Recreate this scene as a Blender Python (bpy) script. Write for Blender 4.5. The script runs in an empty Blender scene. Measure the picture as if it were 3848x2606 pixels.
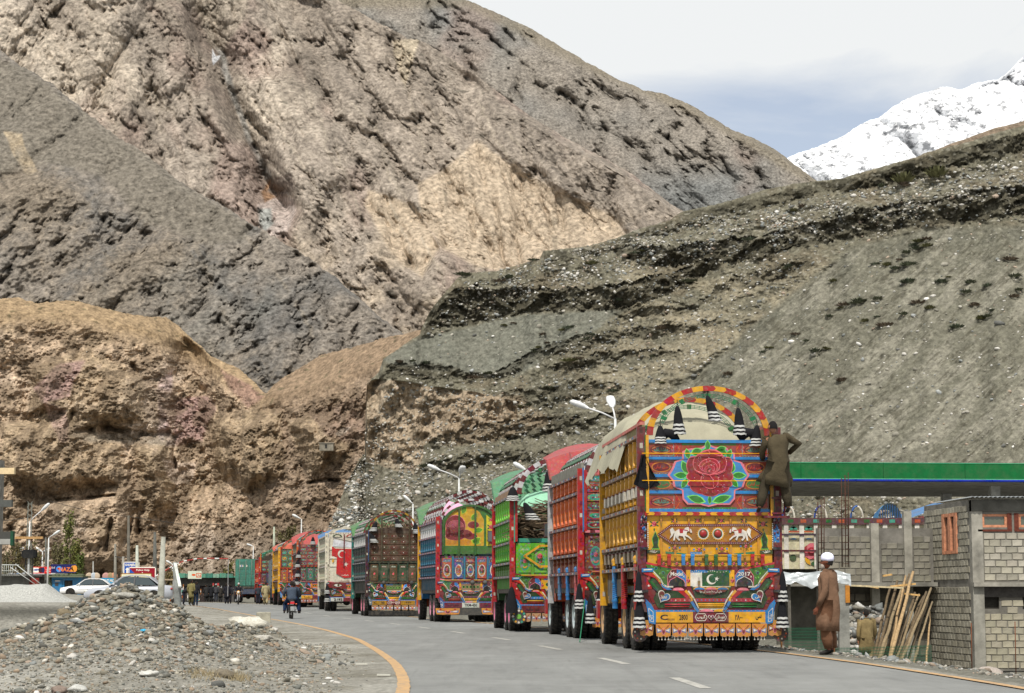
import bpy, bmesh, math, random
import numpy as np
from mathutils import Vector, Matrix
R = math.radians
random.seed(7); RS = np.random.RandomState(7)
sc = bpy.context.scene
COL = sc.collection
# ------------------------------------------------------------------ camera
FPX = 8017.0; CX = 1924.0; CY = 1303.0; HOR = 2233.0; CAMZ = 1.1
PITCH = math.atan((HOR - CY) / FPX)
cam_d = bpy.data.cameras.new('camera'); cam = bpy.data.objects.new('camera', cam_d); COL.objects.link(cam)
cam_d.lens = 75; cam_d.sensor_width = 36; cam_d.sensor_fit = 'HORIZONTAL'; cam_d.clip_end = 40000; cam_d.clip_start = 0.5
cam.location = (0, 0, CAMZ); cam.rotation_euler = (math.pi/2 + PITCH, 0, 0)
sc.camera = cam
# ------------------------------------------------------------------ sky, sun, exposure
SUN_EL, SUN_AZ = 56.0, -9.0          # azimuth measured from straight behind the camera towards the left
w = bpy.data.worlds.new('World'); sc.world = w; w.use_nodes = True
nt = w.node_tree; nt.nodes.clear()
def N(t, **k):
    n = nt.nodes.new(t)
    for a, b in k.items(): setattr(n, a, b)
    return n
sky = N('ShaderNodeTexSky'); sky.sky_type = 'NISHITA'; sky.sun_disc = False
sky.sun_elevation = R(SUN_EL); sky.sun_rotation = R(180 - SUN_AZ * -1); sky.altitude = 2400; sky.dust_density = 1.2
bg = N('ShaderNodeBackground'); bg.inputs['Strength'].default_value = 0.12
tc = N('ShaderNodeTexCoord'); sep = N('ShaderNodeSeparateXYZ'); nt.links.new(tc.outputs['Generated'], sep.inputs[0])
mp = N('ShaderNodeMapping'); mp.inputs['Scale'].default_value = (3.0, 3.0, 9.0); nt.links.new(tc.outputs['Generated'], mp.inputs[0])
nz = N('ShaderNodeTexNoise'); nz.inputs['Scale'].default_value = 1.1; nz.inputs['Detail'].default_value = 9; nz.inputs['Roughness'].default_value = 0.55
nz.inputs['Distortion'].default_value = 0.5; nt.links.new(mp.outputs[0], nz.inputs['Vector'])
def M(op, a, b=None, clamp=False):
    n = N('ShaderNodeMath', operation=op); n.use_clamp = clamp
    for i, x in enumerate((a, b)):
        if x is None: continue
        if isinstance(x, (int, float)): n.inputs[i].default_value = x
        else: nt.links.new(x, n.inputs[i])
    return n.outputs[0]
# clear patch low in the sky over the valley mouth
gd = Vector((0.12, 0.975, 0.185)).normalized()
sub = N('ShaderNodeVectorMath', operation='SUBTRACT'); nt.links.new(tc.outputs['Generated'], sub.inputs[0]); sub.inputs[1].default_value = gd
mp2 = N('ShaderNodeMapping'); mp2.inputs['Scale'].default_value = (1.0, 1.0, 2.6); nt.links.new(sub.outputs[0], mp2.inputs[0])
ln = N('ShaderNodeVectorMath', operation='LENGTH'); nt.links.new(mp2.outputs[0], ln.inputs[0])
gap = M('MULTIPLY', M('SUBTRACT', 0.19, ln.outputs['Value'], True), 5.0)
hi = M('MULTIPLY', M('SUBTRACT', sep.outputs['Z'], 0.42, True), 1.1)
cov = M('SUBTRACT', M('SUBTRACT', M('SUBTRACT', M('MULTIPLY', nz.outputs['Fac'], 4.2), 1.0), M('MULTIPLY', gap, 2.3)), hi)
cov = M('ADD', M('MULTIPLY', M('ADD', cov, 0.30, True), 0.58), 0.42)
ml = N('ShaderNodeMix', data_type='RGBA'); nt.links.new(cov, ml.inputs['Factor'])
nt.links.new(sky.outputs[0], ml.inputs['A']); ml.inputs['B'].default_value = (7.3, 7.45, 7.5, 1)
nt.links.new(ml.outputs['Result'], bg.inputs[0])
out = N('ShaderNodeOutputWorld'); nt.links.new(bg.outputs[0], out.inputs[0])
sl = bpy.data.lights.new('sun', 'SUN'); sl.energy = 4.4; sl.angle = R(0.53); sl.color = (1.0, 0.955, 0.88)
so = bpy.data.objects.new('sun', sl); COL.objects.link(so)
tosun = Vector((math.sin(R(SUN_AZ))*math.cos(R(SUN_EL)), -math.cos(R(SUN_AZ))*math.cos(R(SUN_EL)), math.sin(R(SUN_EL))))
so.rotation_euler = tosun.to_track_quat('Z', 'Y').to_euler()
vs = sc.view_settings; vs.view_transform = 'Standard'; vs.look = 'None'; vs.exposure = 0.0; vs.gamma = 1; vs.use_curve_mapping = False
sc.display_settings.display_device = 'sRGB'
sc.cycles.max_bounces = 5; sc.cycles.diffuse_bounces = 3; sc.cycles.use_denoising = True
# ------------------------------------------------------------------ mapping of the surveyed photograph to the place
cP, sP = math.cos(PITCH), math.sin(PITCH)
def P(u, v, Y):
    dx = (u - CX)/FPX; dy = (CY - v)/FPX
    y = cP - dy*sP; z = sP + dy*cP
    return Vector((dx*Y/y, Y, CAMZ + z*Y/y))
def PN(U, V, Y):
    dx = (U - CX)/FPX; dy = (CY - V)/FPX
    y = cP - dy*sP; z = sP + dy*cP
    return dx*Y/y, Y, CAMZ + z*Y/y
S = 3848/2324.0
# ------------------------------------------------------------------ noise
_p = RS.permutation(4096).astype(np.int64)
_g = RS.normal(size=(4096, 3)); _g /= np.linalg.norm(_g, axis=1)[:, None]
_g = _g.astype(np.float32)
_g2 = RS.normal(size=(4096, 2)); _g2 = (_g2/np.linalg.norm(_g2, axis=1)[:, None]).astype(np.float32)
_gx = np.ascontiguousarray(_g2[:, 0]); _gy = np.ascontiguousarray(_g2[:, 1])
_p = _p.astype(np.int32)
def pn2(x, y, seed):
    s_ = int(round(seed*97.0)) & 4095
    x = np.asarray(x, np.float32); y = np.asarray(y, np.float32)
    if x.shape != y.shape: x, y = np.broadcast_arrays(x, y)
    xo = np.floor(x); yo = np.floor(y); xf = x-xo; yf = y-yo
    xi = xo.astype(np.int32)+s_; yi = yo.astype(np.int32)
    f = lambda t: t*t*t*(t*(t*6-15)+10)
    a, b = f(xf), f(yf)
    p0 = _p[xi & 4095]+yi; p1 = _p[(xi+1) & 4095]+yi
    def d(h, dx, dy): h = _p[h & 4095]; return _gx[h]*dx+_gy[h]*dy
    n00 = d(p0, xf, yf); n01 = d(p0+1, xf, yf-1); n10 = d(p1, xf-1, yf); n11 = d(p1+1, xf-1, yf-1)
    n0 = n00+(n01-n00)*b; n1 = n10+(n11-n10)*b
    return (n0+(n1-n0)*a)*1.5
def pn(x, y, z):
    if np.isscalar(y): return pn2(x, z, y)
    if np.isscalar(z): return pn2(x, y, z)
    return pn2(x+0.31*y, z+0.77*y, 5.0)
def fbm(x, y, z, o=5, g=0.5, l=2.03):
    r = 0; a = 1; s = 0
    for i in range(o):
        r = r + a*pn(x+17.3*i, y-9.1*i, z+3.7*i); s += a; a *= g; x = x*l; y = y*l; z = z*l
    return r/s*1.5
def rdg(x, y, z, o=5, g=0.5, l=2.1):
    r = 0; a = 1; s = 0; w_ = 1
    for i in range(o):
        n = 1-np.abs(pn(x+11.3*i, y+5.1*i, z-7.7*i))*1.6
        n = n*n*w_; w_ = np.clip(n*1.6, 0, 1)
        r = r + a*n; s += a; a *= g; x = x*l; y = y*l; z = z*l
    return r/s
def ss(a, b, x):
    t = np.clip((x-a)/(b-a), 0, 1); return t*t*(3-2*t)
def sdf(pts, U, V):
    """signed distance to a polygon, positive inside"""
    d = np.full(U.shape, 1e9); ins = np.zeros(U.shape, bool); n = len(pts)
    for i in range(n):
        ax, ay = pts[i]; bx, by = pts[(i+1) % n]
        ex, ey = bx-ax, by-ay; wx, wy = U-ax, V-ay
        t = np.clip((wx*ex+wy*ey)/(ex*ex+ey*ey+1e-9), 0, 1)
        d = np.minimum(d, np.hypot(wx-ex*t, wy-ey*t))
        c = ((ay > V) != (by > V)) & (U < (bx-ax)*(V-ay)/((by-ay) if by != ay else 1e-9)+ax)
        ins ^= c
    return np.where(ins, d, -d)
def sline(pts, U, V):
    d = np.full(U.shape, 1e9)
    for (ax, ay), (bx, by) in zip(pts[:-1], pts[1:]):
        ex, ey = bx-ax, by-ay; wx, wy = U-ax, V-ay
        t = np.clip((wx*ex+wy*ey)/(ex*ex+ey*ey+1e-9), 0, 1)
        d = np.minimum(d, np.hypot(wx-ex*t, wy-ey*t))
    return d
# ------------------------------------------------------------------ materials: colour comes with the mesh, grain and wear from nodes
def mat(name, rough=0.6, metal=0.0, scale=8.0, amt=0.25, bump=0.3, bscale=None, bdist=0.01, spec=0.4, coat=0.0, trans=0.0, flat=None, dirt=0.0, busy=0.0, tone=1.0, dc=(0.16, 0.135, 0.10)):
    m = bpy.data.materials.new(name); m.use_nodes = True; t = m.node_tree; b = t.nodes['Principled BSDF']
    def nn(ty, **k):
        n = t.nodes.new(ty)
        for a, c in k.items(): setattr(n, a, c)
        return n
    if flat is None:
        a = nn('ShaderNodeAttribute'); a.attribute_name = 'col'; src = a.outputs['Color']
    else:
        a = nn('ShaderNodeRGB'); a.outputs[0].default_value = (*flat, 1); src = a.outputs[0]
    co = nn('ShaderNodeTexCoord')
    n1 = nn('ShaderNodeTexNoise'); n1.inputs['Scale'].default_value = scale; n1.inputs['Detail'].default_value = 8; n1.inputs['Roughness'].default_value = 0.65
    t.links.new(co.outputs['Object'], n1.inputs['Vector'])
    mr = nn('ShaderNodeMapRange'); mr.inputs['From Min'].default_value = 0.3; mr.inputs['From Max'].default_value = 0.7
    mr.inputs['To Min'].default_value = 1-amt; mr.inputs['To Max'].default_value = 1+amt
    t.links.new(n1.outputs['Fac'], mr.inputs['Value'])
    mx = nn('ShaderNodeVectorMath', operation='SCALE'); t.links.new(src, mx.inputs[0]); t.links.new(mr.outputs[0], mx.inputs['Scale'])
    last = mx.outputs[0]
    if tone != 1:
        tn = nn('ShaderNodeVectorMath', operation='SCALE'); t.links.new(last, tn.inputs[0]); tn.inputs['Scale'].default_value = tone; last = tn.outputs[0]
    if busy:
        vo = nn('ShaderNodeTexVoronoi'); vo.inputs['Scale'].default_value = 17; t.links.new(co.outputs['Object'], vo.inputs['Vector'])
        hs = nn('ShaderNodeHueSaturation'); hs.inputs['Saturation'].default_value = 1.5; hs.inputs['Value'].default_value = 0.42; t.links.new(vo.outputs['Color'], hs.inputs['Color'])
        v2 = nn('ShaderNodeTexVoronoi'); v2.inputs['Scale'].default_value = 9; v2.feature = 'DISTANCE_TO_EDGE'; t.links.new(co.outputs['Object'], v2.inputs['Vector'])
        rb = nn('ShaderNodeMapRange'); rb.inputs['From Min'].default_value = 0.05; rb.inputs['From Max'].default_value = 0.25; rb.inputs['To Max'].default_value = busy; t.links.new(v2.outputs['Distance'], rb.inputs['Value'])
        mb = nn('ShaderNodeMix', data_type='RGBA'); t.links.new(rb.outputs[0], mb.inputs['Factor']); t.links.new(last, mb.inputs['A']); t.links.new(hs.outputs[0], mb.inputs['B']); last = mb.outputs['Result']
    if dirt:
        n3 = nn('ShaderNodeTexNoise'); n3.inputs['Scale'].default_value = scale*0.35; n3.inputs['Detail'].default_value = 10; n3.inputs['Roughness'].default_value = 0.75
        t.links.new(co.outputs['Object'], n3.inputs['Vector'])
        r3 = nn('ShaderNodeMapRange'); r3.inputs['From Min'].default_value = 0.45; r3.inputs['From Max'].default_value = 0.72; r3.inputs['To Max'].default_value = dirt
        t.links.new(n3.outputs['Fac'], r3.inputs['Value'])
        m3 = nn('ShaderNodeMix', data_type='RGBA'); t.links.new(r3.outputs[0], m3.inputs['Factor']); t.links.new(last, m3.inputs['A']); m3.inputs['B'].default_value = (*dc, 1)
        last = m3.outputs['Result']
    t.links.new(last, b.inputs['Base Color'])
    b.inputs['Roughness'].default_value = rough; b.inputs['Metallic'].default_value = metal
    b.inputs['Specular IOR Level'].default_value = spec; b.inputs['Coat Weight'].default_value = coat
    if trans: b.inputs['Transmission Weight'].default_value = trans
    if bump:
        n2 = nn('ShaderNodeTexNoise'); n2.inputs['Scale'].default_value = bscale or scale*2; n2.inputs['Detail'].default_value = 6; n2.inputs['Roughness'].default_value = 0.7
        t.links.new(co.outputs['Object'], n2.inputs['Vector'])
        bm = nn('ShaderNodeBump'); bm.inputs['Strength'].default_value = bump; bm.inputs['Distance'].default_value = bdist
        t.links.new(n2.outputs['Fac'], bm.inputs['Height']); t.links.new(bm.outputs[0], b.inputs['Normal'])
    return m
MAT = dict(
 snow=mat('snow', 0.8, scale=0.004, amt=0.06, bump=0.5, bscale=0.01, bdist=30),
 rock_far=mat('rock_far', 0.95, scale=0.33, amt=0.62, bump=1.0, bscale=0.35, bdist=3, spec=0.1),
 rock_mid=mat('rock_mid', 0.95, scale=0.6, amt=0.62, bump=0.9, bscale=0.5, bdist=1.6, spec=0.1),
 rock_b=mat('rock_b', 0.95, scale=1.4, amt=0.5, bump=0.9, bscale=1.3, bdist=0.6, spec=0.1),
 rock_a=mat('rock_a', 0.95, scale=2.2, amt=0.35, bump=0.9, bscale=2.6, bdist=0.3, spec=0.1),
 ground=mat('ground', 0.95, scale=9, amt=0.4, bump=0.8, bscale=14, bdist=0.04, spec=0.1),
 paint=mat('paint', 0.42, scale=6, amt=0.26, bump=0.25, bdist=0.006, spec=0.4, dirt=0.55, busy=0.12, tone=0.73, dc=(0.10, 0.082, 0.06)),
 ornate=mat('ornate_paint', 0.5, scale=6, amt=0.3, bump=0.4, bdist=0.008, spec=0.35, dirt=0.6, busy=0.55, tone=0.68, dc=(0.09, 0.072, 0.055)),
 flat=mat('flat_paint', 0.8, scale=5, amt=0.14, bump=0.2, bdist=0.004, spec=0.2, dirt=0.2),
 old=mat('old_paint', 0.75, scale=9, amt=0.4, bump=0.5, bdist=0.01, spec=0.2, dirt=0.75),
 cloth=mat('cloth', 0.9, scale=6, amt=0.22, bump=0.8, bscale=7, bdist=0.03, spec=0.15),
 tarp=mat('canvas', 0.8, scale=3, amt=0.13, bump=0.5, bscale=4, bdist=0.03, spec=0.25),
 rubber=mat('rubber', 0.85, scale=20, amt=0.35, bump=0.4, bdist=0.005, spec=0.2, dirt=0.5),
 metal=mat('metal', 0.35, metal=0.85, scale=10, amt=0.2, bump=0.1, bdist=0.002),
 rust=mat('rusty_steel', 0.9, scale=30, amt=0.3, bump=0.3, bdist=0.004, spec=0.2),
 concrete=mat('concrete', 0.92, scale=2.2, amt=0.42, bump=0.6, bscale=18, bdist=0.012, spec=0.15, dirt=0.35, dc=(0.10, 0.09, 0.07)),
 wood=mat('wood', 0.85, scale=12, amt=0.35, bump=0.5, bscale=30, bdist=0.006, spec=0.2),
 stone=mat('stone', 0.85, scale=7, amt=0.28, bump=0.6, bscale=16, bdist=0.02, spec=0.25),
 leaf=mat('leaf', 0.8, scale=5, amt=0.3, bump=0, spec=0.2),
 car=mat('car_paint', 0.25, scale=3, amt=0.04, bump=0, spec=0.5, coat=0.6),
 glass=mat('dark_glass', 0.06, scale=3, amt=0.05, bump=0, spec=0.8, coat=0.3),
 plastic=mat('plastic_sheet', 0.25, scale=5, amt=0.1, bump=0.3, bdist=0.02, spec=0.5),
 skin=mat('skin', 0.6, scale=20, amt=0.08, bump=0.1, bdist=0.002, spec=0.3),
)
# ------------------------------------------------------------------ object helpers
def tag(o, label=None, cat=None, group=None, kind=None):
    if label: o['label'] = label
    if cat: o['category'] = cat
    if group: o['group'] = group
    if kind: o['kind'] = kind
    return o
def empty(name, loc=(0, 0, 0), rz=0.0):
    o = bpy.data.objects.new(name, None); COL.objects.link(o); o.location = loc; o.rotation_euler = (0, 0, rz); o.empty_display_size = 0.2
    return o
def srgb(r, g, b):
    f = lambda c: (c/255/12.92 if c/255 <= 0.04045 else ((c/255+0.055)/1.055)**2.4)
    return (f(r), f(g), f(b))
def npmesh(name, V, F, col=None, material=None, smooth=True, parent=None, colf=None):
    """V (n,3), F (m,3|4) arrays; col per vertex"""
    me = bpy.data.meshes.new(name); F = np.asarray(F, np.int32); k = F.shape[1]
    me.vertices.add(len(V)); me.vertices.foreach_set('co', np.asarray(V, np.float32).ravel())
    me.loops.add(F.size); me.loops.foreach_set('vertex_index', F.ravel())
    me.polygons.add(len(F)); me.polygons.foreach_set('loop_start', np.arange(len(F), dtype=np.int32)*k)
    me.polygons.foreach_set('loop_total', np.full(len(F), k, np.int32))
    me.update(calc_edges=True)
    if smooth: me.polygons.foreach_set('use_smooth', np.ones(len(F), bool))
    if col is not None:
        a = me.color_attributes.new('col', 'FLOAT_COLOR', 'POINT')
        c = np.ones((len(V), 4), np.float32); c[:, :3] = col; a.data.foreach_set('color', c.ravel())
    if material: me.materials.append(MAT[material])
    o = bpy.data.objects.new(name, me); COL.objects.link(o)
    if parent: o.parent = parent
    return o
class MB:
    """collects shapes, each face with its own colour, and links them as one mesh object"""
    def __init__(s): s.v = []; s.f = []; s.c = []; s.sm = []
    def face(s, pts, col, sm=False):
        i = len(s.v); s.v += [tuple(p) for p in pts]; s.f.append(tuple(range(i, i+len(pts)))); s.c.append(col); s.sm.append(sm); return s
    def add(s, V, F, col, sm=False):
        i = len(s.v); s.v += [tuple(p) for p in V]
        for f in F: s.f.append(tuple(i+k for k in f)); s.c.append(col); s.sm.append(sm)
        return s
    def box(s, x0, x1, y0, y1, z0, z1, col):
        V = [(x, y, z) for z in (z0, z1) for y in (y0, y1) for x in (x0, x1)]
        return s.add(V, [(0, 2, 3, 1), (4, 5, 7, 6), (0, 1, 5, 4), (2, 6, 7, 3), (0, 4, 6, 2), (1, 3, 7, 5)], col)
    def bar(s, a, b, wd, hg, col, up=(0, 0, 1)):
        a = Vector(a); b = Vector(b); d = (b-a).normalized(); up = Vector(up)
        if abs(d.dot(up)) > 0.97: up = Vector((0, 1, 0))
        x = d.cross(up).normalized()*wd/2; z = x.cross(d).normalized()*hg/2
        V = [a-x-z, a+x-z, a+x+z, a-x+z, b-x-z, b+x-z, b+x+z, b-x+z]
        return s.add(V, [(0, 1, 2, 3), (4, 7, 6, 5), (0, 4, 5, 1), (1, 5, 6, 2), (2, 6, 7, 3), (3, 7, 4, 0)], col)
    def tube(s, pts, r, col, n=8, cap=True, sm=True):
        pts = [Vector(p) for p in pts]; rs = r if isinstance(r, (list, tuple)) else [r]*len(pts)
        V = []; up = Vector((0.13, 0.21, 1)).normalized()
        for i, p in enumerate(pts):
            d = (pts[min(i+1, len(pts)-1)]-pts[max(i-1, 0)]).normalized()
            u_ = up if abs(d.dot(up)) < 0.95 else Vector((1, 0.2, 0)).normalized()
            x = d.cross(u_).normalized(); y = x.cross(d).normalized()
            for k in range(n):
                a = 2*math.pi*k/n; V.append(p+(x*math.cos(a)+y*math.sin(a))*rs[i])
        F = [(i*n+k, i*n+(k+1) % n, (i+1)*n+(k+1) % n, (i+1)*n+k) for i in range(len(pts)-1) for k in range(n)]
        s.add(V, F, col, sm)
        if cap:
            b0 = len(s.v)-len(V); s.f.append(tuple(b0+k for k in range(n))[::-1]); s.c.append(col); s.sm.append(False)
            s.f.append(tuple(b0+(len(pts)-1)*n+k for k in range(n))); s.c.append(col); s.sm.append(False)
        return s
    def prism(s, poly, y0, y1, col, side=None):
        """poly in (x,z), extruded along y from y0 (near) to y1"""
        n = len(poly); i = len(s.v)
        s.v += [(p[0], y0, p[1]) for p in poly]+[(p[0], y1, p[1]) for p in poly]
        s.f.append(tuple(range(i, i+n))); s.c.append(col); s.sm.append(False)
        for k in range(n):
            s.f.append((i+k, i+n+k, i+n+(k+1) % n, i+(k+1) % n)); s.c.append(side or col); s.sm.append(False)
        return s
    def lathe(s, prof, c, axis, col, n=16, sm=True, cols=None):
        """prof [(r,h)] around axis 'x','y' or 'z' at c"""
        V = []
        for r, h in prof:
            for k in range(n):
                a = 2*math.pi*k/n; p, q = r*math.cos(a), r*math.sin(a)
                V.append({'z': (c[0]+p, c[1]+q, c[2]+h), 'x': (c[0]+h, c[1]+p, c[2]+q), 'y': (c[0]+p, c[1]+h, c[2]+q)}[axis])
        b0 = len(s.v); s.v += V
        for i in range(len(prof)-1):
            cc = cols[i] if cols else col
            for k in range(n):
                s.f.append((b0+i*n+k, b0+i*n+(k+1) % n, b0+(i+1)*n+(k+1) % n, b0+(i+1)*n+k)); s.c.append(cc); s.sm.append(sm)
        return s
    def ell(s, c, r, col, n=8, m=6):
        V = []
        for j in range(m+1):
            t = math.pi*j/m
            for k in range(n):
                a = 2*math.pi*k/n; V.append((c[0]+r[0]*math.sin(t)*math.cos(a), c[1]+r[1]*math.sin(t)*math.sin(a), c[2]+r[2]*math.cos(t)))
        F = [(j*n+k, (j+1)*n+k, (j+1)*n+(k+1) % n, j*n+(k+1) % n) for j in range(m) for k in range(n)]
        return s.add(V, F, col, True)
    def mesh(s, name, material):
        me = bpy.data.meshes.new(name); me.from_pydata(s.v, [], s.f)
        a = me.color_attributes.new('col', 'FLOAT_COLOR', 'CORNER')
        cc = []
        for f, c in zip(s.f, s.c): cc += [c[0], c[1], c[2], 1.0]*len(f)
        a.data.foreach_set('color', cc); me.polygons.foreach_set('use_smooth', s.sm)
        me.materials.append(MAT[material]); me.update(); return me
    def build(s, name, material='paint', parent=None, loc=None, rz=None):
        o = bpy.data.objects.new(name, s.mesh(name, material)); COL.objects.link(o)
        if parent: o.parent = parent
        if loc is not None: o.location = loc
        if rz is not None: o.rotation_euler = (0, 0, rz)
        return o
def inst(me, name, parent=None, loc=(0, 0, 0), rot=None, scl=None):
    o = bpy.data.objects.new(name, me); COL.objects.link(o)
    if parent: o.parent = parent
    o.location = loc
    if rot is not None: o.rotation_euler = rot
    if scl is not None: o.scale = scl if isinstance(scl, (tuple, list, Vector)) else (scl,)*3
    return o
def copy_tree(o, parent=None):
    c = o.copy(); COL.objects.link(c)
    if parent: c.parent = parent
    for ch in list(o.children): copy_tree(ch, c)
    return c
# ================================================================== THE SETTING: mountains
def layer(name, crest, vbase, u0, u1, nu, nv, Yb, cot, relief, colour, material, jag=0.0, jagf=0.02, back=0.35, smooth_cols=0):
    cr = np.array(crest, float)*S
    u = np.linspace(u0*S, u1*S, nu); vc = np.interp(u, cr[:, 0], cr[:, 1])
    vc = vc+jag*fbm(u*jagf, u*0+3.3, u*0, 5, 0.6)
    t = np.linspace(0, 1, nv)
    U = np.repeat(u[None], nv, 0); vb = vbase*S if np.isscalar(vbase) else np.interp(u, np.array(vbase)[:, 0]*S, np.array(vbase)[:, 1]*S)
    V = vb*(1-t[:, None])+vc[None]*t[:, None]
    yb = Yb(u) if callable(Yb) else np.full(nu, float(Yb))
    k = cot(U/S, V/S)/FPX
    dv = -np.diff(V, axis=0)
    lnY = np.concatenate([np.zeros((1, nu)), np.cumsum(k[1:]*dv, axis=0)], 0)
    if smooth_cols:
        kk = np.exp(-0.5*(np.arange(-3*smooth_cols, 3*smooth_cols+1)/smooth_cols)**2); kk /= kk.sum(); h = 3*smooth_cols
        pad = np.pad(lnY, ((0, 0), (h, h)), 'edge'); cs = np.zeros_like(lnY)
        for q_, w_ in enumerate(kk): cs += w_*pad[:, q_:q_+nu]
        lnY = cs
    Y0 = yb[None]*np.exp(lnY)
    X, Yw, Z = PN(U, V, Y0)
    rel = relief(X, Y0, Z, U/S, V/S)*ss(1.0, 0.96, t)[:, None]
    X, Yw, Z = PN(U, V, Y0+rel)
    C = np.clip(colour(X, Y0, Z, U/S, V/S, rel), 0.01, 0.95)
    # the far side of the hill
    bx, by, bz, bc = [X], [Yw], [Z], [C]
    for q, dz in ((0.04, 0.0), (0.15, 0.15), (back, 0.6), (back*1.6, 1.05)):
        f = 1+q; bx.append(X[-1:]*f); by.append(Yw[-1:]*f); bz.append(Z[-1:]*(1-dz)+0); bc.append(C[-1:])
    X = np.concatenate(bx); Y = np.concatenate(by); Z = np.concatenate(bz); C = np.concatenate(bc)
    # skirt below the base
    X = np.concatenate([X[:1], X]); Y = np.concatenate([Y[:1], Y]); Z = np.concatenate([Z[:1]*0-8, Z]); C = np.concatenate([C[:1], C])
    n = X.shape[0]; idx = np.arange(n*nu).reshape(n, nu)
    F = np.stack([idx[:-1, :-1], idx[:-1, 1:], idx[1:, 1:], idx[1:, :-1]], -1).reshape(-1, 4)
    o = npmesh(name, np.stack([X, Y, Z], -1).reshape(-1, 3), F, C.reshape(-1, 3), material)
    tag(o, kind='structure')
    return dict(U=U, V=V, Y=Y0+rel, o=o)
def mixc(a, b, m):
    return a*(1-m[..., None])+np.asarray(b)*m[..., None]
def base(c, sh): return np.ones(sh+(3,))*np.array(c)
# ---- snow mountain
def f_rel(X, Y, Z, u, v):
    return (rdg((X+Z*0.6)/420, 2.2, Z/600, 7, 0.6)-0.5)*230+fbm(X/60, 0, Z/60, 5, 0.65)*24
def f_col(X, Y, Z, u, v, rel):
    c = base((0.80, 0.81, 0.83), u.shape)
    n = rdg((X+Z*0.9)/120, 0, (Z-X*0.25)/190, 5, 0.65)+0.30*fbm(X/28, 1, Z/28, 5, 0.75)
    dn = 0.30*fbm(X/420, 5, Z/420, 3)+0.12*ss(1900, 1980, u)*ss(2150, 2060, u)*ss(240, 300, v)-0.05
    m = ss(0.76, 0.90, n+dn)
    m = np.maximum(m, ss(3.5, 0.5, sline([(2262, 186), (2280, 180), (2300, 168), (2340, 150)], u, v+7*fbm(X/60, 7, Z/60, 4)))*ss(-0.1, 0.2, fbm(X/50, 3, Z/50, 4)))
    m = np.maximum(m, ss(0.16, 0.30, fbm(X/35, 71, Z/30, 5, 0.75)+dn*0.8)*0.9)
    return mixc(c, (0.15, 0.155, 0.17), m*0.85)
layer('snow_mountain', [(1700, 390), (1780, 362), (1800, 352), (1850, 335), (1900, 315), (1950, 285), (2000, 262), (2040, 235), (2070, 218), (2100, 208), (2140, 197), (2175, 205), (2220, 188), (2265, 180), (2290, 160), (2310, 140), (2324, 128), (2400, 95), (2550, 60)],
      470, 1690, 2550, 420, 190, 6500, lambda u, v: u*0+1.2, f_rel, f_col, 'snow', jag=7, jagf=0.02)
# ---- grey ridge behind
def e_rel(X, Y, Z, u, v):
    return (rdg((X+Z*0.5)/420, 1, (Z)/800, 5, 0.6)-0.5)*60+(rdg((X+Z*.4)/60, 0, Z/100, 7, 0.72)-0.5)*42+fbm(X/12, 5, Z/12, 3, 0.7)*3
def e_col(X, Y, Z, u, v, rel):
    sp = fbm(X/16, 0, Z/16, 5, 0.85); big = fbm(X/260, 2, Z/260, 4)
    c = base((0.245, 0.218, 0.185), u.shape)
    c = mixc(c, (0.17, 0.172, 0.165), ss(-0.2, 0.5, big))
    c = mixc(c, (0.28, 0.215, 0.18), ss(0.1, 0.7, fbm(X/160, 9, Z/160, 4))*0.6)
    c = c*(1+0.45*sp)[..., None]
    st = ss(0.9, 1.0, rdg((X-Z*0.35)/150, 4, Z/900, 3, 0.4))*ss(0, 0.5, fbm(X/200, 6, Z/200, 2))
    c = mixc(c, (0.32, 0.28, 0.235), st*0.7)
    c = mixc(c, (0.20, 0.17, 0.12), ss(30, 6, v-np.interp(u, [1060, 1350, 1600, 1850], [0, 150, 258, 408]))*0.6)
    return c
EL = layer('grey_ridge', [(560, -420), (800, -200), (950, -70), (1010, -30), (1060, 2), (1130, 30), (1200, 62), (1260, 98), (1330, 140), (1400, 178), (1460, 205), (1510, 213), (1560, 235), (1600, 258), (1660, 295), (1700, 310), (1745, 330), (1780, 355), (1820, 385), (1850, 408), (1950, 470)],
      640, 560, 1950, 620, 330, 2300, lambda u, v: u*0+1.15, e_rel, e_col, 'rock_far', jag=5, jagf=0.03)
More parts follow.
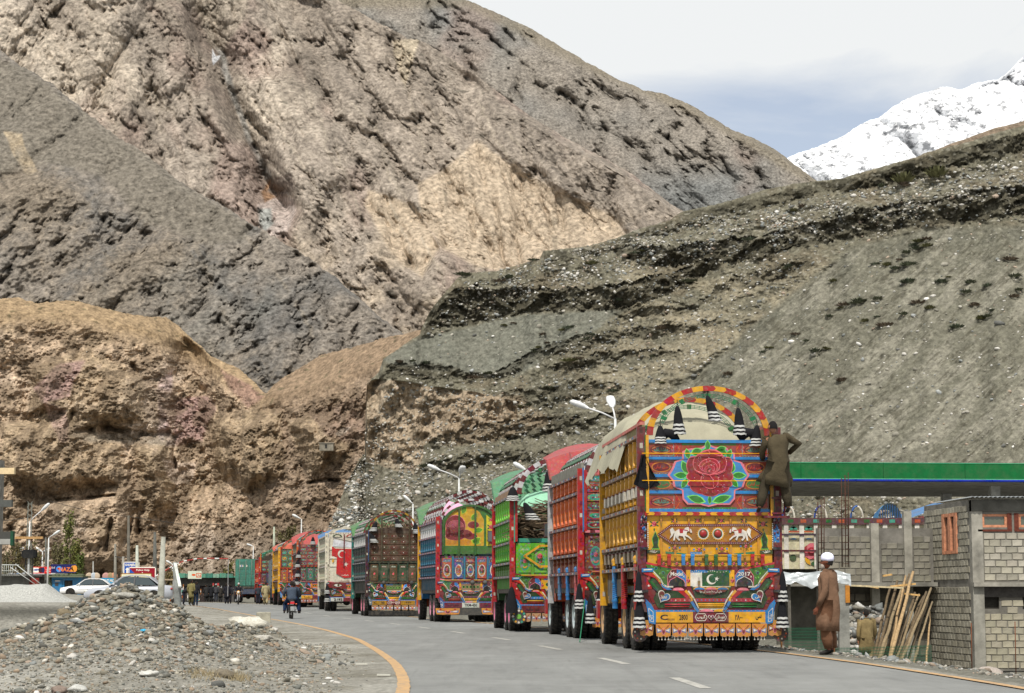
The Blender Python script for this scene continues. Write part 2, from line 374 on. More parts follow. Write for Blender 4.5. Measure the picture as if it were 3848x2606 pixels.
# ---- tan mountain
RAV = [(455, -60), (470, 60), (500, 120), (520, 200), (545, 260), (560, 300), (600, 400), (640, 470)]
def d_sc(u, v):
    # loose pale slopes
    m = sdf([(1085, 320), (1120, 350), (1200, 400), (1280, 440), (1380, 480), (1440, 560), (1350, 640), (1200, 640), (1080, 600), (1000, 560), (960, 500), (950, 420), (1030, 370)], u, v)
    m2 = sdf([(830, 425), (900, 450), (960, 480), (1000, 560), (960, 640), (900, 600), (850, 520), (820, 470)], u, v)
    return np.maximum(m, m2-4)
def d_rel(X, Y, Z, u, v):
    nx = X+Z*0.45
    a = (rdg(nx/330, 1, Z/700, 5, 0.6)-0.5)*62
    q = fbm(X/150, 3, Z/150, 4, 0.5)*20+(rdg((X+Z*0.35)/58, 13, Z/95, 7, 0.74)-0.5)*24+fbm(X/9, 14, Z/9, 3, 0.7)*1.8
    rv = sline(RAV, u+10*fbm(X/60, 2, Z/60, 3), v)
    a = a+ss(60, 0, rv)*30+ss(14, 0, rv)*6
    sc_ = ss(-14, 14, d_sc(u+9*fbm(X/40, 1, Z/40, 4), v+9*fbm(X/40, 8, Z/40, 4)))
    fl = (rdg((X+Z*0.25)/30, 5, Z/110, 5, 0.55)-0.5)*22
    # terraced crags on the upper left
    cr = (rdg((X-Z*0.25)/75, 8, Z/230, 6, 0.7)-0.5)*26*ss(620, 350, u)
    a = a+ss(0.6, 1.0, rdg((X+Z*0.50)/62, 61, Z/360, 3, 0.55))*7
    return (a+q)*(1-0.5*sc_)+fl*sc_+cr+(rdg((X+Z*0.5)/22, 6, Z/36, 5, 0.72)-0.5)*6*(1-sc_*0.6)
def d_col(X, Y, Z, u, v, rel):
    wx = u+9*fbm(X/40, 1, Z/40, 4); wy = v+9*fbm(X/40, 8, Z/40, 4)
    c = base((0.36, 0.308, 0.255), u.shape)
    big = fbm(X/240, 2, Z/240, 4); sp = fbm(X/9, 0, Z/9, 5, 0.85)+0.5*fbm((X+Z*0.55)/9, 3, Z/70, 4, 0.7); md = fbm((X+Z*.3)/60, 12, Z/90, 5, 0.65)
    c = mixc(c, (0.225, 0.193, 0.160), ss(-0.1, 0.4, md+big*0.6)*0.6)
    c = mixc(c, (0.54, 0.465, 0.375), ss(-0.15, 0.35, fbm((X+Z*0.4)/110, 5, Z/170, 5, 0.6))*ss(900, 500, u)*0.9)
    c = mixc(c, (0.52, 0.43, 0.325), ss(430, 640, v)*ss(-0.15, 0.4, fbm(X/50, 22, Z/50, 5, 0.65))*0.8)
    c = mixc(c, (0.33, 0.24, 0.205), ss(0.1, 0.5, fbm((X+Z*.3)/85, 77, Z/140, 4, 0.6))*0.55)
    # dark crag between the ravine arms
    c = mixc(c, (0.12, 0.10, 0.085), ss(-25, 25, sdf([(380, 0), (470, 30), (530, 170), (560, 260), (520, 320), (440, 150)], wx, wy))*0.55)
    c = mixc(c, (0.12, 0.10, 0.08), ss(-20, 20, sdf([(655, 120), (715, 130), (720, 200), (680, 230), (640, 180)], wx, wy))*0.45)
    # ravine fill, snow scrap
    rv = sline(RAV, wx, wy); c = mixc(c, (0.30, 0.30, 0.285), ss(12, 2, rv)*0.8)
    c = mixc(c, (0.35, 0.30, 0.24), ss(-8, 8, sdf([(440, -40), (580, -40), (560, 40), (510, 110), (480, 110), (450, 40)], wx, wy))*0.85)
    c = mixc(c, (0.85, 0.87, 0.9), ss(-1.5, 1.5, sdf([(482, 112), (490, 128), (500, 126), (498, 134), (484, 148), (481, 135)], u, v)))
    # mauve and white washed rock above the dark mountain's shoulder
    c = mixc(c, (0.36, 0.27, 0.235), ss(-14, 14, sdf([(500, 320), (570, 330), (600, 420), (640, 440), (680, 480), (650, 560), (560, 520), (480, 440)], wx, wy))*0.65)
    c = mixc(c, (0.52, 0.44, 0.40), ss(-5, 5, sdf([(580, 470), (610, 455), (660, 455), (668, 480), (650, 525), (615, 545), (590, 520)], wx, wy)))
    c = mixc(c, (0.40, 0.42, 0.40), ss(-4, 4, sdf([(583, 480), (610, 478), (622, 510), (600, 530), (590, 515)], wx, wy)))
    c = mixc(c, (0.36, 0.20, 0.10), ss(-3, 4, sdf([(588, 440), (612, 412), (608, 440), (622, 452), (595, 466)], wx, wy))*0.8)
    c = mixc(c, (0.21, 0.17, 0.145), ss(-3, 4, sdf([(600, 440), (625, 410), (660, 400), (668, 430), (640, 450)], wx, wy))*0.8)
    # loose tan slopes
    m = ss(-6, 6, d_sc(wx, wy)); c = mixc(c, (0.50, 0.405, 0.30), m*0.92); c = mixc(c, (0.27, 0.21, 0.15), m*ss(0.86, 0.99, rdg((X+Z*0.30)/26, 55, Z/70, 4, 0.55))*0.75)
    c = mixc(c, (0.47, 0.40, 0.30), ss(-4, 4, sdf([(890, 95), (950, 95), (935, 150), (920, 195), (905, 160)], wx, wy)))
    # pale runnels down the slope
    ll = [[(920, 195), (935, 240), (950, 300), (965, 350)], [(800, 235), (860, 300), (890, 380), (905, 430)], [(760, 330), (775, 380), (800, 440), (830, 520)],
          [(840, 300), (870, 350), (880, 400), (920, 450)], [(690, 200), (735, 290), (740, 340), (765, 380)], [(340, 170), (355, 230), (360, 300)], [(1085, 230), (1100, 260), (1120, 310), (1180, 390)],
          [(640, 300), (690, 380), (720, 430), (740, 470)], [(955, 540), (1000, 620), (1020, 690)], [(880, 450), (930, 560), (950, 620)], [(1150, 300), (1180, 330), (1200, 370)], [(1000, 260), (1010, 300), (1060, 360)]]
    for i, L in enumerate(ll):
        wv = 7*fbm(v/14, i, 0, 4)
        c = mixc(c, (0.44, 0.38, 0.30), ss(4.5, 0.5, sline(L, u+wv, v))*0.55)
    st = ss(0.93, 1.0, rdg((X+Z*0.42)/48, 31, Z/420, 2, 0.4))*ss(0.0, 0.4, fbm(X/120, 33, Z/120, 3))*(1-m)
    c = mixc(c, (0.42, 0.36, 0.29), st*0.6)
    g2 = rdg((X+Z*0.50)/62, 61, Z/360, 3, 0.55); c = mixc(c, (0.50, 0.44, 0.365), ss(0.86, 0.99, g2)*ss(-0.3, 0.3, fbm(X/90, 62, Z/90, 3))*(1-m)*0.7); c = mixc(c, (0.23, 0.185, 0.14), ss(0.35, 0.15, g2)*(1-m)*0.18)
    # shrubs as dark dots
    dots = ss(0.60, 0.72, pn(X/7, 50, Z/7))*ss(-0.1, 0.4, pn(X/90, 51, Z/90))
    c = mixc(c, (0.06, 0.06, 0.045), dots*0.5)
    # hollows of the fluted slope
    return c*(1+0.42*sp*(1-0.7*m))[..., None]*np.array((0.97, 0.965, 0.96))
DL = layer('tan_mountain', [(-300, -420), (300, -420), (560, -300), (700, -60), (762, 0), (790, 14), (846, 45), (900, 72), (927, 88), (946, 88), (1010, 124), (1063, 158), (1116, 198), (1208, 267), (1300, 322), (1415, 382), (1507, 451), (1549, 479), (1620, 520)],
      780, -120, 1620, 1050, 620, 1150, lambda u, v: u*0+1.0, d_rel, d_col, 'rock_far', jag=6, jagf=0.03)
# ---- dark mountain
def c_rel(X, Y, Z, u, v):
    fan = ss(-14, 14, sdf([(-100, 100), (60, 160), (200, 260), (330, 350), (480, 460), (560, 510), (560, 560), (470, 560), (330, 520), (230, 470), (100, 400), (-100, 500)], u, v))
    a = (rdg((X-Z*0.3)/120, 3, Z/210, 5, 0.62)-0.5)*20+(rdg((X-Z*.2)/26, 0, Z/40, 7, 0.74)-0.5)*11
    return a*(1-0.65*fan)+fbm(X/5, 6, Z/5, 3, 0.7)*2.2*(1-0.6*fan)
def c_col(X, Y, Z, u, v, rel):
    wx = u+8*fbm(X/20, 1, Z/20, 4); wy = v+8*fbm(X/20, 8, Z/20, 4)
    fan = ss(-10, 10, sdf([(-100, 100), (60, 160), (200, 260), (330, 350), (480, 460), (570, 510), (560, 545), (470, 550), (330, 505), (230, 400), (100, 370), (-100, 420)], wx, wy))
    sp = fbm(X/3.4, 0, Z/3.4, 5, 0.9); md = fbm(X/28, 4, Z/28, 5, 0.65)
    c = base((0.215, 0.188, 0.158), u.shape)
    c = mixc(c, (0.145, 0.136, 0.124), ss(-0.2, 0.5, md))
    c = mixc(c, (0.20, 0.165, 0.125), ss(0.0, 0.5, fbm(X/70, 9, Z/70, 4)+0.3*sp)*0.8)
    c = mixc(c, (0.16, 0.162, 0.148), ss(0.0, 0.5, fbm((X-Z*.6)/45, 19, Z/90, 4))*ss(480, 800, v)*0.7)
    c = c*(1+0.55*sp)[..., None]
    c = mixc(c, np.array((0.180, 0.160, 0.130))*(1+0.12*sp[..., None]), fan*0.9)
    for i, (L, w_) in enumerate([([(235, 430), (210, 450), (190, 490), (185, 515), (220, 560), (260, 600)], 3), ([(15, 400), (40, 450), (60, 500)], 2.2), ([(0, 620), (50, 660), (90, 690)], 7), ([(195, 640), (170, 690)], 7), ([(560, 540), (620, 610), (680, 700), (720, 780)], 5), ([(330, 480), (300, 520)], 2), ([(440, 550), (480, 640), (530, 760)], 6)]):
        c = mixc(c, (0.27, 0.23, 0.18), ss(w_+3, w_*0.2, sline(L, u+9*fbm(v/16, i, 0, 4), v))*0.45*ss(-0.5, 0.2, fbm(X/8, 4, Z/8, 3)))
    g2 = rdg((X+Z*0.35)/26, 63, Z/150, 4, 0.6); c = mixc(c, (0.235, 0.205, 0.168), ss(0.80, 0.98, g2)*(1-fan)*0.55)
    c = mixc(c, (0.36, 0.29, 0.20), ss(-3, 3, sdf([(10, 300), (50, 300), (85, 390), (60, 400), (40, 360)], wx, wy))*ss(-0.4, 0.3, md))
    return c
CL = layer('dark_mountain', [(-150, 40), (0, 112), (45, 150), (100, 180), (150, 215), (195, 255), (250, 300), (330, 350), (420, 420), (500, 465), (560, 500), (640, 550), (700, 585), (760, 630), (830, 690), (870, 725), (905, 750), (990, 810)],
      930, -120, 990, 700, 520, 620, lambda u, v: u*0+1.1, c_rel, c_col, 'rock_mid', jag=10, jagf=0.03)
# ---- brown hill behind the terrace
def g_rel(X, Y, Z, u, v): return fbm(X/15, 0, Z/15, 5)*2
def g_col(X, Y, Z, u, v, rel):
    return base((0.20, 0.155, 0.112), u.shape)*(1+0.25*fbm(X/3, 0, Z/3, 4, 0.8))[..., None]
layer('brown_hill', [(1800, 440), (1850, 425), (1920, 404), (2050, 370), (2100, 350), (2150, 330), (2200, 312), (2260, 290), (2324, 275), (2550, 205)],
      500, 1790, 2550, 300, 60, 330, lambda u, v: u*0+1.8, g_rel, g_col, 'rock_b', jag=2.5)
# ---- knobbly brown conglomerate hill
def b_mask(u, v): return ss(0, 60, v-np.interp(u, [0, 200, 400, 600, 700, 955], [705, 715, 770, 900, 880, 790]))
BLOB = [[(70, 830), (200, 790), (330, 850), (330, 960), (200, 985), (60, 940)], [(0, 960), (150, 930), (280, 1010), (280, 1110), (130, 1130), (0, 1090)], [(470, 940), (640, 930), (650, 1080), (560, 1130), (480, 1060)], [(290, 1010), (390, 990), (400, 1150), (330, 1190)], [(90, 1130), (300, 1100), (300, 1300), (120, 1300)], [(640, 950), (760, 930), (800, 1040), (700, 1090)]]
SHAD = [([(150, 985), (250, 970), (330, 990), (380, 985)], 9), ([(130, 1135), (260, 1128)], 5), ([(700, 1100), (740, 1088), (765, 1090)], 5), ([(300, 830), (305, 870)], 9), ([(60, 950), (85, 960), (80, 1010)], 14), ([(160, 960), (170, 850)], 6), ([(270, 1250), (310, 1150), (330, 1270)], 10), ([(230, 1320), (250, 1180)], 7), ([(330, 1090), (345, 1095)], 8), ([(395, 990), (400, 1060)], 6)]
def b_rel(X, Y, Z, u, v):
    wx = u+7*fbm(X/6, 1, Z/6, 4); wy = v+7*fbm(X/6, 8, Z/6, 4)
    m = b_mask(u, v)
    n = np.abs(fbm(X/9, 1, Z/9, 6, 0.62)); a = (0.35-n)*-4.2
    k = fbm(X/2.6, 7, Z/2.6, 5, 0.7)*1.1+(rdg(X/5, 11, Z/9, 5, 0.65)-0.5)*-1.6
    r = (a+k)*m+fbm(X/5, 1, Z/5, 4)*1.0*(1-m)
    for b in BLOB:
        d = sdf(b, wx, wy); r = r-ss(-6, 45, d)*6
    for L, w_ in SHAD:
        r = r+ss(w_*1.3, 0, sline(L, wx, wy))*2.8*(0.7+1.2*fbm(X/4, 33, Z/4, 3))
    g = [(600, 890), (560, 960), (480, 1050), (450, 1110)]
    r = r+ss(70, 0, sline([(430, 800), (440, 900), (450, 1000), (460, 1100)], wx, wy))*6
    return r
def b_col(X, Y, Z, u, v, rel):
    wx = u+7*fbm(X/6, 1, Z/6, 4); wy = v+7*fbm(X/6, 8, Z/6, 4); m = b_mask(u, v)
    sp = fbm(X/1.2, 0, Z/1.2, 4, 0.85); md = fbm(X/7, 5, Z/7, 5, 0.65)
    c = base((0.275, 0.20, 0.115), u.shape)
    c2 = base((0.40, 0.305, 0.205), u.shape)
    c2 = mixc(c2, (0.275, 0.21, 0.135), ss(-0.1, 0.5, md))
    c2 = mixc(c2, (0.50, 0.41, 0.31), ss(0.05, 0.6, fbm(X/11, 15, Z/11, 4))*0.8)
    c = c*(1-m[..., None])+c2*m[..., None]
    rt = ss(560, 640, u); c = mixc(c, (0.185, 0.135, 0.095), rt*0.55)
    for b in BLOB[:4]+BLOB[5:]:
        c = mixc(c, (0.30, 0.23, 0.14), ss(-4, 14, sdf(b, wx, wy))*0.6)
    # mauve clay and pale wash
    for p, cc, a in [([(75, 880), (130, 830), (190, 820), (170, 860), (160, 900), (100, 910)], (0.29, 0.195, 0.165), .9), ([(360, 940), (400, 905), (470, 900), (490, 930), (460, 1000), (380, 1010)], (0.30, 0.20, 0.17), .9), ([(355, 860), (395, 840), (370, 1000), (355, 990)], (0.44, 0.34, 0.30), .9), ([(370, 1040), (450, 1050), (440, 1090), (400, 1105), (380, 1080)], (0.46, 0.37, 0.28), .9), ([(310, 850), (340, 860), (400, 900), (390, 1000), (355, 900)], (0.33, 0.25, 0.175), .6), ([(90, 900), (150, 930), (160, 1000), (140, 1010)], (0.31, 0.22, 0.18), .8), ([(500, 835), (570, 880), (600, 900), (560, 930), (520, 880)], (0.28, 0.17, 0.14), .6), ([(700, 930), (820, 900), (830, 980), (790, 1010), (740, 990)], (0.23, 0.165, 0.12), .8), ([(160, 985), (400, 985), (400, 1010), (200, 1005)], (0.24, 0.215, 0.165), .6)]:
        c = mixc(c, cc, ss(-5, 5, sdf(p, wx, wy))*a)
    c = mixc(c, (0.42, 0.36, 0.29), ss(-1.5, 1.5, sdf([(762, 985), (775, 972), (795, 970), (785, 982), (768, 992)], u, v)))
    # foot of the slope: grey brown gravel
    c = mixc(c, (0.30, 0.255, 0.20), ss(1180, 1240, v)*ss(330, 480, u)*0.75)
    st = ss(0.45, 0.6, pn(X/0.9, 60, Z/0.9)); c = mixc(c, (0.36, 0.28, 0.2), st*0.45*m)
    hl = ss(0.45, 0.6, pn(X/0.8, 70, Z/0.7)); c = mixc(c, (0.05, 0.036, 0.022), hl*0.5*m)
    gb = ss(0.55, 0.68, pn(X/1.1, 80, Z/0.7)); c = mixc(c, (0.07, 0.068, 0.035), gb*0.6*(1-m))
    c = mixc(c, (0.12, 0.088, 0.055), ss(0.42, 0.2, rdg(X/3.4, 66, Z/6, 5, 0.7))*m*0.6)
    return c*(1+0.42*sp)[..., None]*np.array((1.16, 1.15, 1.20))
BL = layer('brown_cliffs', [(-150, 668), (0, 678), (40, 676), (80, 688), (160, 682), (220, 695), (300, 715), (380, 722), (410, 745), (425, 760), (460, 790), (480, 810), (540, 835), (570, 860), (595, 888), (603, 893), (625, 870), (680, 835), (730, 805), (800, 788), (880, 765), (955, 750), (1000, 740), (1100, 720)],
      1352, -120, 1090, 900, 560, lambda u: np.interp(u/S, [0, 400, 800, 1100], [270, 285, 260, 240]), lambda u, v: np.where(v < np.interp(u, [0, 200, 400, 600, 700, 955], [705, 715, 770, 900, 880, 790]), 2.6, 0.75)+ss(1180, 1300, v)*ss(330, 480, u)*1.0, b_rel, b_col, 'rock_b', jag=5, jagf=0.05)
# ---- grey gravel terrace with conglomerate bands
BANDS = [  # (u, top, bottom) points, strength
  ([(1840, 408, 415), (1900, 408, 440), (2000, 385, 425), (2100, 352, 395), (2200, 330, 370), (2324, 300, 345), (2500, 260, 300)], 1.0),
  ([(1380, 560, 565), (1450, 555, 600), (1510, 560, 607), (1600, 545, 600), (1725, 535, 592), (1800, 515, 565), (1939, 478, 542), (2100, 446, 512), (2200, 430, 505), (2324, 419, 490), (2500, 380, 450)], 1.0),
  ([(950, 705, 765), (1010, 665, 745), (1076, 648, 740), (1130, 655, 725), (1193, 652, 712), (1310, 655, 708), (1426, 640, 698), (1510, 620, 668), (1580, 600, 640), (1640, 590, 600)], 1.0),
  ([(1225, 572, 600), (1330, 562, 590), (1450, 525, 548), (1560, 480, 520), (1650, 462, 500), (1750, 440, 470), (1860, 412, 440)], 0.7),
  ([(1390, 700, 725), (1480, 690, 720), (1560, 700, 716), (1640, 640, 665), (1760, 600, 640), (1850, 590, 605)], 0.7),
  ([(1100, 860, 890), (1200, 800, 830), (1300, 760, 800), (1400, 750, 775), (1480, 740, 770), (1560, 735, 760), (1640, 720, 725)], 0.7),
  ([(1250, 830, 850), (1350, 800, 830), (1420, 795, 815), (1500, 790, 812), (1560, 800, 803)], 0.7),
  ([(870, 820, 860), (950, 825, 862), (1020, 830, 860), (1080, 850, 856)], 0.8),
  ([(960, 990, 1020), (1100, 960, 1005), (1250, 940, 985), (1330, 950, 975), (1400, 930, 940)], 0.8),
  ([(950, 1050, 1080), (1080, 1030, 1062), (1180, 1020, 1050), (1260, 1030, 1040)], 0.7),
  ([(1130, 890, 930), (1220, 880, 930), (1330, 860, 905), (1420, 870, 890)], 0.6)]
def a_band(u, v, X, Z):
    wv = v+9*fbm(u/30, 0, v/60, 4, 0.6)+4*fbm(u/9, 4, v/9, 3, 0.7); r = np.zeros(u.shape)
    for pts, s_ in BANDS:
        p = np.array(pts, float); t = np.interp(u, p[:, 0], p[:, 1]); b = np.interp(u, p[:, 0], p[:, 2])
        e = ss(p[0, 0]-4, p[0, 0]+18, u)*ss(p[-1, 0]+4, p[-1, 0]-18, u)
        r = np.maximum(r, s_*e*ss(0, 4, wv-t)*ss(0, 3, b-wv))
    return r
A_SC = [[(870, 815), (900, 795), (960, 765), (1190, 715), (1430, 700), (1330, 760), (1180, 850), (1050, 850), (900, 830)],
        [(1290, 1100), (1500, 915), (1640, 800), (1760, 700), (1940, 560), (2100, 520), (2600, 500), (2600, 1150), (1800, 1120)]]
A_BR = [(830, 865), (880, 862), (1000, 882), (1080, 892), (1165, 912), (1175, 950), (1100, 958), (1010, 985), (962, 1010), (950, 1080), (835, 1050), (825, 950)]
def a_cot(u, v):
    b = a_band(u, v, 0, 0); br = ss(-3, 3, sdf(A_BR, u, v))
    led = ss(0.1, 0.5, fbm(u/70, 2, (v+u*0.10)/13, 4, 0.6))*(sdf(A_SC[1], u, v) < 0)*0.6
    c = 1.55-1.33*np.maximum(np.maximum(b, br), led)
    edge = ss(40, 0, u-np.interp(v, [740, 800, 870, 1050, 1200], [955, 880, 832, 815, 750]))
    return c+0*edge
def a_rel(X, Y, Z, u, v):
    b = a_band(u, v, X, Z); br = ss(-3, 3, sdf(A_BR, u, v)); s2 = ss(-8, 8, sdf(A_SC[1], u, v)); s1 = ss(-5, 5, sdf(A_SC[0], u, v)); s = np.maximum(s1, s2)
    r = fbm(X/6, 1, Z/5, 5, 0.6)*1.6*(1-0.75*s)+fbm(X/0.8, 1, Z/0.7, 3, 0.7)*0.28*(1-0.5*s)
    r = r+b*((rdg(X/2.2, 5, Z/1.6, 4, 0.65)-0.5)*-1.4+fbm(X/0.55, 7, Z/0.5, 3, 0.7)*0.35)
    r = r+br*((rdg(X/2.6, 9, Z/7, 5, 0.6)-0.5)*-1.8+fbm(X/0.8, 3, Z/0.8, 3)*0.4)
    # runnels of the big scree
    d = (u*0.66+v*0.75)
    r = r+s2*(fbm(d/26, 3, (u-v)/260, 4, 0.55)*0.22)
    # the turned end of the terrace falls away to the left
    return r
def a_col(X, Y, Z, u, v, rel):
    wx = u+5*fbm(X/2, 1, Z/2, 4); wy = v+5*fbm(X/2, 8, Z/2, 4)
    b = a_band(u, v, X, Z); br = ss(-2, 2, sdf(A_BR, wx, wy)); s2 = ss(-10, 10, sdf(A_SC[1], wx, wy)); s1 = ss(-6, 6, sdf(A_SC[0], wx, wy))
    sp = fbm(X/0.42, 0, Z/0.42, 3, 0.85); md = fbm(X/4, 5, Z/3, 4, 0.6)
    c = base((0.172, 0.160, 0.116), u.shape)
    c = mixc(c, (0.175, 0.148, 0.102), ss(-0.1, 0.5, md)*0.8)
    c = mixc(c, (0.31, 0.27, 0.19), ss(-15, 15, sdf([(1420, 560), (1700, 620), (1800, 600), (1880, 600), (1700, 760), (1480, 900), (1300, 900), (1400, 780)], wx, wy))*0.75*ss(-.4, .3, fbm(X/6, 30, Z/2, 4)))
    c = mixc(c, (0.175, 0.177, 0.145), s1*0.85)
    c = mixc(c, (0.176, 0.168, 0.128), s2); c = mixc(c, (0.125, 0.122, 0.095), s2*ss(70, 10, sdf(A_SC[1], wx, wy))*ss(-0.3, 0.4, md)*0.7)
    d = (u*0.66+v*0.75)
    stt = fbm(d/34, 13, (u-v)/260, 5, 0.62)*1.2+0.5*fbm(u/140, 14, v/140, 3)
    c = mixc(c, (0.25, 0.236, 0.186), s2*ss(0.0, 0.55, stt+0.35*ss(1600, 2324, u)*ss(650, 950, v)))
    c = mixc(c, (0.085, 0.078, 0.056), s2*ss(0.12, 0.5, fbm(d/11, 23, (u-v)/70, 5, 0.7)+0.3*fbm(u/60, 3, v/60, 2))*0.7)
    c = mixc(c, (0.072, 0.065, 0.045), np.maximum(b, 0)*(0.66+0.3*ss(-.3, .3, fbm(X/1.2, 44, Z/0.8, 4))))
    c = mixc(c, (0.44, 0.35, 0.25), br*0.95); c = mixc(c, (0.13, 0.105, 0.07), br*ss(0.1, 0.5, fbm(X/1.0, 60, Z/2.2, 5, 0.75))*0.7)
    low = ss(1030, 1090, v)*ss(1450, 1250, u); c = mixc(c, (0.165, 0.155, 0.118), low*0.7)
    c = mixc(c, (0.33, 0.25, 0.17), ss(-8, 8, sdf([(1000, 890), (1180, 900), (1250, 960), (1100, 1010), (1000, 1010)], wx, wy))*0.5)
    # coarse gravel
    g1 = ss(0.42, 0.55, pn(X/0.36, 90, Z/0.30)); c = mixc(c, (0.34, 0.32, 0.26), g1*(0.55-0.30*s2-0.30*s1))
    g2 = ss(0.42, 0.58, pn(X/0.34, 95, Z/0.28)); c = mixc(c, (0.045, 0.042, 0.03), g2*(0.60-0.45*s2-0.4*s1))
    up = ss(50, 15, v-np.interp(u, [1600, 1860, 2100, 2324], [540, 500, 430, 395]))*ss(0, 25, v-np.interp(u, [1600, 1860, 2100, 2324], [480, 445, 400, 350]))*ss(1050, 1400, u)
    c = mixc(c, (0.33, 0.31, 0.25), up*ss(0.1, 0.4, pn(X/0.6, 97, Z/0.5))*0.6)
    return c*(1+0.36*sp)[..., None]*0.88
AL = layer('gravel_terrace', [(740, 1215), (750, 1195), (770, 1140), (790, 1090), (815, 1045), (828, 1030), (832, 870), (860, 845), (870, 815), (900, 795), (935, 770), (953, 760), (958, 742), (980, 700), (1010, 665), (1040, 630), (1060, 620), (1130, 615), (1180, 600), (1225, 588), (1233, 570), (1330, 560), (1400, 540), (1450, 520), (1520, 500), (1545, 482), (1600, 470), (1650, 458), (1740, 430), (1800, 418), (1850, 412), (1910, 405), (2000, 379), (2080, 357), (2100, 347), (2200, 322), (2260, 302), (2324, 285), (2600, 225)],
      1395, 740, 2520, 1500, 640, lambda u: 165-42*ss(700, 2500, u/S), a_cot, a_rel, a_col, 'rock_a', jag=3.0, jagf=0.08, smooth_cols=10)
# ================================================================== ground and road
ELY = np.array([0, 15, 23.6, 28.5, 34.3, 41.6, 52.8, 65.3, 78.7, 92, 110, 130, 150, 175, 210, 260, 330, 400.])
ELX = np.array([-1.2, -1.2, -1.29, -1.54, -1.96, -2.68, -3.9, -5.7, -7.86, -10.2, -13.6, -18., -22.6, -28.6, -38., -53., -76, -100.])
RWY = np.array([0, 25, 34, 40, 60, 100, 400.]); RWW = np.array([7.5, 7.45, 7.65, 7.7, 7.4, 7.4, 7.4])
def smooth_edge(y):
    return (np.interp(y-2, ELY, ELX)+np.interp(y, ELY, ELX)*2+np.interp(y+2, ELY, ELX))/4
def road_z(y): return 0.3*ss(95, 150, y)+0.6*ss(215, 300, y)
def rslope(y): return (smooth_edge(y+1)-smooth_edge(y-1))/2
def edges(y):
    e = smooth_edge(y); s = rslope(y); n = np.sqrt(1+s*s); W_ = np.interp(y, RWY, RWW)
    return e, e+W_*n
def gz(x, y):
    """height of the ground"""
    e, r = edges(y); x = np.asarray(x, float); y = np.asarray(y, float)
    z = road_z(y)+0*x
    dl = e-x                                        # metres left of the road edge
    z = z+ss(0.3, 2.5, dl)*-0.05
    # town ground on the left
    z = z+ss(57, 63, y+0.25*dl*0)*ss(3.5, 7.5, dl)*(0.85-road_z(y)*0.75+0.25*ss(110, 190, y))
    z = z+ss(0.5, 4, dl)*ss(85, 110, y)*ss(7, 4, dl)*0.15
    # rubble mounds
    def g(cx, cy, sx, sy, h, p=1.0): return h*np.exp(-(((x-cx)/sx)**2+((y-cy)/sy)**2)**p)
    m = g(-6.5, 36.5, 1.45, 2.6, 1.24, 0.72)+g(-8.3, 36.5, 1.2, 2.0, 0.2)+g(-8.4, 34.5, 1.6, 1.8, 0.10)+g(-4.85, 40.0, 0.95, 1.7, 0.40)+g(-8.0, 31.5, 2.6, 2.0, 0.12)+g(-5.6, 32.5, 1.6, 2.0, 0.26)+g(-4.6, 27.8, 1.2, 1.3, 0.14)+g(-6.8, 27.5, 1.2, 1.0, 0.16)
    m = m*ss(0.2, 1.4, dl)
    z = z+m*(1+0.16*fbm(x*1.3, 2, y*1.3, 3))
    # right shoulder falls to the yard
    dr = x-r
    z = z-ss(0.8, 2.6, dr)*1.15*ss(120, 70, y)
    z = z+ss(0.3, 2, np.abs(x-(e+r)/2)-(r-e)/2)*(0.035*fbm(x*1.1, 5, y*1.1, 4)+0.02*fbm(x*5, 5, y*5, 3)*ss(90, 50, y))
    z = z-0.06*(dl < -0.12)*(dr < -0.12)
    return z
s1_ = np.linspace(-0.62, 0.62, 1000); yy = np.concatenate([np.geomspace(14, 62, 360)[:-1], np.geomspace(62, 460, 120), [700, 1500, 9000]])
Yg = np.repeat(yy[:, None], 1000, 1); Xg = Yg*s1_[None]*np.interp(yy, [14, 60, 120], [0.55, 0.50, 1.0])[:, None]
Zg = gz(Xg, Yg)
e_, r_ = edges(Yg); dl_ = e_-Xg; dr_ = Xg-r_
gc = base((0.225, 0.215, 0.185), Xg.shape)
n0 = fbm(Xg*0.7, 3, Yg*0.5, 5, 0.65); n1_ = fbm(Xg*9, 3, Yg*9, 3, 0.8)
gc = mixc(gc, (0.17, 0.16, 0.13), ss(0.0, 0.5, n0)); gc = mixc(gc, (0.30, 0.29, 0.255), ss(0.1, 0.5, fbm(Xg*0.4, 9, Yg*0.3, 4))*0.8)
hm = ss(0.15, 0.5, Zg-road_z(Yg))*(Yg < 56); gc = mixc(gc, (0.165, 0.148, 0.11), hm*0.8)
gc = mixc(gc, (0.075, 0.072, 0.060), ss(0.15, 0.5, Zg-0.1)*ss(0.85, 0.6, Zg)*(Yg > 56)*(Yg < 70)*(dl_ > 3))
gc = mixc(gc, (0.15, 0.145, 0.12), (dr_ > 0.2)*1.0)
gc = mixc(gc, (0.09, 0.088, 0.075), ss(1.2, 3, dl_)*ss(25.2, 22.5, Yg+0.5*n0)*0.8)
gc = gc*(1+0.30*n1_)[..., None]
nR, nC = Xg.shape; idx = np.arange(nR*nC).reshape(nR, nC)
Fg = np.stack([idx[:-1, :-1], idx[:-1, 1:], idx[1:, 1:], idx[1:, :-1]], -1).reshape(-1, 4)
tag(npmesh('ground', np.stack([Xg, Yg, Zg], -1).reshape(-1, 3), Fg, np.clip(gc, .01, .9).reshape(-1, 3), 'ground'), kind='structure')
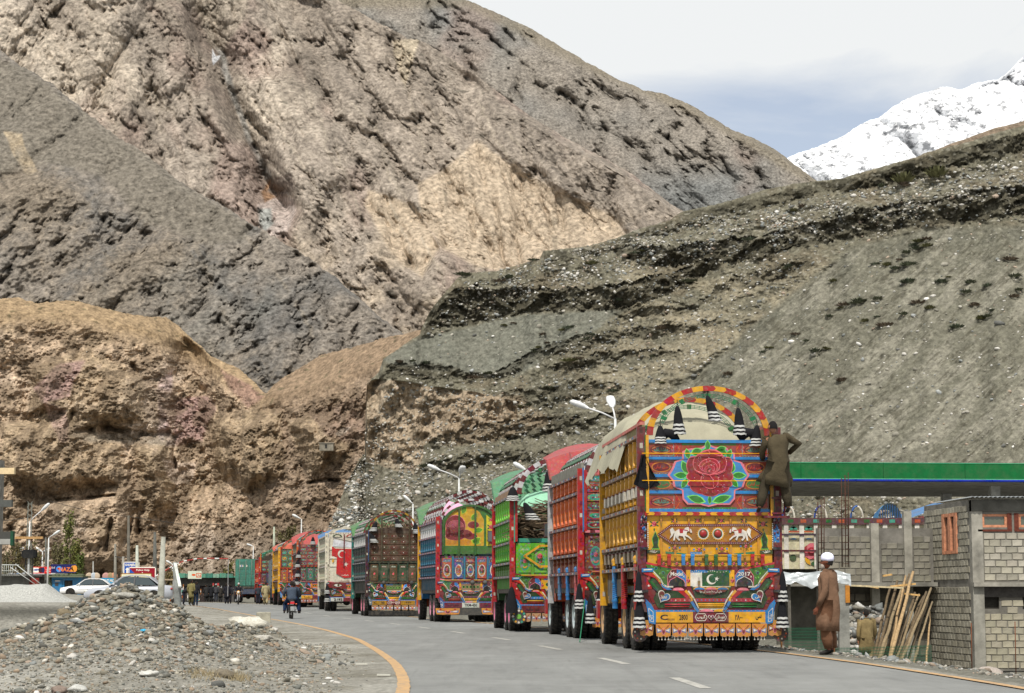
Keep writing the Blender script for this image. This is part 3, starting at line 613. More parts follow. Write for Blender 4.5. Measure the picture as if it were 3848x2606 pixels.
# road surface
ry = np.concatenate([np.linspace(8, 120, 260), np.linspace(121, 340, 160)]); ns = 26
e1, r1 = edges(ry); tt = np.linspace(0, 1, ns)
Xr = e1[:, None]*(1-tt)+r1[:, None]*tt+0.0; jit = 0.10*fbm(ry*0.9, 3, 0, 4); Xr[:, 0] += jit*0.8-0.30; Xr[:, -1] += 0.45+jit
Yr = np.repeat(ry[:, None], ns, 1); Zr = road_z(Yr)+0.0
Zr[:, 0] -= 0.05; Zr[:, -1] -= 0.05
rc = base((0.150, 0.150, 0.140), Xr.shape)
idx = np.arange(Xr.size).reshape(Xr.shape); Fr = np.stack([idx[:-1, :-1], idx[:-1, 1:], idx[1:, 1:], idx[1:, :-1]], -1).reshape(-1, 4)
def road_material():
    m = bpy.data.materials.new('asphalt'); m.use_nodes = True; t = m.node_tree; b = t.nodes['Principled BSDF']; L = t.links
    g = t.nodes.new('ShaderNodeNewGeometry')
    def nz_(sc_, sx, sy, d=8, r=0.65):
        mp = t.nodes.new('ShaderNodeMapping'); mp.inputs['Scale'].default_value = (sx, sy, 1); L.new(g.outputs['Position'], mp.inputs[0])
        n = t.nodes.new('ShaderNodeTexNoise'); n.inputs['Scale'].default_value = sc_; n.inputs['Detail'].default_value = d; n.inputs['Roughness'].default_value = r; L.new(mp.outputs[0], n.inputs['Vector']); return n.outputs['Fac']
    def ramp(src, a, b_, c0, c1):
        r = t.nodes.new('ShaderNodeMapRange'); r.inputs['From Min'].default_value = a; r.inputs['From Max'].default_value = b_; r.inputs['To Min'].default_value = c0; r.inputs['To Max'].default_value = c1; L.new(src, r.inputs['Value']); return r.outputs[0]
    def mul(a, b_):
        n = t.nodes.new('ShaderNodeMath'); n.operation = 'MULTIPLY'; L.new(a, n.inputs[0]); L.new(b_, n.inputs[1]); return n.outputs[0]
    f = ramp(nz_(60, 1, 1, 3, 0.8), 0.3, 0.7, 0.80, 1.2)
    for q_ in (ramp(nz_(0.5, 1.6, 0.35), 0.35, 0.65, 0.86, 1.10), ramp(nz_(1.2, 5, 0.12), 0.62, 0.72, 1.0, 0.78), ramp(nz_(2.2, 1.5, 0.10, 4), 0.50, 0.72, 1.0, 0.84), ramp(nz_(0.9, 1, 1, 10, 0.8), 0.40, 0.62, 0.88, 1.07), ramp(nz_(1.6, 1, 1.3, 9, 0.85), 0.66, 0.70, 1.0, 0.72)): f = mul(f, q_)
    v = t.nodes.new('ShaderNodeVectorMath'); v.operation = 'SCALE'; v.inputs[0].default_value = (0.196, 0.199, 0.190); L.new(f, v.inputs['Scale'])
    L.new(v.outputs[0], b.inputs['Base Color']); b.inputs['Roughness'].default_value = 0.82; b.inputs['Specular IOR Level'].default_value = 0.3
    bp = t.nodes.new('ShaderNodeBump'); bp.inputs['Strength'].default_value = 0.35; bp.inputs['Distance'].default_value = 0.01; L.new(nz_(90, 1, 1, 3), bp.inputs['Height']); L.new(bp.outputs[0], b.inputs['Normal'])
    return m
MAT['road'] = road_material()
def worn_line(name, colr, lo, hi):
    m = mat(name, 0.8, scale=3, amt=0.12, bump=0.1, flat=colr); t = m.node_tree; b = t.nodes['Principled BSDF']; L = t.links
    src = b.inputs['Base Color'].links[0].from_socket
    g = t.nodes.new('ShaderNodeNewGeometry'); n = t.nodes.new('ShaderNodeTexNoise'); n.inputs['Scale'].default_value = 7; n.inputs['Detail'].default_value = 8; n.inputs['Roughness'].default_value = 0.75; L.new(g.outputs['Position'], n.inputs['Vector'])
    r = t.nodes.new('ShaderNodeMapRange'); r.inputs['From Min'].default_value = lo; r.inputs['From Max'].default_value = hi; L.new(n.outputs['Fac'], r.inputs['Value'])
    mx = t.nodes.new('ShaderNodeMix'); mx.data_type = 'RGBA'; L.new(r.outputs[0], mx.inputs['Factor']); L.new(src, mx.inputs['A']); mx.inputs['B'].default_value = (0.17, 0.165, 0.15, 1); L.new(mx.outputs['Result'], b.inputs['Base Color'])
    return m
MAT['yellow_line'] = worn_line('yellow_line_paint', (0.46, 0.28, 0.12), 0.46, 0.70)
MAT['white_line'] = worn_line('white_line_paint', (0.42, 0.41, 0.37), 0.42, 0.66)
tag(npmesh('road', np.stack([Xr, Yr, Zr], -1).reshape(-1, 3), Fr, rc.reshape(-1, 3), 'road'), kind='structure')
def strip(name, xl, xr, ys, material, dz=0.004):
    Vt = []; 
    for a, b_, y in zip(xl, xr, ys): Vt += [(a, y, float(road_z(y))+dz), (b_, y, float(road_z(y))+dz)]
    F = [(2*i, 2*i+1, 2*i+3, 2*i+2) for i in range(len(ys)-1)]
    return tag(npmesh(name, np.array(Vt), np.array(F), np.ones((len(Vt), 3))*0.4, material, smooth=False), kind='structure')
ly = np.concatenate([np.linspace(14, 110, 240), np.linspace(111, 230, 80)]); el, er = edges(ly); sn = np.sqrt(1+rslope(ly)**2)
jl = 0.015*fbm(ly*2, 1, 0, 3)
strip('road_marking_yellow_line', el+0.03+jl, el+(0.03+0.155)*sn+jl, ly, 'yellow_line')
strip('road_marking_yellow_line', er-0.15*sn, er-0.01*sn, ly, 'yellow_line')
for k in range(14):
    y0 = 25.2+k*9.0 if k else 25.2; y0 = 25.3+k*8.75
    ys = np.linspace(y0, y0+3.2, 6); a, b_ = edges(ys); c_ = (a+b_)/2-0.08
    strip('road_marking_dash', c_-0.075, c_+0.075, ys, 'white_line')
# ================================================================== stones, gravel, shrubs
def lump(seed, n=1, flat=0.65, el=1.3):
    bm = bmesh.new(); bmesh.ops.create_icosphere(bm, subdivisions=n, radius=1.0)
    rs = np.random.RandomState(seed); f = rs.normal(size=(5, 3)); f /= np.linalg.norm(f, axis=1)[:, None]; cut = rs.uniform(0.55, 0.9, 5)
    V = np.array([v.co[:] for v in bm.verts]); F = np.array([[v.index for v in p.verts] for p in bm.faces]); bm.free()
    for k in range(5):
        d = V@f[k]; o = np.clip(d-cut[k], 0, None); V = V-o[:, None]*f[k][None]*0.85
    V = V*(1+0.10*rs.normal(size=(len(V), 1))); V = V*np.array([el, 1.0, flat]); return V, F
LUMPS = [lump(s, 1, rnd, el) for s, rnd, el in ((1, .7, 1.3), (2, .55, 1.5), (3, .8, 1.1), (4, .6, 1.25), (5, .5, 1.6))]
LOW = []
for s_ in range(6):
    rs = np.random.RandomState(40+s_); V = np.array([(1, 0, 0), (-1, 0, 0), (0, 1, 0), (0, -1, 0), (0, 0, 1), (0, 0, -1)], float)
    bm = bmesh.new(); bmesh.ops.create_icosphere(bm, subdivisions=1, radius=1.0)
    # icosphere level 1 has 20 faces once reduced to the icosahedron
    bm.free(); bm = bmesh.new(); bmesh.ops.create_icosphere(bm, subdivisions=1, radius=1.0)
    V = np.array([v.co[:] for v in bm.verts]); F = np.array([[v.index for v in p.verts] for p in bm.faces]); bm.free()
    V = V*(1+0.16*rs.normal(size=(len(V), 1)))*np.array([1.25, 1.0, 0.62]); LOW.append((V, F))
def rots(n, rs, tilt=0.4):
    a = rs.uniform(0, 6.283, n); b = rs.normal(0, tilt, n); c = rs.normal(0, tilt, n)
    ca, sa, cb, sb, cc, sc_ = np.cos(a), np.sin(a), np.cos(b), np.sin(b), np.cos(c), np.sin(c)
    Rz = np.zeros((n, 3, 3)); Rz[:, 0, 0] = ca; Rz[:, 0, 1] = -sa; Rz[:, 1, 0] = sa; Rz[:, 1, 1] = ca; Rz[:, 2, 2] = 1
    Rx = np.zeros((n, 3, 3)); Rx[:, 0, 0] = 1; Rx[:, 1, 1] = cb; Rx[:, 1, 2] = -sb; Rx[:, 2, 1] = sb; Rx[:, 2, 2] = cb
    Ry = np.zeros((n, 3, 3)); Ry[:, 1, 1] = 1; Ry[:, 0, 0] = cc; Ry[:, 0, 2] = sc_; Ry[:, 2, 0] = -sc_; Ry[:, 2, 2] = cc
    return Ry@Rx@Rz
def scatter(name, pos, size, cols, shapes, material='stone', seed=1, smooth=False, label=None):
    rs = np.random.RandomState(seed); n = len(pos); ty = rs.randint(0, len(shapes), n); Ra = rots(n, rs); VV = []; FF = []; CC = []; off = 0
    for k, (V, F) in enumerate(shapes):
        ix = np.where(ty == k)[0]
        if not len(ix): continue
        W = np.einsum('nij,vj->nvi', Ra[ix], V)*size[ix][:, None, None]+pos[ix][:, None, :]
        VV.append(W.reshape(-1, 3)); m = len(V); FF.append((F[None]+(np.arange(len(ix))*m)[:, None, None]).reshape(-1, 3)+off); off += len(ix)*m
        CC.append(np.repeat(cols[ix], m, 0))
    o = npmesh(name, np.concatenate(VV), np.concatenate(FF), np.concatenate(CC), material, smooth=smooth)
    tag(o, label=label, kind='stuff'); return o
PAL = np.array([(0.46, 0.44, 0.40), (0.36, 0.34, 0.29), (0.24, 0.225, 0.185), (0.13, 0.13, 0.12), (0.20, 0.21, 0.20), (0.33, 0.26, 0.20), (0.60, 0.585, 0.55), (0.28, 0.29, 0.28)])
def pal(n, rs, w_): return PAL[rs.choice(len(PAL), n, p=np.array(w_)/sum(w_))]*rs.uniform(0.8, 1.2, (n, 1))
# gravel on the terrace slope
def on_layer(Ly, n, weight, rs):
    w_ = (weight*np.ones_like(Ly['U'])).ravel(); w_ = w_/w_.sum(); ix = rs.choice(w_.size, n, p=w_)
    U = Ly['U'].ravel()[ix]+rs.uniform(-2, 2, n); V = Ly['V'].ravel()[ix]+rs.uniform(-2, 2, n); Y = Ly['Y'].ravel()[ix]
    x, y, z = PN(U, V, Y); return np.stack([x, y*np.ones(n), z], -1), U/S, V/S
rs = np.random.RandomState(3); Ua, Va = AL['U']/S, AL['V']/S
s2m = ss(-10, 10, sdf(A_SC[1], Ua, Va)); s1m = ss(-6, 6, sdf(A_SC[0], Ua, Va)); upl = np.interp(Ua, [740, 1060, 1300, 1600, 1860, 2100, 2324], [1100, 620, 565, 490, 445, 400, 350])
wtop = ss(0, 12, Va-upl)*ss(110, 50, Va-upl)*ss(1000, 1200, Ua)
cl = np.clip(fbm(Ua/60, 3, Va/40, 4)+0.5, 0.05, 1)
wa = cl*(0.5+1.6*wtop-0.33*s2m-0.33*s1m+0.9*ss(1020, 1060, Va)*(1-s2m))*(Ua > 745)*(Va > upl)*(Va < 1390)
n = 17000; pa, ua, va = on_layer(AL, n, wa, rs); sz = 0.075*np.exp(rs.normal(0, 0.42, n))*1.15
scatter('terrace_gravel', pa, np.clip(sz, 0.045, 0.36), pal(n, rs, (3, 4, 4, 2, 3, 2, 1.6, 2)), LOW, seed=4)
n = 3800; wb = (Ua > 0)*ss(-10, 10, -sdf(A_BR, Ua, Va))*0+((BL['U']/S > -20) if False else 1)
def boulders(Ly, spots, name, label, group, cat='boulder', w_=(3, 4, 2, 0.5, 1, 1.5, 2, 1), seed=5):
    rs = np.random.RandomState(seed); mes = []
    for k in range(8):
        V, F = lump(100+seed*10+k, 2, *[(.62, 1.4), (.75, 1.2), (.5, 1.5), (.8, 1.05)][k % 4]); c = pal(1, rs, w_)[0]
        o = npmesh('boulder_shape', V, F, np.repeat(c[None], len(V), 0), 'stone', smooth=True); mes.append(o.data); bpy.data.objects.remove(o)
    for i, (u, v, s_) in enumerate(spots):
        x, y, z = at_layer(Ly, u, v); o = inst(mes[i % 8], name, loc=(x, y-0.1*s_, z), rot=(rs.normal(0, .2), rs.normal(0, .25), rs.uniform(0, 6)), scl=s_)
        tag(o, label, cat, group)
def at_layer(Ly, u, v):
    Us, Vs = Ly['U'][0], None; j = int(np.clip(np.searchsorted(Us, u*S), 0, len(Us)-1)); i = int(np.argmin(np.abs(Ly['V'][:, j]-v*S)))
    p = P(Us[j], Ly['V'][i, j], Ly['Y'][i, j]); return p.x, p.y, p.z
sp = []
for (u, v, s_) in [(1272, 622, 9), (1295, 625, 8), (1256, 628, 6), (1230, 600, 5), (1330, 575, 5), (1740, 995, 5), (1970, 872, 12), (2110, 988, 9), (1940, 932, 10), (1985, 607, 9), (1780, 1010, 6), (2290, 888, 9), (2195, 935, 10), (2130, 915, 6), (1925, 605, 6), (2060, 880, 6), (1680, 875, 5), (1800, 930, 6), (2240, 700, 6), (2000, 700, 5), (1865, 715, 6), (2050, 770, 5), (2180, 800, 6), (1900, 830, 5), (1180, 800, 8), (1130, 805, 4), (1270, 790, 4), (1090, 855, 4), (1230, 815, 5), (2010, 960, 7), (1860, 985, 5), (2250, 830, 6), (1700, 960, 4), (1760, 870, 5), (2300, 760, 5), (2130, 420, 7), (2180, 400, 6), (2050, 440, 7), (1960, 470, 6), (1890, 480, 5), (2260, 360, 6), (1800, 500, 6), (1700, 520, 5), (1620, 530, 6), (1550, 545, 6), (1480, 570, 6), (2220, 440, 5), (2300, 400, 6), (1410, 585, 5), (1380, 600, 5)]:
    sp.append((u, v, s_*S*140/FPX*0.55))
boulders(AL, sp, 'boulder', 'pale grey boulder lodged in the gravel slope of the terrace', 'boulders on the gravel terrace')
rs = np.random.RandomState(9); sp = []
for i in range(60):
    u = rs.uniform(20, 800); v = rs.uniform(720, 1290); sp.append((u, v, rs.uniform(2.2, 5)*S*285/FPX*0.5))
boulders(BL, [q for q in sp if q[0] < 540 or q[1] > 930], 'boulder', 'brown boulder standing out of the clay cliff behind the town', 'boulders on the brown cliffs', w_=(0, 1, 1, 0, 0, 4, 0, 0), seed=6)
x, y, z = at_layer(BL, 355*1.0, 1220)
# shrubs on the terrace
def shrub_mesh(seed, c0, h=0.55, n=90):
    rs = np.random.RandomState(seed); V = []; F = []; C = []
    for i in range(n):
        a = rs.uniform(0, 6.28); r = math.sqrt(rs.uniform(0, 1))*0.75; b = Vector((math.cos(a)*r*0.5, math.sin(a)*r*0.5, 0)); t = Vector((math.cos(a)*r*1.15, math.sin(a)*r*1.15, h*rs.uniform(0.5, 1.25)*(1.15-0.5*r)))
        s_ = Vector((-math.sin(a), math.cos(a), 0))*rs.uniform(0.05, 0.11); k = len(V); V += [b, (b+t)/2+s_, t, (b+t)/2-s_+Vector((0, 0, 0.05))]; F.append((k, k+1, k+2, k+3)); c = np.array(c0)*rs.uniform(0.6, 1.4); C += [c]*4
    o = npmesh('shrub_shape', np.array([tuple(v) for v in V]), np.array(F), np.array(C), 'leaf', smooth=False); me = o.data; bpy.data.objects.remove(o); return me
SHR = [shrub_mesh(k, c) for k, c in enumerate([(0.095, 0.105, 0.066), (0.085, 0.10, 0.066), (0.12, 0.118, 0.055), (0.14, 0.11, 0.08)])]
shr = [(1050, 405+30), (1210, 410), (2125, 405), (2050, 420), (2000, 425), (1870+115, 610-10), (2010, 600), (2040, 590), (2055, 575), (2075, 565), (2085, 550), (2100, 545), (2060, 600), (2030, 610), (2100, 560), (1910, 885 - 20), (2240, 720), (2250, 705), (2225, 725), (2300, 675), (2310, 660), (2130, 640), (2150, 630), (1130, 640), (1150, 632), (1290, 745), (1275, 750), (905, 820), (935, 820), (965, 825), (1145, 740), (1165, 735), (1330, 800 - 30), (1345, 760), (1220, 790), (1240, 780), (1210, 795), (1440, 575), (1455, 570), (1500, 745), (1560, 640), (1700, 545), (1800, 480), (1820, 470), (1780, 610), (1790, 605), (1905, 700), (1915, 695), (1940, 690), (1880, 720), (1960, 730), (2210, 690), (2190, 665), (2170, 745), (2110, 700), (2080, 690), (1250, 880), (1200, 920), (1180, 925), (1230, 700 + 60), (960, 1060), (1000, 1050), (1060, 1060), (1800, 760), (1830, 775), (1730, 800), (1750, 790), (1650, 850), (1990, 560 + 120), (2060, 640), (1700, 1000), (1600, 890), (2200, 640), (2240, 650), (1890, 640), (2005, 740), (2050, 715), (1990, 720), (1290, 820), (1310, 815), (1480, 810), (1400, 680), (1340, 600), (1080, 860), (1110, 850), (1390, 890), (1500, 870), (2290, 590), (2300, 630), (1850, 800), (1870, 790), (1410, 940)]
rs = np.random.RandomState(12)
for i, (u, v) in enumerate(shr):
    for q in range(1 if i % 3 else 2):
        x, y, z = at_layer(AL, u+rs.normal(0, 5)*q, v+rs.normal(0, 3)*q); o = inst(SHR[i % 4], 'shrub', loc=(x, y-0.15, z-0.05), rot=(0, 0, rs.uniform(0, 6)), scl=(lambda k_: (k_*rs.uniform(1, 1.9), k_, k_*0.8))(rs.uniform(0.3, 0.75)))
        tag(o, 'low dark green shrub growing on the grey gravel terrace', 'shrub', 'shrubs on the gravel terrace')
for k, (x_, u, v, lb) in enumerate([(1, 2050, 418, 'yellow green bush beside another on the terrace under the snow peak'), (2, 2125, 404, 'rounded olive bush highest on the terrace below the snowy mountain')]):
    x, y, z = at_layer(AL, u, v); tag(inst(SHR[2], 'bush', loc=(x, y-0.3, z), scl=1.5), lb, 'bush')
# ---- rubble and gravel beside the road
def gpt(x, y): return float(gz(np.array([x]), np.array([y]))[0])
rs = np.random.RandomState(21); NS = 33000
yy_ = rs.uniform(23, 48, NS*3); xx_ = rs.uniform(-0.262, 0.02, NS*3)*yy_
e_s, r_s = edges(yy_); dl = e_s-xx_; hz = gz(xx_, yy_)
mound = np.clip(hz*1.4, 0, 1); wgt = np.where(dl > 0.15, 0.30+0.9*mound+0.35*(fbm(xx_*0.8, 2, yy_*0.5, 3) > 0.1), 0.0)*ss(0.1, 2.2, dl)
keep = rs.uniform(0, 1, NS*3) < wgt*0.8; xx_, yy_, hz, dl, mound = [q[keep][:NS] for q in (xx_, yy_, hz, dl, mound)]
szs = np.exp(rs.normal(0, 0.6, len(xx_)))*(0.0095+0.0105*mound)*(yy_/30)**0.5
scatter('roadside_gravel', np.stack([xx_, yy_, hz+szs*0.2], -1), np.clip(szs, 0.010, 0.075), pal(len(xx_), rs, (1.0, 3, 5, 3, 2.5, 3, 0.6, 2.5))*np.array((0.76, 0.74, 0.69)), LOW, seed=8, smooth=True)
SM = []
for k in range(20):
    V, F = lump(300+k, 2, *[(.6, 1.3), (.5, 1.5), (.7, 1.15), (.42, 1.5)][k % 4]); c = pal(1, rs, [(4, 2, 0, 0, 0, 0, 3, 0), (0, 2, 3, 0, 2, 0, 0, 3), (0, 0, 1, 4, 2, 0, 0, 0), (0, 1, 0, 0, 0, 4, 0, 0)][k % 4])[0]
    o = npmesh('stone_shape', V, F, np.repeat(c[None], len(V), 0), 'stone'); SM.append(o.data); bpy.data.objects.remove(o)
LBS = ['pale rounded stone lying among the rubble beside the road', 'mid grey stone lying among the rubble beside the road', 'dark grey stone lying among the rubble beside the road', 'brownish stone lying among the rubble beside the road']
cnt = 0
while cnt < 290:
    y_ = rs.uniform(24.5, 41); x_ = rs.uniform(-0.25*y_, -1.9); e0 = float(edges(np.array([y_]))[0][0])
    if e0-x_ < 0.7 or rs.uniform() > 0.25+gpt(x_, y_): continue
    s_ = min(0.036*math.exp(rs.normal(0, 0.42))*(y_/32), 0.095); k = rs.randint(20); g_ = gpt(x_, y_)
    o = inst(SM[k], 'stone', loc=(x_, y_, g_+s_*0.25), rot=(rs.normal(0, .35), rs.normal(0, .35), rs.uniform(0, 6.28)), scl=s_)
    tag(o, LBS[k % 4], 'stone', ['pale', 'mid grey', 'dark', 'brownish'][k % 4]+' stones in the roadside rubble'); cnt += 1
def rock(u, v, Y, s_, c, label, seed, cat='rock', el=1.3, fl=0.7, rz=0, name='rock'):
    V, F = lump(seed, 3, fl, el); V = V*(1+0.05*fbm(V[:, 0]*2.3, 1, V[:, 1]*2.3+V[:, 2]*1.7, 3))[:, None]
    p = P(u, v, Y); cc = np.array(c)[None]*(1+0.2*fbm(V[:, 0]*3, 5, V[:, 2]*3+V[:, 1], 3))[:, None]
    z = gpt(p.x, Y); o = npmesh(name, V, F, cc, 'stone'); o.location = (p.x, Y, z+s_*fl*0.45); o.scale = (s_,)*3; o.rotation_euler = (0, 0.06, rz)
    return tag(o, label, cat)
rock(935, 2335, 70, 0.46, (0.50, 0.48, 0.41), 'big white angular boulder beside the concrete block at the road edge', 701, 'boulder', 1.45, 0.62)
rock(560, 2560, 27.1, 0.10, (0.55, 0.54, 0.50), 'smooth white rock in front of the rubble, left of the brown one', 702, el=1.35, fl=0.6)
rock(842, 2545, 27.6, 0.11, (0.17, 0.145, 0.105), 'brown angular rock with dry grass around its foot', 703, el=1.15, fl=0.8)
rock(985, 2447, 38.5, 0.13, (0.44, 0.42, 0.37), 'large pale rounded rock at the foot of the rubble near the road', 704, el=1.2, fl=0.75)
rock(870, 2440, 39.5, 0.14, (0.32, 0.29, 0.23), 'grey brown flat rock left of the large pale rounded one', 705, el=1.4, fl=0.6)
rock(238, 2310, 35.5, 0.13, (0.19, 0.155, 0.10), 'dark brown block of earth on the left shoulder of the rubble mound', 706, el=1.2, fl=0.85)
rock(475, 2245, 35.6, 0.11, (0.36, 0.35, 0.31), 'grey slab stone lying near the crest of the rubble mound', 707, el=1.6, fl=0.45, rz=0.8)
rock(220, 2600, 25.0, 0.085, (0.22, 0.17, 0.14), 'dull reddish rock at the lower edge of the gravel', 708)
rock(292, 2598, 25.2, 0.085, (0.50, 0.50, 0.47), 'whitish rock beside the dull reddish one at the lower edge', 709)
rock(20, 2340, 40, 0.13, (0.20, 0.12, 0.08), 'rusty brown rock at the far left of the rubble', 710)
# dry grass by the brown rock
rs = np.random.RandomState(30); V = []; F = []; C = []
for i in range(420):
    p = P(rs.choice([745, 885, 900, 800])+rs.normal(0, 22), 2548, rs.uniform(27.2, 28.2)); g_ = gpt(p.x, p.y); a = rs.uniform(0, 6.28); hgt = rs.uniform(0.04, 0.13); t = Vector((p.x+math.cos(a)*hgt*0.8, p.y+math.sin(a)*hgt*0.5, g_+hgt)); b = Vector((p.x, p.y, g_-0.01)); k = len(V)
    V += [b-Vector((0.004, 0, 0)), b+Vector((0.004, 0, 0)), t]; F.append((k, k+1, k+2)); C += [np.array((0.27, 0.22, 0.13))*rs.uniform(0.6, 1.2)]*3
tag(npmesh('dry_grass', np.array([tuple(v) for v in V]), np.array(F), np.array(C), 'leaf', smooth=False), kind='stuff')
# concrete block, pale sand pile
b = MB(); b.box(-0.27, 0.27, -0.24, 0.24, -0.05, 0.42, (0.36, 0.34, 0.27)); p = P(990, 2330, 83)
o = b.build('concrete_block', 'concrete', loc=(p.x, p.y, gpt(p.x, p.y)), rz=0.15); m_ = o.modifiers.new('bevel', 'BEVEL'); m_.width = 0.03; m_.segments = 2
tag(o, 'square weathered concrete block standing at the edge of the road', 'concrete block')
u_ = np.linspace(-7, 5.5, 160); v_ = np.linspace(-4.5, 4.5, 90); XX, YY = np.meshgrid(u_, v_); 
hp = 1.35*np.exp(-(np.clip(np.abs(XX+4.5)-3.2, 0, None)/1.9)**2)+0.28*np.exp(-((XX-0.3)/1.4)**2)+0.75*np.exp(-((XX-0.4)/1.9)**2); hp = np.minimum(hp, 1.5+0.05*np.sin(XX*1.7)); hp = hp*np.exp(-(np.abs(YY)/2.3)**2.2)-0.06
hp = hp+0.03*fbm(XX*1.5, 1, YY*1.5, 4); p = P(150, 2250, 80)
cc = base((0.37, 0.37, 0.345), XX.shape)*(1+0.22*fbm(XX*9, 1, YY*9, 3))[..., None]; idx = np.arange(XX.size).reshape(XX.shape); F = np.stack([idx[:-1, :-1], idx[:-1, 1:], idx[1:, 1:], idx[1:, :-1]], -1).reshape(-1, 4)
o = npmesh('sand_pile', np.stack([XX, YY, hp], -1).reshape(-1, 3), F, cc.reshape(-1, 3), 'ground'); o.location = (p.x, p.y, gpt(p.x, p.y)); o.scale = (.46, .5, .46); tag(o, 'long heap of pale grey sand on top of the dark bank', 'sand pile')
# ================================================================== flat art (thin relief on panels) and lettering
import unicodedata
FORMS = {}
for cp in list(range(0xFB50, 0xFE00))+list(range(0xFE70, 0xFF00)):
    d_ = unicodedata.decomposition(chr(cp)).split()
    if len(d_) == 2 and d_[0] in ('<initial>', '<medial>', '<final>', '<isolated>'): FORMS[(d_[1], d_[0][1:-1])] = chr(cp)
def ur(s):
    f = lambda c, k: FORMS.get(('%04X' % ord(c), k)); o = []
    for i, c in enumerate(s):
        p = i > 0 and f(s[i-1], 'initial') and f(c, 'final'); n = i+1 < len(s) and f(c, 'initial') and f(s[i+1], 'final')
        o.append(f(c, 'medial' if p and n else 'final' if p else 'initial' if n else 'isolated') or c)
    return ''.join(o[::-1])
_tc = {}
def glyphs(t, bold=0.0):
    k = (t, bold)
    if k not in _tc:
        cu = bpy.data.curves.new('t', 'FONT'); cu.body = t; cu.size = 1; cu.resolution_u = 2; cu.offset = bold; cu.align_x = 'CENTER'
        o = bpy.data.objects.new('t', cu); me = o.to_mesh(); V = [(v.co.x, v.co.y) for v in me.vertices]; F = [tuple(p.vertices) for p in me.polygons]
        o.to_mesh_clear(); bpy.data.objects.remove(o); bpy.data.curves.remove(cu); _tc[k] = (V, F)
    return _tc[k]
class Art(MB):
    """flat shapes in the x,z plane facing -y; d is the layer (2 mm each)"""
    def sh(s, poly, col, d=1): return s.face([(x, -0.002*d, z) for x, z in poly], col)
    def rect(s, x0, x1, z0, z1, col, d=1): return s.sh([(x0, z0), (x1, z0), (x1, z1), (x0, z1)], col, d)
    def disc(s, cx, cz, rx, rz, col, d=1, n=16, a0=0, a1=360): return s.sh([(cx+rx*math.cos(R(a0+(a1-a0)*k/n)), cz+rz*math.sin(R(a0+(a1-a0)*k/n))) for k in range(n+(a1-a0 < 360))], col, d)
    def line(s, pts, wd, col, d=1, close=False):
        pts = list(pts)+([pts[0]] if close else [])
        for (ax, az), (bx, bz) in zip(pts[:-1], pts[1:]):
            dx, dz = bx-ax, bz-az; l = math.hypot(dx, dz) or 1e-6; nx, nz = -dz/l*wd/2, dx/l*wd/2; ex, ez = dx/l*wd*0.3, dz/l*wd*0.3
            s.sh([(ax-nx-ex, az-nz-ez), (bx-nx+ex, bz-nz+ez), (bx+nx+ex, bz+nz+ez), (ax+nx-ex, az+nz-ez)], col, d)
        return s
    def leaf(s, cx, cz, l, wd, ang, col, d=1, edge=None):
        def pts(k): 
            o = []
            for t, q in ((0, 0), (0.25, 0.8), (0.5, 1), (0.75, 0.7), (1, 0), (0.75, -0.7), (0.5, -1), (0.25, -0.8)):
                px, pz = (t-0.5)*l*k+l*0.5, q*wd/2*k; o.append((cx+px*math.cos(ang)-pz*math.sin(ang), cz+px*math.sin(ang)+pz*math.cos(ang)))
            return o
        if edge: s.sh(pts(1.0), edge, d); s.sh(pts(0.78), col, d+1)
        else: s.sh(pts(1.0), col, d)
        return s
    def rose(s, cx, cz, r, d=1, c1=(0.42, 0.01, 0.02), c2=(0.75, 0.16, 0.20)):
        for k in range(5):
            a = 2*math.pi*k/5+0.3; s.disc(cx+r*0.42*math.cos(a), cz+r*0.42*math.sin(a), r*0.6, r*0.6, c2 if k % 2 else c1, d+k % 2, 10)
        s.disc(cx, cz, r*0.52, r*0.52, c1, d+2, 10); s.disc(cx, cz+r*0.05, r*0.28, r*0.25, c2, d+3, 8); return s
    def flower(s, cx, cz, r, d=1):
        for a in (0.5, 2.6, 3.7, 5.8): s.leaf(cx+math.cos(a)*r*0.6, cz+math.sin(a)*r*0.5, r*1.1, r*0.5, a, (0.02, 0.10, 0.02), d)
        return s.rose(cx, cz, r*0.8, d+1)
    def text(s, t, cx, cz, h, col, d=3, wmax=None, bold=0.02, ang=0):
        V, F = glyphs(t, bold)
        if not V: return s
        x0 = min(v[0] for v in V); x1 = max(v[0] for v in V); z0 = min(v[1] for v in V); z1 = max(v[1] for v in V); k = h/max(z1-z0, 0.3); kx = k
        if wmax: kx = wmax/(x1-x0)
        ca, sa = math.cos(ang), math.sin(ang); o = []
        for x, z in V:
            px, pz = (x-(x0+x1)/2)*kx, (z-(z0+z1)/2)*k; o.append((cx+px*ca-pz*sa, -0.002*d, cz+px*sa+pz*ca))
        return s.add(o, F, col)
    def star(s, cx, cz, r, col, d=1, rot=90, n=5, q=0.4):
        return s.sh([(cx+(r if k % 2 == 0 else r*q)*math.cos(R(rot+180*k/n)), cz+(r if k % 2 == 0 else r*q)*math.sin(R(rot+180*k/n))) for k in range(2*n)], col, d)
    def crescent(s, cx, cz, r, col, d=1, ang=0):
        o = [(cx+r*math.cos(R(ang+a)), cz+r*math.sin(R(ang+a))) for a in range(40, 321, 14)]
        ox, oz = cx+0.25*r*math.cos(R(ang)), cz+0.25*r*math.sin(R(ang)); i = [(ox+0.8*r*math.cos(R(ang+a)), oz+0.8*r*math.sin(R(ang+a))) for a in range(312, 47, -14)]
        return s.sh(o+i, col, d)
Yl = srgb(232, 168, 20); Rd = srgb(176, 20, 22); Gn = srgb(28, 96, 30); Bl = srgb(40, 125, 190); Wh = srgb(235, 228, 215); Mr = srgb(110, 24, 32); Pk = srgb(235, 130, 145); Or = srgb(205, 85, 30)
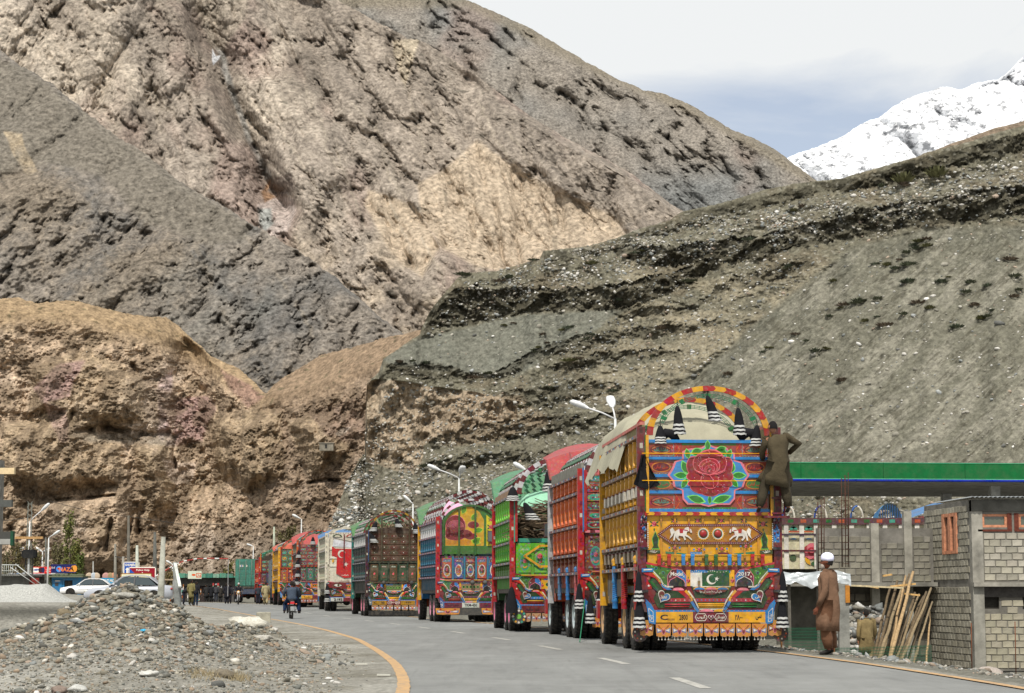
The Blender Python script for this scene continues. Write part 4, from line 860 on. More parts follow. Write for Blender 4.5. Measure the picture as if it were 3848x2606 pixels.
Bk = (0.012, 0.012, 0.014); Tl = srgb(60, 165, 140); Lg = srgb(120, 200, 70); Dg = srgb(30, 62, 22); Cr = srgb(226, 218, 196); Br = srgb(96, 62, 40)
# ================================================================== wheels and shared truck pieces
def wheel_parts(rim_col, wd=0.30, r=0.54):
    t = MB(); prof = [(r*0.56, -wd/2), (r*0.80, -wd/2*1.05), (r*0.95, -wd/2*0.95), (r, -wd/2*0.72), (r*0.975, -wd*0.1), (r, -wd*0.08), (r, wd*0.08), (r*0.975, wd*0.1), (r, wd/2*0.72), (r*0.95, wd/2*0.95), (r*0.80, wd/2*1.05), (r*0.56, wd/2)]
    t.lathe(prof, (0, 0, 0), 'x', (0.022, 0.021, 0.020), 28)
    for k in range(28):
        a = 2*math.pi*k/28
        for sx in (-1, 1):
            c0 = Vector((sx*wd*0.30, math.cos(a)*r, math.sin(a)*r)); t.bar(c0+Vector((-0.05, 0, 0)), c0+Vector((0.05, -math.sin(a)*0.03, math.cos(a)*0.03)), 0.045, 0.03, (0.018, 0.018, 0.018), up=(0, math.cos(a), math.sin(a)))
    m = MB(); m.lathe([(r*0.57, -wd/2*0.98), (r*0.50, -wd/2*0.9), (r*0.46, -wd*0.1), (r*0.22, -wd*0.16), (r*0.2, -wd*0.42), (0.001, -wd*0.45)], (0, 0, 0), 'x', rim_col, 20)
    for k in range(8): a = 2*math.pi*k/8; m.lathe([(0.022, -wd*0.30), (0.022, -wd*0.12)], (0, math.cos(a)*r*0.33, math.sin(a)*r*0.33), 'x', (0.3, 0.3, 0.3), 6)
    return t.mesh('tyre', 'rubber'), m.mesh('rim', 'paint')
WHEELS = {}
def wheel(root, x, y, rim, name='wheel', r=0.54, wd=0.30):
    k = (rim, r, wd)
    if k not in WHEELS: WHEELS[k] = wheel_parts(rim, wd, r)
    t, m = WHEELS[k]; w_ = inst(t, name, root, (x, y, r)); ri = inst(m, 'rim', w_)
    if x > 0: ri.rotation_euler = (0, 0, math.pi)
    return w_
def slat_mesh(h, col, wd=0.20, dp=0.10, style=0, c2=None):
    b = MB(); c2 = c2 or tuple(q*0.6 for q in col)
    if style == 0:      # channel rib with rounded foot
        pts = [(-wd*0.30, h*0.98), (wd*0.30, h*0.98), (wd*0.34, h*0.8), (wd*0.24, h*0.5), (wd*0.24, h*0.22), (wd*0.46, h*0.12), (wd*0.40, 0.03), (0, -0.01), (-wd*0.40, 0.03), (-wd*0.46, h*0.12), (-wd*0.24, h*0.22), (-wd*0.24, h*0.5), (-wd*0.34, h*0.8)]
    else:               # pointed picket
        pts = [(-wd*0.45, 0), (wd*0.45, 0), (wd*0.42, h*0.45), (wd*0.15, h*0.6), (wd*0.30, h*0.72), (0.0, h*0.99), (-wd*0.30, h*0.72), (-wd*0.15, h*0.6), (-wd*0.42, h*0.45)]
    n = len(pts); i = len(b.v)
    b.v += [(0, y, z) for y, z in pts]+[(-dp, y*0.7, z*0.97+h*0.015) for y, z in pts]
    b.f.append(tuple(range(i+n, i+2*n))[::-1]); b.c.append(col); b.sm.append(False)
    for k in range(n): b.f.append((i+k, i+(k+1) % n, i+n+(k+1) % n, i+n+k)); b.c.append(col); b.sm.append(False)
    b.box(-dp-0.012, -dp-0.002, -wd*0.12, wd*0.12, h*0.55, h*0.62, c2); b.box(-dp-0.012, -dp-0.002, -wd*0.12, wd*0.12, h*0.85, h*0.9, c2)
    return b.mesh('slat', 'paint')
def truck_side(root, sx, L, tiers, npost, rail_col, board_col, post_rear, post_front, dim_board, z_low=1.25, ng=9, X=1.22):
    """tiers: (z0, z1, colour, style)"""
    zt = tiers[-1][1]
    bd = MB(); bd.box(sx*X-0.02 if sx > 0 else sx*X-0.0, sx*X+0.0 if sx > 0 else sx*X+0.02, 0.05, L-0.05, z_low, zt+0.02, board_col)
    bd.build('side_board', 'old', root)
    for z0, z1, c, st in tiers:
        h = z1-z0-0.08
        if h > 0.15:
            me = slat_mesh(h, c, L/ng*0.34, 0.085, st)
            for k in range(ng):
                y = L*(k+0.75)/(ng+0.5); sl_ = inst(me, 'slat', root, (sx*X, y, z0+0.05))
                if sx > 0: sl_.rotation_euler = (0, 0, math.pi)
    zs = sorted({t[0] for t in tiers}|{zt})
    for z in zs:
        b = MB(); x0, x1 = (sx*X-0.13, sx*X-0.0) if sx < 0 else (sx*X+0.0, sx*X+0.13)
        b.box(x0, x1, 0.02, L-0.02, z-0.035, z+0.035, rail_col)
        for k in range(int(L/0.35)):
            y = 0.15+k*0.35; xx = x0-0.004 if sx < 0 else x1+0.004; b.box(xx-0.003, xx+0.003, y-0.03, y+0.03, z-0.02, z+0.02, (Wh, Rd, Bl)[k % 3])
        b.build('side_rail', 'paint', root)
    for y, c, zz0, zz1 in ((0.0, post_rear, 0.95, zt+0.16), (L, post_front, 0.85, zt+0.02)):
        b = MB(); x0, x1 = (sx*X-0.16, sx*X+0.0) if sx < 0 else (sx*X-0.0, sx*X+0.16)
        b.box(x0, x1, y-0.045, y+0.045, zz0, zz1, c)
        for k in range(int((zz1-zz0)/0.3)):
            z = zz0+0.2+k*0.3; b.box(x0+0.05, x1-0.05, y-0.05, y-0.044, z, z+0.10, srgb(200, 190, 175) if k % 3 == 0 else tuple(q*0.5 for q in c))
        b.build('corner_post', 'paint', root)
def arch(root, y, z0, rise, hw, n=17, cA=Yl, cB=Rd, wd=0.085, th=0.06, name='arch', wires=True, xo=0.0):
    b = MB(); P_ = lambda a, k=1.0: (xo+hw*k*math.cos(a), z0+rise*k*math.sin(a))
    for i in range(n*2):
        a0, a1 = math.pi*i/(2*n), math.pi*(i+1)/(2*n); am = (a0+a1)/2; c = cA if (i//2) % 2 else cB; c_ = cB if (i//2) % 2 else cA; ko, ki = 1.0, 1-wd/hw
        tip = 0.012*(1 if i < n else -1)
        for cc, A0, A1 in ((c, a0, a1),):
            q = [P_(A0, ko), P_(A1, ko), P_(A1, ki), P_(A0, ki)]; b.prism(q, y-th/2, y+th/2, cc)
        if i % 2 == 0 and i: 
            t_ = 0.035 if i < n else -0.035
            b.face([(P_(a0, ko)[0], y-th/2-0.003, P_(a0, ko)[1]), (P_(a0, ki)[0], y-th/2-0.003, P_(a0, ki)[1]), (P_(a0-t_, (ko+ki)/2)[0], y-th/2-0.003, P_(a0-t_, (ko+ki)/2)[1])], c)
    o = b.build(name, 'paint', root)
    if wires:
        w_ = MB()
        for q in (0.93-wd/hw, 0.90-wd/hw, 0.87-wd/hw): w_.tube([(P_(math.pi*i/28, q)[0], y, P_(math.pi*i/28, q)[1]) for i in range(29)], 0.006, srgb(20, 120, 80), 4)
        for i in range(3, 26): a = math.pi*i/28; p0, p1 = P_(a, 0.94-wd/hw), P_(a, 0.86-wd/hw); w_.bar((p0[0], y, p0[1]), (p1[0], y, p1[1]), 0.008, 0.008, srgb(20, 120, 80))
        for i in (4, 9, 14, 19, 24): a = math.pi*i/28; p0, p1 = P_(a-0.05, 0.95-wd/hw), P_(a+0.05, 0.85-wd/hw); w_.prism([P_(a-.045, .95-wd/hw), P_(a+.045, .95-wd/hw), P_(a+.045, .85-wd/hw), P_(a-.045, .85-wd/hw)], y-0.012, y+0.012, srgb(16, 110, 60))
        w_.build('arch_wire', 'paint', root)
    return o
def tassel(root, x, y, z, h=0.5, r=0.09, tilt=0.0, bands=3, name='tassel'):
    """black yarn tassel with silver bands, hanging"""
    b = MB(); n = 10; prof = []; cols = []
    for i in range(15):
        t = i/14; rr = r*(0.22+0.95*t**0.6); inb = any(abs(t-q) < 0.032 for q in (0.66, 0.79, 0.92)[:bands]); prof.append((rr*(1.03 if inb else 1), -t*h)); cols.append((0.5, 0.5, 0.48) if inb else (0.012, 0.012, 0.014))
    V0 = len(b.v); b.lathe(prof, (0, 0, 0), 'z', Bk, 12, cols=cols)
    for i in range(V0, len(b.v)):
        x_, y_, z_ = b.v[i]; a = math.atan2(y_, x_); k = 1+0.10*math.sin(a*6+z_*9); b.v[i] = (x_*k+tilt*(-z_), y_*k, z_+0.006*math.sin(a*5)*(-z_/h))
    b.bar((0, 0, 0), (0, 0, 0.12), 0.012, 0.012, Bk)
    o = b.build(name, 'cloth', root, (x, y, z)); return o
def mudflap(root, x, z, w_, h, c1, c2, bells=True, y=-0.03):
    a = Art(); o = [(-w_/2, h/2), (w_/2, h/2), (w_/2*0.98, -h*0.1), (w_*0.46, -h*0.42), (w_*0.2, -h*0.5), (0, -h*0.42), (-w_*0.2, -h*0.5), (-w_*0.46, -h*0.42), (-w_/2*0.98, -h*0.1)]
    a.prism(o, 0.0, 0.012, c1)
    for s_ in (-1, 1):
        a.sh([(s_*w_*0.08, 0.0), (s_*w_*0.46, h*0.20), (s_*w_*0.44, -h*0.22), (s_*w_*0.10, -h*0.10)], c2, 1); a.sh([(s_*w_*0.14, 0.0), (s_*w_*0.40, h*0.12), (s_*w_*0.38, -h*0.10)], Wh, 2)
        a.sh([(s_*w_*0.04, h*0.05), (s_*w_*0.42, h*0.46), (s_*w_*0.30, h*0.22)], srgb(150, 90, 20), 1); a.disc(s_*w_*0.3, h*0.33, w_*0.04, w_*0.04, Rd, 2, 6)
    a.disc(0, -h*0.06, w_*0.13, h*0.27, Pk, 2, 10); a.disc(0, -h*0.06, w_*0.09, h*0.21, Mr, 3, 10); a.disc(0, 0.02, w_*0.05, h*0.09, Yl, 4, 8)
    if bells:
        for k in range(4): px = -w_*0.33+k*w_*0.22; a.bar((px, 0.0, -h*0.42), (px, 0.0, -h*0.60), 0.004, 0.004, Wh); a.prism([(px-0.014, -h*0.72), (px+0.014, -h*0.72), (px, -h*0.58)], -0.012, 0.012, Wh)
    return a.build('mudflap', 'paint', root, (x, y, z))
def heart(a, cx, cz, r, cl, cr_, d, ang=0.0):
    pts = []
    for i in range(24):
        t = 2*math.pi*i/24; px = 16*math.sin(t)**3/16*r; pz = (13*math.cos(t)-5*math.cos(2*t)-2*math.cos(3*t)-math.cos(4*t))/16*r
        pts.append((px, pz))
    rot = lambda p, k: (cx+(p[0]*math.cos(ang)-p[1]*math.sin(ang))*k, cz+(p[0]*math.sin(ang)+p[1]*math.cos(ang))*k)
    a.prism([rot(p, 1.0) for p in pts], -0.002*d-0.03, -0.002*d, Wh); y_ = -0.002*d-0.032
    a.face([(rot(p, .86)[0], y_, rot(p, .86)[1]) for p in pts[:13]], cr_); a.face([(rot(p, .86)[0], y_, rot(p, .86)[1]) for p in pts[12:]+pts[:1]], cl)
    return y_
def bumper(root, c, texts, W_=1.30, plate=(Yl, Mr, Yl)):
    """the stepped 'boat' bumper, z 0.55 to 1.62; c: list of colours"""
    a = Art(); K = lambda x, y: ((x-1134)/793.4*W_/1.30, 1.1+(533-y)/793.4)
    a.prism([(-W_*0.93, 0.76), (W_*0.93, 0.76), (W_, 1.05), (W_, 1.62), (-W_, 1.62), (-W_, 1.05)], 0.0, 0.35, c[0])
    body = a.build('bumper', 'paint', root, (0, -0.02, 0)); a = Art()
    for s_ in (1, -1):
        kk = (lambda x, y: (-abs(K(x, y)[0])*s_*-1 if False else (K(x, y)[0] if s_ == 1 else -K(x, y)[0]), K(x, y)[1]))
        a.prism([kk(*p) for p in ((170, 60), (600, 160), (480, 260), (480, 420), (200, 200), (165, 110))], -0.03, 0, c[1])          # green wing
        a.sh([kk(*p) for p in ((165, 55), (610, 150), (610, 165), (165, 90))], c[2], 17)
        for q, px, pz in ((0, 310, 150), (1, 420, 218)): a.disc(*kk(px, pz), 0.032, 0.032, Tl, 17, 10); a.disc(*kk(px, pz), 0.024, 0.024, Bk, 18, 10)
        for px, pz in ((260, 130), (360, 165), (375, 210), (420, 270), (430, 300), (465, 190)): a.leaf(*kk(px, pz), 0.05, 0.018, px, Lg, 17)
        # blue step with a red band below and a yellow edging
        a.prism([kk(*p) for p in ((95, 150), (270, 150), (270, 200), (95, 210))], -0.06, 0, c[3]); a.sh([kk(*p) for p in ((120, 165), (250, 160), (250, 175), (120, 185))], Wh, 32)
        a.prism([kk(*p) for p in ((100, 212), (270, 212), (380, 330), (390, 400), (540, 470), (430, 475), (300, 300), (140, 240))], -0.045, 0, c[4])
        a.sh([kk(*p) for p in ((250, 215), (290, 230), (370, 310), (385, 370), (350, 350), (330, 300))], Yl, 24)
        a.sh([kk(*p) for p in ((380, 380), (440, 390), (550, 470), (480, 475), (400, 430))], Bl, 25)
        a.line([kk(*p) for p in ((262, 190), (375, 315), (420, 400), (470, 425), (560, 425))], 0.028, Cr, 26)
        for k in range(13):
            t = k/12; px = 262+(430-262)*t; pz = 190+(410-190)*t; p = kk(px, pz); a.line([(p[0]-0.012, p[1]-0.01), (p[0]+0.012, p[1]+0.01)], 0.005, Gn, 27)
        a.prism([kk(*p) for p in ((190, 330), (290, 290), (430, 470), (420, 520), (330, 500), (260, 440))], -0.03, 0, Dg); a.sh([kk(*p) for p in ((215, 350), (255, 340), (350, 460), (330, 480))], Gn, 17)
        a.sh([kk(*p) for p in ((120, 250), (190, 250), (230, 330), (250, 460), (160, 460))], c[4], 8); a.rose(*kk(205, 290), 0.035, 9); a.star(*kk(200, 410), 0.03, Wh, 10)
        a.sh([kk(*p) for p in ((160, 465), (290, 465), (320, 560), (160, 560))], c[0], 6)
        # lower panel
        a.prism([kk(*p) for p in ((330, 480), (700, 480), (830, 600), (860, 740), (340, 740), (270, 600))], -0.012, 0, Dg)
        a.sh([kk(*p) for p in ((540, 480), (750, 490), (850, 580), (860, 640), (760, 590), (640, 490))], Rd, 9); a.disc(*kk(645, 480), 0.115, 0.055, c[5], 8, 12, 0, 180); a.disc(*kk(645, 480), 0.095, 0.04, Pk, 9, 12, 0, 180)
        a.line([kk(*p) for p in ((760, 490), (830, 560), (850, 650), (910, 760), (950, 790))], 0.05, Yl, 10); a.line([kk(*p) for p in ((850, 655), (890, 720), (940, 790))], 0.052, Bl, 11)
        a.line([kk(*p) for p in ((800, 490), (880, 600), (950, 740))], 0.026, Cr, 12)
        a.line([kk(300, 575), kk(310, 600)], 0.2, c[0], 5)
        a.rect(min(kk(430, 0)[0], kk(830, 0)[0]), max(kk(430, 0)[0], kk(830, 0)[0]), kk(0, 650)[1], kk(0, 595)[1], c[6], 10)
        for k in range(6): a.star(*kk(470+k*68, 625), 0.022, (Wh, Pk)[k % 2], 12, n=4, q=0.3)
        for k, cc in enumerate((c[7] if s_ == 1 else Gn, Rd if s_ == 1 else srgb(30, 120, 50))):
            z = 690+k*32; p0, p1 = kk(440, z), kk(820-k*10, z); a.tube([(p0[0], -0.02, p0[1]), (p1[0], -0.02, p1[1])], 0.016-k*0.005, cc, 6)
        # outer blue shield with script
        sh_ = [kk(*p) for p in ((130, 580), (240, 690), (300, 800), (300, 985), (200, 960), (175, 760))]; a.prism(sh_, -0.02, 0, c[3]); a.line([kk(*p) for p in ((195, 740), (262, 800), (268, 950), (215, 930))], 0.008, Wh, 12, True)
        if texts.get('shield'): a.text(texts['shield'][0 if s_ == 1 else 1], *kk(235, 870), 0.10, Wh, 13, wmax=0.10, ang=(1.1 if s_ == -1 else -1.0))
        heart(a, *kk(420, 570), 0.125, *((Mr, Bl) if s_ == 1 else (Bl, Mr)), 8, ang=-0.5*s_)
        y_ = kk(420, 575); a.text(ur('محمد') if s_ == 1 else ur('علی'), y_[0], y_[1], 0.07, Wh, 27, wmax=0.12)
    # arches under Model / 2017, the shade of their hollows painted flat black
    for s_, t, cl, cr_ in ((-1, texts.get('l'), Mr, Bl), (1, texts.get('r'), Bl, Mr)):
        x0, x1 = sorted((s_*K(480, 0)[0]*-1 if False else s_*0.82, s_*0.465)); xm = (x0+x1)/2; zt, zb = 1.1+(533-160)/793.4, 1.1+(533-420)/793.4
        a.prism([(x0, zb), (x0, zb+0.20), (xm-0.1, zt-0.02), (xm, zt), (xm, zb)], -0.03, 0, cl); a.prism([(xm, zb), (xm, zt), (xm+0.1, zt-0.02), (x1, zb+0.20), (x1, zb)], -0.03, 0, cr_)
        pts = [(x0+0.02, zb), (x0+0.02, zb+0.06), (x0+0.05, zb+0.12), (xm-0.07, zb+0.15), (xm, zb+0.19), (xm+0.07, zb+0.15), (x1-0.05, zb+0.12), (x1-0.02, zb+0.06), (x1-0.02, zb)]
        a.sh(pts, Bk, 17); a.line(pts, 0.012, (Pk, Wh)[s_ > 0], 18); a.line([(x0, zb), (x0, zb+0.2), (xm-0.1, zt-0.02), (xm, zt), (xm+0.1, zt-0.02), (x1, zb+0.2), (x1, zb)], 0.010, Pk, 18)
        if t: a.text(t, xm, zb+0.235, 0.075, Wh, 19, wmax=0.24, bold=0.03)
        for q in (-1, 1): a.line([(xm+q*0.13-0.015, zb+0.17), (xm+q*0.13+0.015, zb+0.20)], 0.008, Wh, 19); a.line([(xm+q*0.13+0.015, zb+0.17), (xm+q*0.13-0.015, zb+0.20)], 0.008, Wh, 19)
    # middle
    zt, zb = 1.1+(533-215)/793.4, 1.1+(533-415)/793.4
    a.rect(-0.46, 0.46, zb, zt+0.05, Yl, 2); a.rect(-0.38, 0.38, zt-0.005, zt+0.05, Bl, 4); a.rect(-0.05, 0.36, zt-0.003, zt+0.045, Gn, 5)
    for k in range(14): a.leaf(-0.36+k*0.05, zt+0.02, 0.03, 0.012, k, Wh, 6)
    for s_ in (-1, 1): a.rose(s_*0.42, zb+0.1, 0.035, 4); a.leaf(s_*0.42, zb+0.05, 0.04, 0.02, 1.6, Gn, 4); a.leaf(s_*0.42, zb+0.14, 0.04, 0.02, 1.6, Gn, 4)
    if texts.get('flag'):
        a.prism([(-0.38, zb), (-0.16, zb), (-0.16, zt), (-0.38, zt)], -0.015, 0, Wh); a.prism([(-0.16, zb), (0.36, zb), (0.36, zt), (-0.16, zt)], -0.0155, 0, srgb(18, 78, 38))
        a.crescent(0.02, (zb+zt)/2, 0.095, Wh, 9, 25); a.star(0.12, (zb+zt)/2+0.01, 0.048, Wh, 10, 80); a.box(-0.245, -0.20, -0.05, -0.016, zb+0.02, zb+0.10, (0.25, 0.18, 0.08)); a.line([(-0.22, zb+0.1), (-0.22, zb+0.16)], 0.012, (0.3, 0.3, 0.3), 12)
    else:
        a.rect(-0.38, 0.38, zb, zt, c[5], 8)
        for k in range(5): a.disc(-0.28+k*0.14, (zb+zt)/2, 0.055, 0.055, Lg, 10); a.disc(-0.28+k*0.14, (zb+zt)/2, 0.042, 0.042, Bk, 11)
    z0 = 1.1+(533-740)/793.4
    a.sh([(-0.37, zb), (0.40, zb), (0.24, z0), (-0.22, z0)], Dg, 6); a.rect(-0.34, 0.38, zb-0.02, zb, Cr, 7)
    for k, cc in enumerate((Bl, Pk, Bl)): a.disc(-0.21+k*0.22, zb-0.065, 0.12, 0.055, Yl, 8+k, 12, 0, 180); a.disc(-0.21+k*0.22, zb-0.065, 0.10, 0.04, cc, 12+k, 12, 0, 180)
    a.prism([(-0.30, zb-0.07), (0.31, zb-0.07), (0.27, zb-0.11), (0.16, zb-0.12), (0.07, zb-0.155), (0.0, zb-0.16), (-0.10, zb-0.155), (-0.16, zb-0.12), (-0.26, zb-0.11)], -0.045, 0, Mr); a.text(ur('ماں کی دعا جنت کی ہوا'), 0.0, zb-0.105, 0.055, Wh, 24, wmax=0.42)
    a.rect(-0.30, 0.33, z0+0.115, z0+0.18, c[6], 9)
    for k in range(8): a.star(-0.25+k*0.075, z0+0.147, 0.022, Bl, 10, n=4, q=0.3)
    for k in range(3): a.tube([(-0.25+k*0.01, -0.03, z0+0.075-k*0.03), (0.26-k*0.01, -0.03, z0+0.075-k*0.03)], 0.016 if k < 2 else 0.008, Yl, 6)
    a.rect(-0.22, 0.26, z0-0.035, z0-0.005, Cr, 9); a.disc(-0.08, z0-0.07, 0.13, 0.05, Pk, 10, 12, 0, 180); a.disc(0.17, z0-0.07, 0.12, 0.05, Yl, 11, 12, 0, 180)
    a.build('bumper_ornament', 'paint', root, (0, -0.025, 0))
    # plate strip
    a = Art(); a.prism([(-1.08, 0.57), (1.08, 0.57), (1.08, 0.80), (-1.08, 0.80)], -0.0, 0.3, Bl)
    for k in range(26): a.star(-1.03+k*0.082, 0.785, 0.012, Pk, 1)
    a.rect(-1.04, -0.34, 0.565, 0.765, plate[0], 1); a.rect(-0.34, 0.34, 0.565, 0.765, plate[1], 1); a.rect(0.34, 1.04, 0.565, 0.765, plate[2], 1)
    for x0, x1, t in texts['plate']:
        a.text(t, (x0+x1)/2, 0.665, 0.10, texts.get('ink', Bk) if abs(x0+x1) > 0.2 else Wh, 4, wmax=(x1-x0)*0.8, bold=0.02)
    if texts.get('mid'):
        for x0, x1, t in texts['mid']: a.line([(x0+0.04, 0.60), (x1-0.04, 0.60), (x1, 0.665), (x1-0.04, 0.73), (x0+0.04, 0.73), (x0, 0.665)], 0.010, Wh, 4, True); a.text(t, (x0+x1)/2, 0.665, 0.085, Wh, 4, wmax=(x1-x0)*0.72)
        heart(a, 0, 0.665, 0.055, Mr, Mr, 2); a.star(0, 0.675, 0.02, Wh, 19)
    a.build('number_board', 'paint', root, (0, -0.03, 0))
def board_panel(root, x0, x1, z0, z1, n, cb, co, ci, line_c, seed=0, y=-0.01, motif=True, name='tailboard'):
    """horizontal painted boards with cartouches"""
    rs = random.Random(seed); h = (z1-z0)/n
    for k in range(n):
        a = Art(); za, zb = z0+k*h+0.012, z0+(k+1)*h-0.012; a.prism([(x0, za), (x1, za), (x1, zb), (x0, zb)], 0, 0.04, cb)
        if motif:
            m = max(2, int((x1-x0)/0.45)); wd = (x1-x0)/m
            a.line([(x0+0.02, za+0.02), (x1-0.02, za+0.02), (x1-0.02, zb-0.02), (x0+0.02, zb-0.02)], 0.008, line_c, 1, True)
            for i in range(m):
                cx = x0+wd*(i+0.5); cz = (za+zb)/2; a.disc(cx, cz, wd*0.44, (zb-za)*0.40, co[(i+k) % len(co)], 1, 12); a.disc(cx, cz, wd*0.34, (zb-za)*0.30, ci[(i+k) % len(ci)], 2, 12)
                for q in range(3): a.leaf(cx-wd*0.2+q*wd*0.15, cz, wd*0.16, (zb-za)*0.18, rs.uniform(-0.8, 0.8), co[(i+k+1) % len(co)], 3)
                a.disc(cx, cz, 0.02, 0.02, Wh, 4, 6); a.star(x0+wd*i+0.02, cz, 0.03, line_c, 2, n=4)
        a.build(name, 'ornate', root, (0, y, 0))
def cab(root, L, c1, c2, taj, tz=5.0, hh=0.95, md='old'):
    b = MB(); b.box(-1.15, 1.15, L+0.15, L+1.9, 0.9, 2.9, c1); b.box(-1.0, 1.0, L+1.88, L+1.93, 1.9, 2.7, (0.02, 0.03, 0.035)); b.box(-1.17, -1.149, L+0.7, L+1.6, 1.95, 2.6, (0.02, 0.03, 0.035)); b.box(1.149, 1.17, L+0.7, L+1.6, 1.95, 2.6, (0.02, 0.03, 0.035)); b.box(-1.25, 1.25, L+1.7, L+2.0, 0.55, 0.95, c2)
    b.build('cab', 'paint', root)
    if taj:
        b = MB(); n = 9; F0 = []
        for i in range(n):
            x = -1.3+2.6*i/(n-1); e = 1-(x/1.3)**2; F0.append(((x, L+0.12, tz-hh), (x*1.05, L+0.55+0.25*e, tz-0.28+0.30*e), (x*1.02, L+1.7, tz-0.15+0.42*e)))
        for i in range(n-1):
            for j in range(2): b.face([F0[i][j], F0[i+1][j], F0[i+1][j+1], F0[i][j+1]], taj); 
        for i in range(0, n, 2): b.bar(F0[i][0], F0[i][1], 0.03, 0.03, tuple(q*0.6 for q in taj))
        o = b.build('crown_panel', 'paint', root); m_ = o.modifiers.new('thickness', 'SOLIDIFY'); m_.thickness = 0.03
def under(root, L, axles, rim, skirt=(0.06, 0.055, 0.05), front=True, bollards=None):
    b = MB(); b.box(-0.45, -0.35, 0.1, L+1.8, 0.75, 1.0, (0.03, 0.028, 0.025)); b.box(0.35, 0.45, 0.1, L+1.8, 0.75, 1.0, (0.03, 0.028, 0.025)); b.box(-1.2, 1.2, 0.06, L, 1.12, 1.26, (0.05, 0.04, 0.035))
    for y in axles: b.bar((-0.95, y, 0.54), (0.95, y, 0.54), 0.16, 0.16, (0.03, 0.028, 0.025)); b.ell((0, y, 0.54), (0.22, 0.22, 0.22), (0.04, 0.035, 0.03))
    b.build('chassis', 'old', root)
    for y in axles:
        for x in (-1.08, -0.74, 1.08, 0.74): wheel(root, x, y, rim)
    if front:
        for x in (-1.08, 1.08): wheel(root, x, L+0.9, rim)
def truck(name, label, x, y, deg, group='decorated trucks queued along the road', gzv=None):
    """x,y: the rear left corner of the body"""
    r = empty(name, (0, 0, 0), R(deg)); c, s_ = math.cos(R(deg)), math.sin(R(deg)); z = float(road_z(y)) if gzv is None else gzv
    r.location = (x+1.25*c, y+1.25*s_, z); return tag(r, label, 'truck', group)
def bollard(root, x, y, col, tip, z0=0.95, z1=1.8, r=0.05):
    b = MB(); h = z1-z0; b.lathe([(r, 0), (r, h*0.12), (r*1.3, h*0.15), (r, h*0.2), (r*0.9, h*0.5), (r*1.25, h*0.53), (r, h*0.58), (r, h*0.82), (r*0.8, h*0.86)], (x, y, z0), 'z', col, 10)
    for k in range(7): z = z0+h*(0.22+k*0.04); b.bar((x-r, y-r, z), (x+r, y-r, z+0.03), 0.012, 0.015, tuple(min(1, q*1.6) for q in col))
    b.lathe([(r*0.8, h*0.86), (r*1.2, h*0.88), (r*0.8, h*0.9), (r*1.3, h*0.95), (r*1.1, h*0.99), (r*0.4, h*1.03), (0.001, h*1.04)], (x, y, z0), 'z', tip, 10); return b.build('side_bollard', 'paint', root)
# ================================================================== truck 1: the yellow one
Q1 = lambda x, y: ((x-1366)/510.8, 1.1+(2149-y)/510.8)
Q2 = lambda x, y: ((x-1366)/510.8, 1.1+(859-y)/510.8)
t1 = truck('painted_truck', 'yellow truck with a big painted rose and horses on its tailgate, nearest of the queue', 2.50, 40.5, 4.0)
L1 = 6.4
under(t1, L1, (2.0, 3.35), srgb(200, 160, 110)); cab(t1, L1, Yl, Rd, None)
for sx in (-1, 1):
    truck_side(t1, sx, L1, [(1.58, 2.02, srgb(120, 95, 75), 0), (2.02, 2.74, Yl, 0), (2.74, 3.46, Yl, 0), (3.46, 4.10, Yl, 0)], 9, srgb(130, 96, 70), srgb(90, 56, 8), Mr, Yl, 0.5, z_low=1.4, ng=9)
    for z, c in ((2.95, srgb(222, 214, 196)), (1.72, srgb(150, 132, 106))):
        b = MB(); b.box(-0.01, 0.11, -0.13, 0.13, 0, 0.19, c); b.box(-0.014, 0.114, -0.134, 0.134, 0.19, 0.21, Mr); mbk = b.mesh('side_block', 'paint')
        for k in range(9): inst(mbk, 'side_block', t1, (-1.32 if sx < 0 else 1.22, L1*(k+0.75)/9.5, z))
    b = MB(); xx = sx*1.22; b.box(min(xx, xx+sx*0.05), max(xx, xx+sx*0.05), 0.02, L1+0.1, 4.14, 4.30, srgb(120, 110, 70)); b.box(min(xx, xx+sx*0.09), max(xx, xx+sx*0.09), 0.02, L1+0.1, 4.30, 4.36, srgb(190, 110, 100)); b.build('top_board', 'old', t1)
for k, (y, c) in enumerate(((0.75, Rd), (2.75, Rd), (4.3, Bl))): bollard(t1, -1.30, y, c, Yl, 0.80, 1.82, 0.06); bollard(t1, 1.30, y, c, Yl, 0.80, 1.82, 0.06)
b = MB(); b.box(-1.27, -1.20, 3.0, 5.9, 1.05, 1.4, srgb(90, 80, 70)); b.box(-1.28, -1.21, 4.3, 5.6, 1.0, 1.38, srgb(110, 100, 90))
for k in range(8): b.prism([(0, 0), (0.1, 0), (0.05, -0.12)], 0, 0.01, (0.1, 0.1, 0.1)) if False else b.face([(-1.285, 4.3+k*0.17, 1.02), (-1.285, 4.47+k*0.17, 1.02), (-1.285, 4.385+k*0.17, 0.86)], srgb(100, 95, 90))
b.build('side_skirt', 'old', t1)
